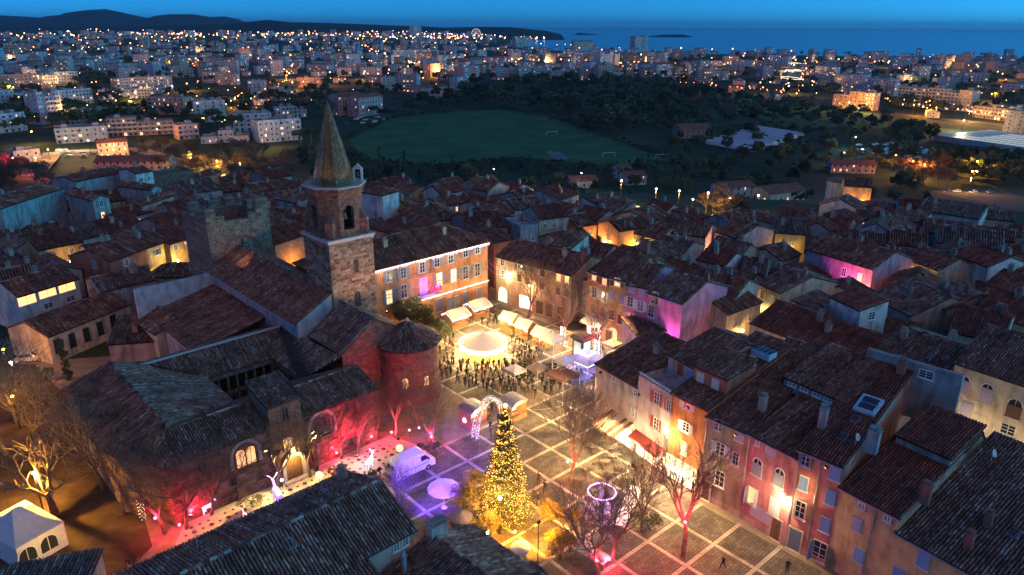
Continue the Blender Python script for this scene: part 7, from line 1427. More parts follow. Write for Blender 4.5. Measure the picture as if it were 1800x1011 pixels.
# --- lamps of the square: warm globes and the coloured projectors
def globe_lamp(label, px, py, e, col=PALE, z=4.2):
    c = P(px, py); t = thing('globe_lamp', label, 'street lamp', c); b = MB(); b.tube(c, c + Vector((0, 0, z)), .07, .045, 8); b.lathe(c, [(.2, 0), (.2, .3), (.08, .45)], 8); part(t, 'post', b, M_DARK); b = MB(); b.ball(c + Vector((0, 0, z + .2)), .2, 10); part(t, 'globe', b, glow('globe_glow', (1, .78, .45), 28)); light(c + Vector((0, 0, z + .75)), col, e, .2, t); return t
globe_lamp('globe lamp by the orange path', 879, 938, 300)
# added floodlights under the eaves, put in to brighten the square
for h, u, tg, e, lb in ((HALL, 27, (848, 610), 9000, 'added floodlight under the town hall eaves above the carousel'), (HALL, 18, (800, 640), 7000, 'added floodlight under the town hall eaves over the evergreen row'), (T2, 3, (900, 600), 4500, 'added floodlight under the peach house eaves'), (T2, 13, (950, 640), 6000, 'added floodlight at the tan end of the peach house eaves'), (M2, 3, (1010, 650), 6000, 'added floodlight under the yellow ochre house eaves'), (R1, 2, (960, 720), 7500, 'added floodlight under the cream café house eaves'), (R1, 9, (1010, 800), 4200, 'added floodlight at the corner of the cream café house'), (R3, 3, (1080, 860), 4200, 'added floodlight under the orange house eaves'), (R4, 4, (1150, 920), 2000, 'added floodlight under the tan house eaves'), (R6, 3, (1270, 985), 900, 'added floodlight under the salmon house eaves')):
    floodlight('floodlight', lb, h.p(u, -1.0, h.ze - .2), P(*tg), (1, .60, .22), e * 1.5, 62 if h is R1 else 100, 12)
floodlight('uplight', 'white-green uplight in the golden bush', P(856, 938, .4), P(852, 915, 4), (.75, 1, .35), 1500, 110); floodlight('uplight', 'amber uplight at the foot of the Christmas tree', P(905, 935, .5), P(895, 900, 4), (1, .42, .03), 4200, 140)
def projector(label, base, tgt, z, col, e, ang, z0=0.): c = XY(base); t = floodlight('projector', label, c + Vector((0, 0, z)), tgt, col, e, ang, 40); b = MB(); b.tube(c + Vector((0, 0, z0)), c + Vector((0, 0, z - .3)), .06, None, 6); part(t, 'mast', b, M_DARK); return t
projector('violet-blue projector on the gable of the long foreground house', G(28.45, 47.4), XY(P(785, 838)), 13.4, (.10, .03, 1.), 40000, 34, 11.8); projector('amber projector on a mast behind the near garden', P(945, 1000), P(922, 905), 5.5, (1, .38, .02), 9000, 100)
floodlight('red_floodlight', 'red floodlight washing the cloister wall right of the porch', P(628, 800, .8), G(38.5, 70.4, 6), (1, .02, .08), 2600, 85); floodlight('red_floodlight', 'red floodlight washing the apse and choir', P(700, 770, .8), G(50, 76, 6), (1, .06, .12), 1500, 100); floodlight('warm_floodlight', 'warm floodlight on the lit face of the bell tower', G(50.8, 80, 12.6), G(50.8, 87.7, 20), (1, .55, .32), 1100, 100); floodlight('red_floodlight', 'red floodlight washing the cloister roof corner', P(335, 905, .8), G(21, 70.4, 7), (1, .04, .1), 900, 100)
# orange street lamp in the left court
def street_lamp(label, px, py, z, e, col=ORANGE, em=90, heads=1, base_z=0., r=.2):
    c = P(px, py, z); t = thing('street_lamp', label, 'street lamp', Vector((c.x, c.y, base_z))); b = MB(); b.tube((c.x, c.y, base_z), (c.x, c.y, z + .2), .09, .06, 6)
    for s_ in ([0] if heads == 1 else [-1, 1]): b.tube((c.x, c.y, z + .2), (c.x + s_ * .9, c.y, z + .35), .04, None, 5)
    part(t, 'pole', b, M_DARK)
    for s_ in ([0] if heads == 1 else [-1, 1]): b = MB(); b.ball((c.x + s_ * .9, c.y, z + .25 - .3 * abs(s_)), r, 8, .6); part(t, 'lamp_head', b, glow('sodium_%d' % int(em), col, em)); light((c.x + s_ * .9, c.y, z - .35), col, e, .2, t)
    return t
street_lamp('orange street lamp inside the big pollarded plane tree', 60, 835, 5, 6000, (1, .46, .06)); street_lamp('orange street lamp at the lane corner', 6, 617, 5, 900); street_lamp('orange lane lamp beyond the cypress', 22, 700, 4.5, 500)

floodlight('warm_floodlight', 'golden floodlight on the forecourt beside the porch', G(27.4, 69.6, 5.2), G(24, 62, 0), (1, .62, .22), 3000, 130, 10); floodlight('warm_floodlight', 'golden floodlight on the forecourt right of the porch', G(33.2, 69.6, 5.2), G(35, 62, 0), (1, .66, .3), 2200, 130, 10)

# light garlands hung over the market
def garland(label, a, c, n, m, sag=1.0):
    t = thing('light_garland', label, 'light garland', (a + c) / 2); b = MB(); w = MB(); pv = None
    for k in range(n + 1):
        f = k / n; q = a.lerp(c, f) - Vector((0, 0, sag * 4 * f * (1 - f))); b.ball(q, .03, 4)
        if pv: w.tube(pv, q, .012, None, 3, False)
        pv = q
    part(t, 'cable', w, M_DARK); part(t, 'bulbs', b, m, stuff=True)
G_STR = glow('garland_warm', (1, .62, .28), 4); G_STL = glow('garland_lilac', (.6, .4, 1), 3)
garland('lilac light garland from the town hall corner to the arched cream house', HALL.p(HALL.W - .2, -.1, 9), T1.p(3, -.1, 7), 26, G_STL, .8); garland('lower lilac light garland beside the town hall corner', HALL.p(HALL.W - .2, -.1, 7.6), T1.p(2, -.1, 6), 22, G_STL, .6)
garland('warm light garland from the peach house over the huts', T2.p(6, -.1, 6), P(930, 600, 4.2), 22, G_STR); garland('warm light garland from the ochre house to the kiosk', M2.p(3, -.1, 7), P(1000, 640, 4), 22, G_STR); garland('warm light garland between the kiosk tree and the blue-lit tent', P(1048, 600, 4.5), P(985, 650, 3.6), 20, G_STR, .7); garland('warm light garland from the café house over the path', R1.p(1, -.1, 6.5), P(940, 720, 4), 26, G_STR)
for k, (x, y) in enumerate(((990, 655), (945, 668), (905, 672), (1075, 625))): gazebo(['small cream canopy among the tables by the blue-lit tent', 'low striped canopy in the thick of the crowd', 'small pale canopy at the edge of the crowd', 'white canopy in front of the purple house'][k], x, y, 2.4, [M_CANV, mat('beige_canvas', (.45, .36, .28), .85, .1)][k % 2], 2.2, .8, e=170)
floodlight('warm_floodlight', 'added dim floodlight warming the front of the ruined tower', *floodlight_later, (1, .58, .32), 420, 70, 6)  # added lamp on the nave roof to warm the tower face
# ------------------------------------------------------------------ beyond the old town: fields, blocks, trees, lamps
def PT(px, py):
    z = -20.
    for _ in range(25):
        p = P(px, py, z); z = .5 * z + .5 * max(-20, terrain(p.x, p.y))
    return P(px, py, z)
def ground_poly(name, pts, m, lift=.1):
    b = MB(); q = [PT(*p) for p in pts]; b.poly(*[p + Vector((0, 0, lift)) for p in q]); return structure(name, b, m)
def fan_poly(name, pts, m, lift=.15): return ground_poly(name, pts, m, lift)
fan_poly('football_field', ((612, 246), (690, 208), (800, 196), (880, 193), (960, 205), (1060, 240), (1180, 284), (1060, 292), (900, 276), (760, 290), (640, 280)), M_GRASS)
fan_poly('meadow', ((1090, 205), (1200, 190), (1330, 196), (1330, 215), (1180, 232)), noise_mat('dull_meadow', [(.3, (.03, .06, .03)), (.7, (.06, .10, .05))], .04)); fan_poly('meadow', ((1300, 175), (1420, 180), (1560, 205), (1560, 225), (1400, 225), (1290, 200)), M_GRASS)
fan_poly('dirt_track', ((960, 266), (985, 268), (1002, 280), (985, 284), (965, 276)), mat('pale_track', (.16, .16, .15), .9, .2, .1), .3)
fan_poly('car_park', ((975, 350), (1100, 352), (1215, 375), (1225, 400), (1120, 385), (1000, 366)), M_ASPH, .2); fan_poly('car_park', ((1630, 335), (1800, 340), (1800, 375), (1650, 360)), M_ASPH, .2)
def strip(name, pts, w, m, lift=.25):
    b = MB(); q = [PT(*p) for p in pts]
    for a, c in zip(q, q[1:]):
        d = Vector((c.x - a.x, c.y - a.y, 0)).normalized(); n = Vector((-d.y, d.x, 0)) * w / 2; u = Vector((0, 0, lift)); b.quad(a - n + u, c - n + u, c + n + u, a + n + u)
    return structure(name, b, m)
strip('road', [(1190, 158), (1280, 166), (1370, 176), (1450, 184), (1545, 197)], 12, M_ASPH); strip('road', [(1560, 200), (1640, 208), (1720, 216), (1810, 226)], 14, M_ASPH); strip('road', [(600, 350), (760, 338), (870, 330), (975, 352)], 7, M_ASPH); strip('road', [(1372, 178), (1384, 150), (1392, 118), (1396, 100)], 14, M_ASPH); strip('road', [(55, 310), (95, 268), (240, 262), (330, 290), (450, 318)], 10, noise_mat('lit_tone_gravel', [(.3, (.25, .2, .13)), (.7, (.36, .29, .19))], .3))  # last road: avenue lamplight put into the pale gravel colour
strip('road', [(500, 160), (512, 130), (530, 110)], 12, M_ASPH, .3); strip('road', [(640, 84), (700, 112), (760, 124), (850, 122)], 14, M_ASPH, .3)
def goal(px, py):
    c = PT(px, py); t = thing('football_goal', 'white football goal on the dark field', 'goal', c, 0, 'goals on the football field'); t.rotation_euler.z = .25
    for s_ in (-3.66, 3.66): b = MB(); b.tube((s_, 0, 0), (s_, 0, 2.44), .1, None, 6); obj('post', b.mesh('post', M_WHITE), t)
    b = MB(); b.tube((-3.7, 0, 2.44), (3.7, 0, 2.44), .1, None, 6); obj('crossbar', b.mesh('crossbar', M_WHITE), t)
goal(970, 238); goal(1070, 276); goal(1163, 279)
# --- blocks of flats and houses. Every block: wall, roof, balconies, window panes
G_FW = glow('far_lit_window', (1, .5, .2), 1.3); G_FW.cycles.emission_sampling = 'NONE'; WALLC = dict(white=(.5, .5, .5), blue=(.42, .47, .52), peach=(.52, .36, .26), pink=(.5, .34, .32), brown=(.30, .22, .17), grey=(.36, .37, .38), cream=(.5, .44, .34))
def block_mesh_parts(w, d, fl, fh, seed, lit=.12, gable=False, balc=True):
    """a block of one to three staggered volumes with floor bands, loggias and windows"""
    rs = random.Random(seed); wl, rf, wd, wl_, bl = MB(), MB(), MB(), MB(), MB(); vols = []
    if gable or w < 16: vols = [(0, 0, w, d, fl)]
    else:
        k = rs.choice([2, 3]) if w < 45 else rs.choice([3, 4]); cuts = sorted(rs.uniform(.25, .75) for _ in range(k - 1)); cuts = [0] + [(i + 1 + rs.uniform(-.15, .15)) / k for i in range(k - 1)] + [1]
        for a, c in zip(cuts, cuts[1:]): vols.append(((a + c - 1) * w / 2, rs.uniform(0, 2.5), (c - a) * w, d - rs.uniform(0, 2), max(1, fl - rs.choice([0, 0, 0, 1]))))
    for cx, cy, vw, vd, vf in vols:
        h = vf * fh; wl.box((cx, cy, h / 2), (vw - .02, vd, h)); y0 = cy - vd / 2; y1 = cy + vd / 2
        if gable:
            e = .4; z = h; k = vd * .17; rf.slab([(cx - vw / 2 - e, y0 - e, z - .1), (cx + vw / 2 + e, y0 - e, z - .1), (cx + vw / 2 + e, cy, z + k), (cx - vw / 2 - e, cy, z + k)], .2); rf.slab([(cx + vw / 2 + e, y1 + e, z - .1), (cx - vw / 2 - e, y1 + e, z - .1), (cx - vw / 2 - e, cy, z + k), (cx + vw / 2 + e, cy, z + k)], .2)
            for s_ in (-1, 1): wl.poly((cx + s_ * vw / 2, y0, z), (cx + s_ * vw / 2, y1, z), (cx + s_ * vw / 2, cy, z + k - .1))
        else:
            rf.box((cx, cy, h + .12), (vw - .5, vd - .5, .2)); wl.box((cx, y0 + .12, h + .3), (vw - .03, .22, .6)); wl.box((cx, y1 - .12, h + .3), (vw - .03, .22, .6)); rf.box((cx + rs.uniform(-.25, .25) * vw, cy, h + 1.2), (3.2, vd * .35, 2.2))
            for _ in range(3): rf.box((cx + rs.uniform(-.4, .4) * vw, cy + rs.uniform(-.3, .3) * vd, h + .5), (.8, .8, .8))
        style = rs.choice(['loggia', 'plain', 'mixed']) if balc else 'plain'; n = max(2, int(vw / rs.uniform(2.7, 3.6)))
        for f in range(vf):
            z = f * fh + .95
            if style != 'plain' and f > 0: bl.box((cx, y0 - .55, f * fh + .02), (vw * .96, 1.1, .16)); bl.box((cx, y0 - 1.08, f * fh + .5), (vw * .96, .06, .8))
            for i in range(n):
                x = cx - vw / 2 + (i + .5) * vw / n; on = rs.random() < lit; tgt = wl_ if on else wd; ww, hh = (1.7, 1.9) if (style == 'loggia' or (style == 'mixed' and i % 3 == 0)) else (.9, 1.25); z_ = z - (.7 if hh > 1.5 else 0)
                if on and rs.random() < .5: ww *= .6
                tgt.raw([(x - ww / 2, y0 - .04, z_), (x + ww / 2, y0 - .04, z_), (x + ww / 2, y0 - .04, z_ + hh), (x - ww / 2, y0 - .04, z_ + hh)], [(0, 1, 2, 3)])
            for i in range(max(1, int(vd / 5))):
                y = y0 + (i + .5) * vd / max(1, int(vd / 5))
                for x in (cx - vw / 2 - .04, cx + vw / 2 + .04): (wl_ if rs.random() < lit * .6 else wd).raw([(x, y - .45, z), (x, y + .45, z), (x, y + .45, z + 1.2), (x, y - .45, z + 1.2)], [(0, 1, 2, 3)])
    return wl, rf, wd, wl_, bl
M_BROOF = mat('flat_roof_gravel', (.22, .24, .25), .9, .15, .5); M_FTILE = mat('far_clay_roof', (.20, .085, .06), .9, .3, .8)
def block_meshes(*a, **k):
    col = k.pop('col'); g = k.get('gable'); wl, rf, wd, wl_, bl = block_mesh_parts(*a, **k); out = [('wall', wl.mesh('wall', plaster(WALLC[col]))), ('roof', rf.mesh('roof', M_FTILE if g else M_BROOF))]
    for n, b, m in (('dark_windows', wd, M_GLASS), ('lit_windows', wl_, G_FW), ('balconies', bl, plaster(WALLC['white']))):
        if b.f: out.append((n, b.mesh(n, m)))
    return out
def block(name, label, cat, meshes, pos, rz, group=None, sc=(1, 1, 1)):
    t = thing(name, label, cat, pos, rz, group)
    for n, me in meshes:
        o = obj(n, me, t); o.scale = sc
        if n in ('dark_windows', 'lit_windows', 'balconies'): o['kind'] = 'stuff'
    return t
def flats(label, x0, x1, yb0, yb1, ytop, d, col, seed, lit=.12, gable=False, balc=True, name='apartment_block'):
    """a block whose camera-side foot runs from pixel (x0,yb0) to (x1,yb1); ytop = roof line pixel at the left end"""
    a, c = PT(x0, yb0), PT(x1, yb1); z0 = min(a.z, c.z); a, c = P(x0, yb0, z0), P(x1, yb1, z0); w = (c - a).length; h = max(3, Z_at(x0, ytop, a) - z0); fl = max(1, round(h / 3.0)); r = (c - a).normalized(); n = Vector((r.y, -r.x, 0)); ctr = (a + c) / 2 - n * d / 2
    return block(name, label, 'building', block_meshes(round(w, 1), d, fl, h / fl, seed, lit=lit, gable=gable, balc=balc, col=col), ctr, math.atan2(r.y, r.x))
FL = [('orange-lit apartment block with stepped balconies', 211, 307, 170, 163, 139, 14, 'peach', .35, 0), ('white three-storey block with long balconies', 72, 168, 190, 181, 163, 14, 'white', .1, 0), ('peach apartment slab at the far left', -20, 73, 158, 156, 133, 12, 'peach', .1, 0), ('brown flat-roofed block with dark ribbon windows', 190, 308, 242, 236, 211, 15, 'brown', .12, 0), ('low grey flat block beside the lit street', 100, 192, 254, 248, 228, 16, 'grey', .1, 0), ('low white block with lit balconies by the pines', 353, 437, 254, 251, 233, 13, 'white', .25, 0), ('pinkish corner block between pines', 315, 351, 246, 243, 221, 12, 'pink', .1, 0), ('tall blue-grey block behind the spire', 412, 480, 232, 229, 202, 14, 'blue', .1, 0), ('tall pale block with white balconies behind the spire', 457, 533, 252, 246, 214, 15, 'blue', .16, 0), ('white block with small windows far behind the spire', 488, 541, 209, 206, 190, 12, 'white', .1, 0), ('peach block on the hillside street', 480, 523, 178, 176, 155, 12, 'peach', .15, 0), ('white long low block with flat roof at left', 78, 140, 149, 145, 129, 12, 'white', .12, 0), ('blue-white block at the left edge below the slab', -20, 58, 190, 184, 162, 14, 'white', .1, 0), ('blue-white villa block beside the dark pines', -15, 52, 238, 229, 205, 14, 'blue', .08, 0), ('long low white block with lamps at left', 175, 272, 176, 172, 160, 12, 'white', .2, 0),
      ('white floodlit slab block in the middle distance', 692, 758, 112, 110, 89, 12, 'white', .2, 0), ('pink complex with tiled roofs by the field', 596, 640, 204, 200, 170, 14, 'pink', .1, 1), ('pink gabled block beside the field car park', 632, 674, 206, 200, 172, 13, 'pink', .1, 1), ('pink villa with dark loggia above the trees', 740, 788, 174, 171, 154, 12, 'pink', .08, 1), ('first grey slab of the long row by the woods', 872, 910, 141, 139, 121, 11, 'pink', .12, 0), ('second grey slab of the long row by the woods', 914, 960, 141, 139, 121, 11, 'grey', .12, 0), ('third grey slab of the long row by the woods', 968, 1015, 141, 140, 122, 11, 'grey', .12, 0), ('fourth grey slab of the long row by the woods', 1022, 1062, 141, 140, 122, 11, 'grey', .12, 0), ('fifth grey slab of the long row by the woods', 1066, 1097, 142, 141, 124, 11, 'grey', .12, 0), ('twin high-rise block with white balconies', 1056, 1088, 124, 122, 93, 14, 'white', .12, 0), ('dark high-rise by the bay', 908, 934, 84, 83, 66, 16, 'grey', .05, 0), ('solitary high-rise against the sea', 1117, 1139, 90, 89, 64, 18, 'grey', .06, 0), ('long roofed block near the shore', 1010, 1042, 88, 87, 73, 14, 'peach', .1, 1), ('white block with lit base left of the woods', 783, 844, 133, 130, 116, 12, 'white', .2, 0), ('orange-lit block by the boulevard', 758, 786, 136, 133, 113, 12, 'peach', .3, 0), ('blue glassy block by the boulevard', 793, 818, 115, 113, 97, 12, 'blue', .1, 0), ('low white school block in the middle distance', 610, 653, 122, 119, 108, 14, 'white', .1, 0), ('white gabled hall right of the slab row', 1153, 1181, 136, 135, 113, 14, 'white', .3, 1), ('far tower on the hill', 729, 742, 64, 63, 46, 20, 'white', .05, 0),
      ('orange floodlit block by the main road', 1460, 1533, 190, 196, 160, 13, 'peach', .4, 0), ('grey block with pale end wall by the main road', 1572, 1622, 186, 190, 153, 14, 'grey', .08, 0), ('row block with alternating pale bays by the main road', 1626, 1702, 190, 197, 155, 14, 'cream', .08, 0), ('dark block with bright vertical fins at the right edge', 1707, 1815, 206, 220, 180, 16, 'brown', .25, 0), ('big blue-roofed complex in the right distance', 1463, 1562, 160, 166, 131, 30, 'blue', .06, 0), ('white block with lit corner in the right distance', 1540, 1569, 168, 170, 145, 12, 'white', .15, 0), ('white strip-lit hotel in the right distance', 1430, 1467, 136, 138, 117, 14, 'white', .5, 0), ('pale twin blocks far right', 1503, 1535, 127, 128, 115, 14, 'white', .1, 0), ('long low block at the right horizon', 1640, 1700, 112, 113, 98, 14, 'peach', .1, 0), ('white slab at the right distance', 1755, 1790, 165, 167, 148, 14, 'white', .1, 0)]
for k, (lb, x0, x1, y0, y1, yt, d, col, lt, gb) in enumerate(FL): flats(lb, x0, x1, y0, y1, yt, d, col, k, lt, bool(gb), balc=not gb)
flats('pink-lit house with purple sign glow on the lit street', 175, 228, 279, 275, 252, 10, 'pink', 91, .3, True, False, 'house'); flats('long low house with pink roof along the street trees', 168, 297, 302, 300, 284, 12, 'pink', 92, .1, True, False, 'house')
flats('white cottage with tiled roof at the field edge', 1003, 1050, 333, 331, 318, 9, 'white', 93, .1, True, False, 'house'); flats('two-storey white house among field trees', 1085, 1110, 316, 315, 298, 9, 'white', 94, .1, True, False, 'house'); flats('white house with brown roof beside the two-storey one', 1100, 1136, 327, 325, 310, 9, 'white', 95, .1, True, False, 'house'); flats('dark barn with hipped roof in the meadows', 1195, 1248, 244, 243, 226, 14, 'brown', 96, 0, True, False, 'barn'); flats('grey cottage behind the old town edge', 1268, 1325, 350, 346, 330, 9, 'grey', 97, .1, True, False, 'house'); flats('cottage with yellow-lit gable among the trees', 1352, 1414, 362, 355, 340, 10, 'cream', 98, .2, True, False, 'house'); flats('long roofed house lit from within by the street trees', 1460, 1538, 304, 306, 288, 10, 'pink', 99, .3, True, False, 'house'); flats('low white shed beside the lit street', 28, 74, 290, 284, 268, 10, 'white', 90, .1, False, False, 'house')
# far fillers
PROTO = {}
for col in ('white', 'blue', 'peach', 'grey', 'cream', 'pink'):
    PROTO[col, 'flats'] = block_meshes(26, 12, 4, 3., 200 + len(PROTO), col=col, lit=.14); PROTO[col, 'tower'] = block_meshes(20, 14, 7, 3., 200 + len(PROTO), col=col, lit=.14); PROTO[col, 'villa'] = block_meshes(12, 9, 2, 2.9, 200 + len(PROTO), col=col, lit=.2, gable=True, balc=False)
KN = dict(flats='flat-roofed apartment block', tower='tall apartment block', villa='tiled-roof villa'); rs = random.Random(31); FF = []; NF = 0
WOOD = [(590, 190), (700, 175), (790, 180), (850, 135), (1000, 142), (1200, 146), (1280, 170), (1560, 200), (1800, 235), (1800, 420), (560, 420), (540, 240)]
for tr in range(9000):
    if NF >= 300: break
    py = 62 + 190 * rs.random() ** 1.7; px = rs.uniform(-60, 1860)
    if inpoly((px, py), WOOD): continue
    if px > 880 and py < 74 + (px - 880) * .028: continue
    if px < 430 and py < 66: continue
    p = PT(px, py)
    if p.y > coast(p.x / p.y) - 60 or p.y > 5200: continue
    rr = 17 if p.y < 1200 else 26
    if any((p.x - a) ** 2 + (p.y - c) ** 2 < (rr + r2) ** 2 for a, c, r2 in FF): continue
    if p.y < 900 and any(x0 - 14 < px < x1 + 14 and yt - 6 < py < y0 + 16 for lb, x0, x1, y0, y1, yt, *_ in FL): continue
    kd = rs.choice(['flats', 'flats', 'villa', 'villa', 'villa', 'tower']) if p.y < 2200 else rs.choice(['flats', 'villa', 'tower', 'flats']); col = rs.choice(['white', 'blue', 'peach', 'grey', 'cream', 'pink'])
    if kd == 'villa' and p.y > 900: rr = 12
    block('town_building', '%s %s in the spread of the far town' % (col if col != 'blue' else 'blue-grey', KN[kd]), 'building', PROTO[col, kd], p, rs.choice([0, .3, -.25, .5, 1.2]), '%s %ss of the far town' % (col, KN[kd]), (rs.uniform(.8, 1.3), 1, rs.uniform(.8, 1.15))); FF.append((p.x, p.y, rr * .7)); NF += 1
print('far buildings', NF)
# the rest of the far town, too many to tell apart: one mass per wall colour
def far_mass():
    ms = {c: (MB(), plaster(WALLC[c])) for c in ('white', 'peach', 'blue')}; gw, rfm, lt = MB(), MB(), MB(); n = 0
    for tr in range(9000):
        if n >= 700: break
        py = 60 + 75 * rs.random() ** 1.5; px = rs.uniform(-80, 1880)
        if inpoly((px, py), WOOD) or (px > 880 and py < 75 + (px - 880) * .028): continue
        p = PT(px, py)
        if p.y > coast(p.x / p.y) - 50 or p.y > 5400: continue
        if any((p.x - a) ** 2 + (p.y - c) ** 2 < (r2 + 12) ** 2 for a, c, r2 in FF): continue
        FF.append((p.x, p.y, 7)); w, d, h = rs.uniform(9, 32), rs.uniform(9, 14), rs.choice([6, 6, 9, 12, 12, 15, 21]); a = rs.choice([0, .3, -.3, .8, 1.3]); b = ms[rs.choice(list(ms))][0]; b.box(p + Vector((0, 0, h / 2)), (w, d, h), a); rfm.box(p + Vector((0, 0, h + .3)), (w + .6, d + .6, .6), a); ca, sa = math.cos(a), math.sin(a)
        for f in range(int(h / 3)):
            for i in range(int(w / 4)):
                x = -w / 2 + (i + .5) * 4; t_ = lt if rs.random() < .12 else gw; z = p.z + f * 3 + 1; y = -d / 2 - .06
                t_.quad(*[(p.x + X * ca - y * sa, p.y + X * sa + y * ca, Z) for X, Z in ((x - .7, z), (x + .7, z), (x + .7, z + 1.3), (x - .7, z + 1.3))])
        n += 1
    for c, (b, m) in ms.items(): o = obj('far_town', b.mesh('far_town', m)); o['kind'] = 'stuff'; tag(o, 'mass of distant %s town buildings too far to tell apart' % c, 'buildings')
    for nm, b, m in (('far_roofs', rfm, M_FTILE), ('far_windows', gw, M_GLASS), ('far_lit_windows', lt, G_FW)): o = obj(nm, b.mesh(nm, m)); o['kind'] = 'stuff'; tag(o, 'mass of distant town %s too far to tell apart' % nm[4:].replace('_', ' '), 'buildings')
far_mass()
# --- trees of the middle distance
def wood(poly, n, kinds, lab, grp, smin=.8, smax=1.3, name='tree', dmin=4):
    out = []; xs = [q[0] for q in poly]; ys = [q[1] for q in poly]
    for _ in range(n * 40):
        px, py = rs.uniform(min(xs), max(xs)), rs.uniform(min(ys), max(ys))
        if not inpoly((px, py), poly): continue
        p = PT(px, py)
        if any((p.x - a) ** 2 + (p.y - c) ** 2 < dmin ** 2 for a, c in out) : continue
        if any((p.x - a) ** 2 + (p.y - c) ** 2 < 10 ** 2 for a, c, _ in FF): continue
        out.append((p.x, p.y)); put_tree(rs.choice(kinds), name, lab, p, rs.uniform(smin, smax), None, grp)
        if len(out) >= n: break
def far_mesh(seed, ht, rad, base, kind='round'):
    tr, cr = leafy_mesh(seed, ht, rad, base, 260, 1.7, ML_DARK, kind, 14); return np.array([v.co[:] for v in cr.vertices]), [tuple(p.vertices) for p in cr.polygons]
FARM = [far_mesh(41, 8, 3.8, .8), far_mesh(42, 9, 3.4, 1.0), far_mesh(43, 10, 5.2, 5, 'umbrella')]
def wood_stuff(name, label, poly, n, smin, smax, dmin=6):
    b = MB(); out = []; xs = [q[0] for q in poly]; ys = [q[1] for q in poly]
    for _ in range(n * 40):
        px, py = rs.uniform(min(xs), max(xs)), rs.uniform(min(ys), max(ys))
        if not inpoly((px, py), poly): continue
        p = PT(px, py)
        if any((p.x - a) ** 2 + (p.y - c) ** 2 < dmin ** 2 for a, c in out) or any((p.x - a) ** 2 + (p.y - c) ** 2 < 100 for a, c, _ in FF): continue
        out.append((p.x, p.y)); V, Fc = rs.choice(FARM); s_ = rs.uniform(smin, smax); a = rs.uniform(0, 6.28); ca, sa = math.cos(a), math.sin(a); q = np.stack([V[:, 0] * ca - V[:, 1] * sa, V[:, 0] * sa + V[:, 1] * ca, V[:, 2]], 1) * s_ + np.array(p[:]); n0 = len(b.v); b.v += list(map(tuple, q)); b.f += [tuple(i + n0 for i in f) for f in Fc]; b.r += [rs.random() * .6 + .4 * rs.random() for _ in Fc]; b.m += [0] * len(Fc)
        if len(out) >= n: break
    o = obj(name, b.mesh(name, ML_DARK, rand=True)); o['kind'] = 'stuff'; return tag(o, label, 'trees')
TWIG = [leafy_mesh(31, 11, 5, 3.2, 1500, .5, ML_RUST), leafy_mesh(32, 10, 4.6, 3, 1500, .5, ML_RUST)]
wood([(610, 290), (760, 296), (900, 290), (1060, 296), (1200, 300), (1260, 330), (1200, 352), (1060, 345), (900, 335), (640, 345)], 62, MID_ROUND + MID_CYP, 'dark tree in the belt between football field and old town', 'trees between field and old town', .5, 1.0)
wood_stuff('far_wood', 'dense dark wood behind the football field', [(700, 200), (790, 165), (850, 138), (1010, 143), (1200, 148), (1290, 172), (1090, 200), (1130, 232), (1060, 238), (960, 202), (860, 188)], 260, .9, 1.8, 5)
wood([(1180, 240), (1240, 215), (1560, 232), (1640, 262), (1620, 300), (1460, 300), (1420, 330), (1260, 330), (1180, 280)], 75, MID_ROUND, 'dark tree in the gardens round the plastic tunnels', 'trees round the plastic tunnels', .5, 1.1)
wood([(1550, 215), (1640, 250), (1600, 275), (1545, 240)], 9, MID_ROUND, 'big dark tree left of the lit glasshouse', 'trees left of the glasshouse', 1.2, 1.8)
wood([(520, 230), (600, 250), (620, 330), (560, 330), (530, 290)], 14, MID_PINE + MID_ROUND, 'dark pine behind the spire', 'pines behind the spire', .7, 1.1)
wood([(335, 212), (440, 215), (440, 235), (340, 235)], 8, MID_PINE, 'umbrella pine before the low white block', 'umbrella pines by the white block', .9, 1.3); wood([(55, 205), (160, 195), (165, 225), (70, 232)], 9, MID_PINE, 'umbrella pine beside the blue-white villa block', 'umbrella pines at the left', .9, 1.4); wood([(120, 140), (170, 135), (175, 155), (125, 158)], 4, MID_PINE, 'umbrella pine between white blocks at far left', 'umbrella pines far left', .9, 1.3); wood([(600, 180), (680, 200), (790, 175), (790, 195), (690, 215), (600, 205)], 9, MID_PINE, 'umbrella pine at the top edge of the field', 'umbrella pines at the field top', .7, 1.0)
wood([(240, 262), (400, 268), (520, 285), (530, 320), (420, 330), (260, 300)], 42, TWIG, 'leafless brown plane tree in the avenue lit from below', 'leafless avenue trees', .7, 1.0, dmin=5); wood([(0, 285), (70, 300), (110, 325), (60, 350), (0, 350)], 12, TWIG, 'leafless tree glowing red-orange by the street at left', 'leafless trees by the left street', .6, .9); wood([(1575, 300), (1665, 305), (1670, 335), (1580, 325)], 9, TWIG, 'leafless tree glowing orange near the car park lamps', 'leafless trees by the car park', .7, 1.0); wood([(1240, 375), (1300, 372), (1310, 395), (1250, 400)], 7, TWIG, 'leafless tree at the lit car park edge', 'leafless trees at the old town edge', .5, .8); wood([(1480, 345), (1530, 350), (1520, 378), (1480, 372)], 5, TWIG, 'leafless tree before the round tower', 'leafless trees by the round tower', .5, .7)
wood([(1555, 325), (1600, 320), (1620, 350), (1570, 358)], 5, MID_ROUND, 'dark cedar beside the orange-lit tower house', 'cedars by the tower house', .8, 1.1); wood([(890, 335), (960, 335), (960, 352), (900, 352)], 3, MID_ROUND, 'round dark tree by the field road', 'round trees by the field road', .6, .8)
wood_stuff('garden_trees', 'dark garden trees scattered between the far town houses', [(-40, 75), (600, 75), (680, 85), (900, 95), (900, 130), (700, 170), (560, 215), (300, 215), (-40, 250)], 420, .8, 1.6); wood_stuff('street_trees', 'dark street trees between the right distance blocks', [(900, 85), (1800, 100), (1800, 210), (1560, 195), (1200, 145), (900, 125)], 260, .8, 1.5)
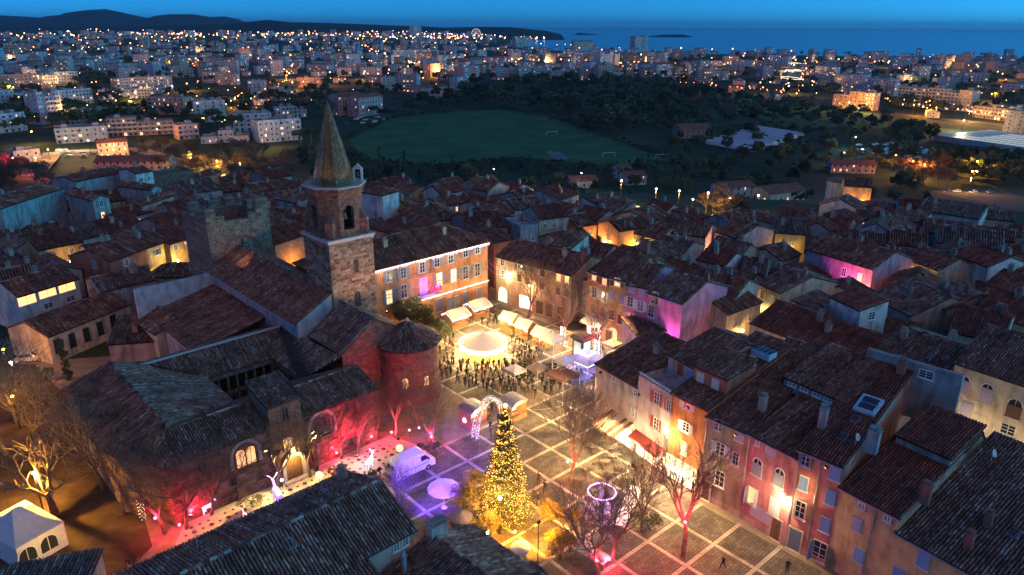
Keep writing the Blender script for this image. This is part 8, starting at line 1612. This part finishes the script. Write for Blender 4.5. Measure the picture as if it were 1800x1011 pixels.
for lb, poly, n in (('scrubby hedge along the near edge of the football field', [(605, 262), (650, 282), (770, 292), (905, 280), (1060, 296), (1190, 288), (1200, 296), (1060, 304), (900, 288), (770, 300), (640, 292), (600, 270)], 150), ('scrubby hedge along the far edge of the football field', [(605, 240), (690, 205), (800, 192), (880, 188), (965, 200), (1070, 236), (1190, 280), (1180, 288), (1060, 246), (955, 209), (880, 197), (800, 200), (690, 212), (612, 250)], 150), ('low scrub scattered over the dark meadows', [(1080, 195), (1300, 175), (1560, 205), (1560, 300), (1300, 330), (1180, 300), (1200, 260), (1090, 220)], 220), ('rough bushes in the gardens below the old town edge', [(560, 300), (900, 295), (1240, 305), (1430, 335), (1420, 360), (1100, 345), (900, 345), (600, 350)], 160)):
    wood_stuff('scrub', lb, poly, n, .16, .45, 2)
wood_stuff('meadow_trees', 'dark trees and hedges over the meadows before the main road', [(1090, 185), (1200, 162), (1290, 172), (1440, 190), (1560, 205), (1560, 232), (1420, 222), (1300, 215), (1180, 235), (1120, 225)], 190, .6, 1.3, 6)
wood_stuff('yard_trees', 'dark trees between glasshouse and car park at the right', [(1640, 275), (1820, 285), (1820, 332), (1740, 328), (1680, 310), (1640, 300)], 70, .5, 1.1, 5)
# --- plastic tunnels, glasshouse, cars
M_PLAS = mat('plastic_sheet', (.55, .6, .62), .45, .1, .6)
for k in range(8):
    f = k / 7; a = PT(1245 + 83 * f, 252 - 25 * f); c = PT(1328 + 80 * f, 267 - 27 * f); d = Vector((c.x - a.x, c.y - a.y, 0)); L = d.length; d.normalize(); n = Vector((-d.y, d.x, 0)); t = thing('plastic_tunnel', 'white plastic growing tunnel in the row on the meadow', 'greenhouse', a, 0, 'plastic growing tunnels'); b = MB(); R_ = 3.1
    for j in range(8):
        t0, t1 = math.pi * j / 8, math.pi * (j + 1) / 8; p = lambda u, th: a + d * u + n * R_ * math.cos(th) + Vector((0, 0, .1 + R_ * .85 * math.sin(th))); b.quad(p(0, t0), p(L, t0), p(L, t1), p(0, t1))
    for u in (0, L): b.poly(*[a + d * u + n * R_ * math.cos(math.pi * j / 8) + Vector((0, 0, .1 + R_ * .85 * math.sin(math.pi * j / 8))) for j in range(9)])
    part(t, 'cover', b, M_PLAS, smooth=False); b = MB()
    for j in range(6):
        u = L * j / 5
        for q in range(8): t0, t1 = math.pi * q / 8, math.pi * (q + 1) / 8; b.tube(p(u, t0), p(u, t1), .06, None, 4, False)
    part(t, 'hoops', b, M_LEAD)
def glasshouse():
    a, c, e = PT(1640, 247), PT(1812, 272), PT(1655, 226); z0 = min(a.z, c.z); r = Vector((c.x - a.x, c.y - a.y, 0)); W_ = r.length; r.normalize(); n = Vector((-r.y, r.x, 0)); D = min(60, max(30, abs((e - a).dot(n)))); t = thing('glasshouse', 'wide low glasshouse with glowing roof panes', 'greenhouse', a); p = lambda u, d, z: Vector((a.x, a.y, z0)) + r * u + n * d + Vector((0, 0, z)); b = MB(); b.prism([p(0, 0, 0), p(W_, 0, 0), p(W_, D, 0), p(0, D, 0)], 0 + z0, z0 + 3.6); part(t, 'frame', b, mat('glasshouse_frame', (.35, .42, .42), .5, .1)); me = MB().box((0, 0, 0), (1, 1, .08)).mesh('pane', glow('growlight_pane', (.75, .72, .42), .45)); md = MB().box((0, 0, 0), (1, 1, .08)).mesh('pane', M_PLAS); rz = math.atan2(r.y, r.x); nu, nd = 16, 7
    for i in range(nu):
        for j in range(nd):
            q = p((i + .5) * W_ / nu, (j + .5) * D / nd, 3.66); obj('pane', me if (i > 4 or (j < 2 and i > 2)) and j < 6 else md, t, q - t.location, rz, (W_ / nu * .74, D / nd * .7, 1))
glasshouse()
def car_field(poly, n, lab, grp, rz):
    out = []; xs = [q[0] for q in poly]; ys = [q[1] for q in poly]
    for _ in range(n * 40):
        px, py = rs.uniform(min(xs), max(xs)), rs.uniform(min(ys), max(ys))
        if not inpoly((px, py), poly): continue
        p = PT(px, py)
        if any((p.x - a) ** 2 + (p.y - c) ** 2 < 3.2 ** 2 for a, c in out): continue
        out.append((p.x, p.y)); w = rs.random() < .65; c = copy_tree(CARS[0 if w else 1]); c.location = p + Vector((0, 0, .25)); c.rotation_euler = (0, 0, rz + rs.choice([0, math.pi])); tag(c, ('white' if w else 'black') + ' parked car ' + lab, 'car', ('white' if w else 'black') + ' ' + grp)
        if len(out) >= n: break
car_field([(1120, 372), (1200, 376), (1215, 392), (1130, 384)], 12, 'in the lit car park behind the old town', 'cars in the old town car park', 1.1); car_field([(1650, 338), (1745, 340), (1760, 356), (1660, 352)], 16, 'under the double street lamp', 'cars under the double lamp', .3); car_field([(1500, 250), (1600, 255), (1650, 275), (1600, 285), (1520, 272)], 34, 'in the yard by the glasshouse', 'cars in the glasshouse yard', .5); car_field([(640, 205), (695, 206), (690, 216), (600, 220)], 12, 'beside the pink complex by the field', 'cars by the field', .2); car_field([(90, 262), (180, 266), (170, 280), (100, 280)], 10, 'on the bright street at left', 'cars on the left street', .3)
CARS[1].location = PT(832, 333) + Vector((0, 0, .3)); CARS[1].rotation_euler.z = .2; tag(CARS[1], 'black car alone on the field road', 'car')
# --- street lamps of the far town: pole and glowing head
pm = MB(); pm.tube((0, 0, 0), (0, 0, 8), .12, .08, 4); PM = pm.mesh('pole', M_DARK); LH = {}
def lamp_head(kind, R_):
    k = (kind, R_)
    if k not in LH:
        col, s = dict(o=((1, .33, .08), 14), p=((1, .44, .18), 12), w=((.9, .8, .75), 8), r=((1, .2, .04), 11), m=((1, .2, .7), 7))[kind]; m = glow('far_lamp_' + kind, col, s); m.cycles.emission_sampling = 'NONE'; b = MB(); b.ball((0, 0, 8), R_, 6); LH[k] = b.mesh('lamp_head', m)
    return LH[k]
KL = dict(o='orange', p='peach-white', w='cold white', r='deep orange', m='pink'); NL = 0; STF = {}
def far_lamp(px, py, kind, big=1., grp='spread through the far town'):
    global NL
    p = PT(px, py)
    if p.y > 6500: return
    R_ = round(min(3.0, max(.28, p.y / 1700)) * big * rs.choice([.6, .8, 1, 1.3]), 1)
    if NL < 300:
        t = thing('street_lamp', '%s street lamp %s' % (KL[kind], grp), 'street lamp', p, 0, '%s street lamps %s' % (KL[kind], grp)); obj('pole', PM, t); obj('lamp_head', lamp_head(kind, R_), t); NL += 1
    else:
        lamp_head(kind, R_); b = STF.setdefault(kind, MB()); b.ball((p.x, p.y, p.z + 8), R_, 4)
LINES = [([(640, 84), (700, 112), (760, 124)], 26, 'p', 'along the diagonal boulevard'), ([(760, 124), (850, 118), (930, 110)], 16, 'o', 'along the boulevard past the slabs'), ([(1195, 156), (1290, 165), (1370, 174)], 16, 'r', 'along the dark road'), ([(1375, 178), (1388, 140), (1394, 108)], 22, 'p', 'along the street with light hoops'), ([(1400, 178), (1412, 140), (1414, 110)], 16, 'o', 'along the street with light hoops'), ([(1600, 200), (1700, 212), (1800, 224)], 14, 'o', 'along the main road at right'), ([(1560, 190), (1640, 196), (1720, 206)], 8, 'p', 'along the main road at right'), ([(500, 158), (512, 130), (528, 112)], 20, 'o', 'on the hillside street'), ([(0, 100), (80, 104), (160, 90), (240, 92)], 22, 'p', 'along the left boulevard'), ([(240, 120), (330, 118), (420, 108), (480, 92)], 18, 'o', 'along the left boulevard'), ([(400, 200), (415, 185), (430, 175)], 8, 'o', 'in the lane by the pink houses'), ([(870, 118), (960, 112), (1060, 116), (1120, 118)], 22, 'o', 'behind the slab row'), ([(925, 136), (1000, 136), (1090, 136)], 8, 'p', 'in front of the slab row'), ([(70, 38), (150, 40), (240, 42)], 14, 'p', 'on the hill road'), ([(200, 46), (260, 44), (300, 43)], 12, 'p', 'on the hill road'), ([(1270, 120), (1340, 112)], 9, 'o', 'in the right distance'), ([(1500, 112), (1560, 116)], 8, 'o', 'in the right distance'), ([(1660, 118), (1720, 125)], 9, 'o', 'in the right distance')]
for pts, n, kd, gp in LINES:
    for k in range(n):
        f = k / (n - 1) * (len(pts) - 1); i = min(int(f), len(pts) - 2); f -= i; far_lamp(pts[i][0] + (pts[i + 1][0] - pts[i][0]) * f + rs.uniform(-4, 4), pts[i][1] + (pts[i + 1][1] - pts[i][1]) * f + rs.uniform(-2, 2), kd, 1., gp)
for k in range(1100):
    px = rs.uniform(0, 1800); py = 62 + 175 * rs.random() ** 2.1
    if inpoly((px, py), WOOD) or (px > 880 and py < 78 + (px - 880) * .03): continue
    far_lamp(px, py, rs.choices('opwr', [7, 4, 1, 3])[0])
for k in range(330): far_lamp(rs.uniform(60, 960), 45 + 24 * rs.random() + max(0, (rs.random() - .5)) * 10, rs.choices('opw', [4, 5, 1])[0])
for k in range(60): far_lamp(rs.uniform(680, 960), rs.uniform(62, 72), rs.choices('pwm', [4, 3, 2])[0], 1.1)
for kd, b in STF.items():
    o = obj('far_street_lights', b.mesh('far_street_lights', MATS['far_lamp_' + kd])); o['kind'] = 'stuff'; tag(o, 'countless %s street lights sprinkled over the far town' % KL[kd], 'street lights')
# lamps added to cast a street glow over the far town
for px, py, e, col in ((260, 172, 9000, ORANGE), (240, 178, 6000, WARM), (120, 268, 9000, PALE), (160, 272, 6000, (1, .5, .3)), (205, 282, 7000, WARM), (90, 290, 5000, ORANGE), (30, 310, 7000, RED), (70, 315, 6000, (1, .15, .04)), (340, 306, 6000, (1, .62, .08)), (385, 312, 6000, (1, .62, .08)), (425, 318, 5000, (1, .62, .08)), (510, 140, 22000, ORANGE), (515, 158, 12000, ORANGE), (415, 190, 9000, ORANGE), (720, 118, 30000, WARM), (650, 95, 40000, WARM), (900, 112, 34000, WARM), (960, 116, 34000, GOLD), (1050, 116, 30000, ORANGE), (770, 135, 22000, ORANGE), (1385, 165, 9000, WARM), (1392, 135, 26000, WARM), (1490, 197, 7000, ORANGE), (1520, 199, 6000, WARM), (1430, 172, 6000, ORANGE), (1620, 205, 14000, ORANGE), (1700, 214, 14000, WARM), (1780, 222, 12000, WARM), (1250, 160, 3000, (1, .3, .05)), (1340, 167, 3000, (1, .3, .05)), (1712, 312, 7000, ORANGE), (1620, 318, 5000, (1, .36, .08)), (1600, 312, 4500, (1, .36, .08)), (1700, 345, 4000, WARM), (1150, 382, 2600, GOLD), (1190, 386, 2600, GOLD), (1240, 390, 2200, GOLD), (1090, 365, 1600, (1, .8, .2)), (1690, 232, 9000, (1, .85, .5)), (1500, 265, 3000, (.6, .8, 1)), (20, 110, 26000, WARM), (140, 95, 36000, WARM), (300, 118, 26000, ORANGE), (420, 105, 30000, ORANGE), (580, 90, 40000, ORANGE), (540, 82, 40000, WARM), (350, 95, 34000, ORANGE), (60, 88, 40000, ORANGE), (230, 80, 40000, WARM), (440, 78, 46000, ORANGE), (820, 92, 40000, ORANGE), (1000, 98, 36000, WARM), (1130, 122, 26000, ORANGE), (1180, 128, 20000, WARM), (1250, 118, 24000, ORANGE), (1320, 115, 26000, ORANGE), (1460, 110, 26000, WARM), (1560, 118, 24000, ORANGE), (1680, 122, 24000, ORANGE), (1760, 140, 20000, ORANGE), (1600, 150, 16000, WARM), (1740, 180, 14000, ORANGE), (560, 150, 14000, ORANGE), (640, 140, 16000, ORANGE), (100, 150, 12000, WARM), (330, 160, 12000, ORANGE), (20, 165, 12000, WARM), (880, 66, 60000, PALE), (800, 66, 60000, MAG), (740, 68, 60000, (.8, .3, 1)), (60, 255, 5000, WARM), (130, 215, 6000, ORANGE), (280, 250, 5000, ORANGE), (330, 200, 7000, ORANGE), (470, 262, 5000, WARM), (230, 195, 8000, WARM), (1480, 295, 2500, WARM), (1570, 300, 2500, ORANGE)):
    p = PT(px, py); t = thing('street_lamp', 'added tall lamp', 'street lamp', p); kind = 'p' if col[1] > .45 else 'o'; obj('pole', PM, t); obj('lamp_head', lamp_head(kind, round(min(2.2, max(.3, p.y / 1700)), 1)), t); light(p + Vector((0, 0, 8.8 if p.y > 350 else 7)), col, e * (2.0 if p.y > 500 else 1.3), .4, t); tag(t, 'added tall %s lamp pooling light on the ground' % KL[kind], 'street lamp', 'tall %s pool-lighting lamps' % KL[kind])
street_lamp('double-headed sodium lamp over the car park', 1713, 301, -6, 2500, ORANGE, 90, 2, -18, .35)
for k, (px, py, lb) in enumerate(((868, 298, 'slim white lamp post by the field road'), (1022, 305, 'slim white lamp post by the white cottage'), (1218, 352, 'slim lamp post at the lit car park'), (1333, 345, 'slim lamp post by the cottages'), (1283, 350, 'slim lamp post behind the grey cottage'))):
    p = PT(px, py + 28); z = Z_at(px, py, p); street_lamp(lb, px, py, z, 300, PALE, 60, 1, p.z, .22)
# hoops of light over the straight street
for k, (px, py) in enumerate(((1389, 150), (1392, 134), (1394, 120))):
    c = PT(px, py); t = thing('light_hoop', 'ring of white lights hung over the straight street', 'light hoop', c, 0, 'light hoops over the street'); b = MB(); R_ = 9
    for j in range(24): a0, a1 = 2 * math.pi * j / 24, 2 * math.pi * (j + 1) / 24; b.tube((math.cos(a0) * R_, math.sin(a0) * R_ * 3, 9), (math.cos(a1) * R_, math.sin(a1) * R_ * 3, 9), .35, None, 4, False)
    m = glow('hoop_white', (1, .85, .5), 2); m.cycles.emission_sampling = 'NONE'; obj('ring', b.mesh('ring', m), t); b = MB(); [b.tube((s_ * R_, 0, 0), (s_ * R_, 0, 9), .15, None, 5) for s_ in (-1, 1)]; obj('posts', b.mesh('posts', M_DARK), t)
def ferris():
    c = PT(837, 68); t = thing('ferris_wheel', 'small lit ferris wheel on the far seafront', 'ferris wheel', c); b = MB(); R_ = 20
    for j in range(20):
        a0, a1 = 2 * math.pi * j / 20, 2 * math.pi * (j + 1) / 20; b.tube((math.cos(a0) * R_, 0, 23 + math.sin(a0) * R_), (math.cos(a1) * R_, 0, 23 + math.sin(a1) * R_), .8, None, 4, False)
        if j % 2 == 0: b.tube((0, 0, 23), (math.cos(a0) * R_, 0, 23 + math.sin(a0) * R_), .4, None, 4, False)
    m = glow('wheel_lights', (1, .8, .9), 1.6); m.cycles.emission_sampling = 'NONE'; obj('wheel', b.mesh('wheel', m), t); b = MB(); b.tube((-8, 0, 0), (0, 0, 23), .6, None, 4); b.tube((8, 0, 0), (0, 0, 23), .6, None, 4); obj('support', b.mesh('support', M_LEAD), t)
ferris()
# ------------------------------------------------------------------ evening air: one closed box of even, thin haze round everything
def haze():
    b = MB(); b.prism([(-42000, -500), (52000, -500), (52000, 46000), (-42000, 46000)], -75, 285); o = obj('haze', b.mesh('haze', M_DARK)); o['kind'] = 'stuff'; o['label'] = 'thin blue evening haze over town and sea'; o['category'] = 'haze'
    m = bpy.data.materials.new('haze_air'); m.use_nodes = True; nt = m.node_tree; nt.nodes.clear(); out = nt.nodes.new('ShaderNodeOutputMaterial'); v = nt.nodes.new('ShaderNodeVolumePrincipled')
    v.inputs['Color'].default_value = (.40, .72, 1, 1); v.inputs['Density'].default_value = 3.2e-5; v.inputs['Anisotropy'].default_value = .2; nt.links.new(v.outputs[0], out.inputs['Volume']); o.data.materials.clear(); o.data.materials.append(m)
haze()
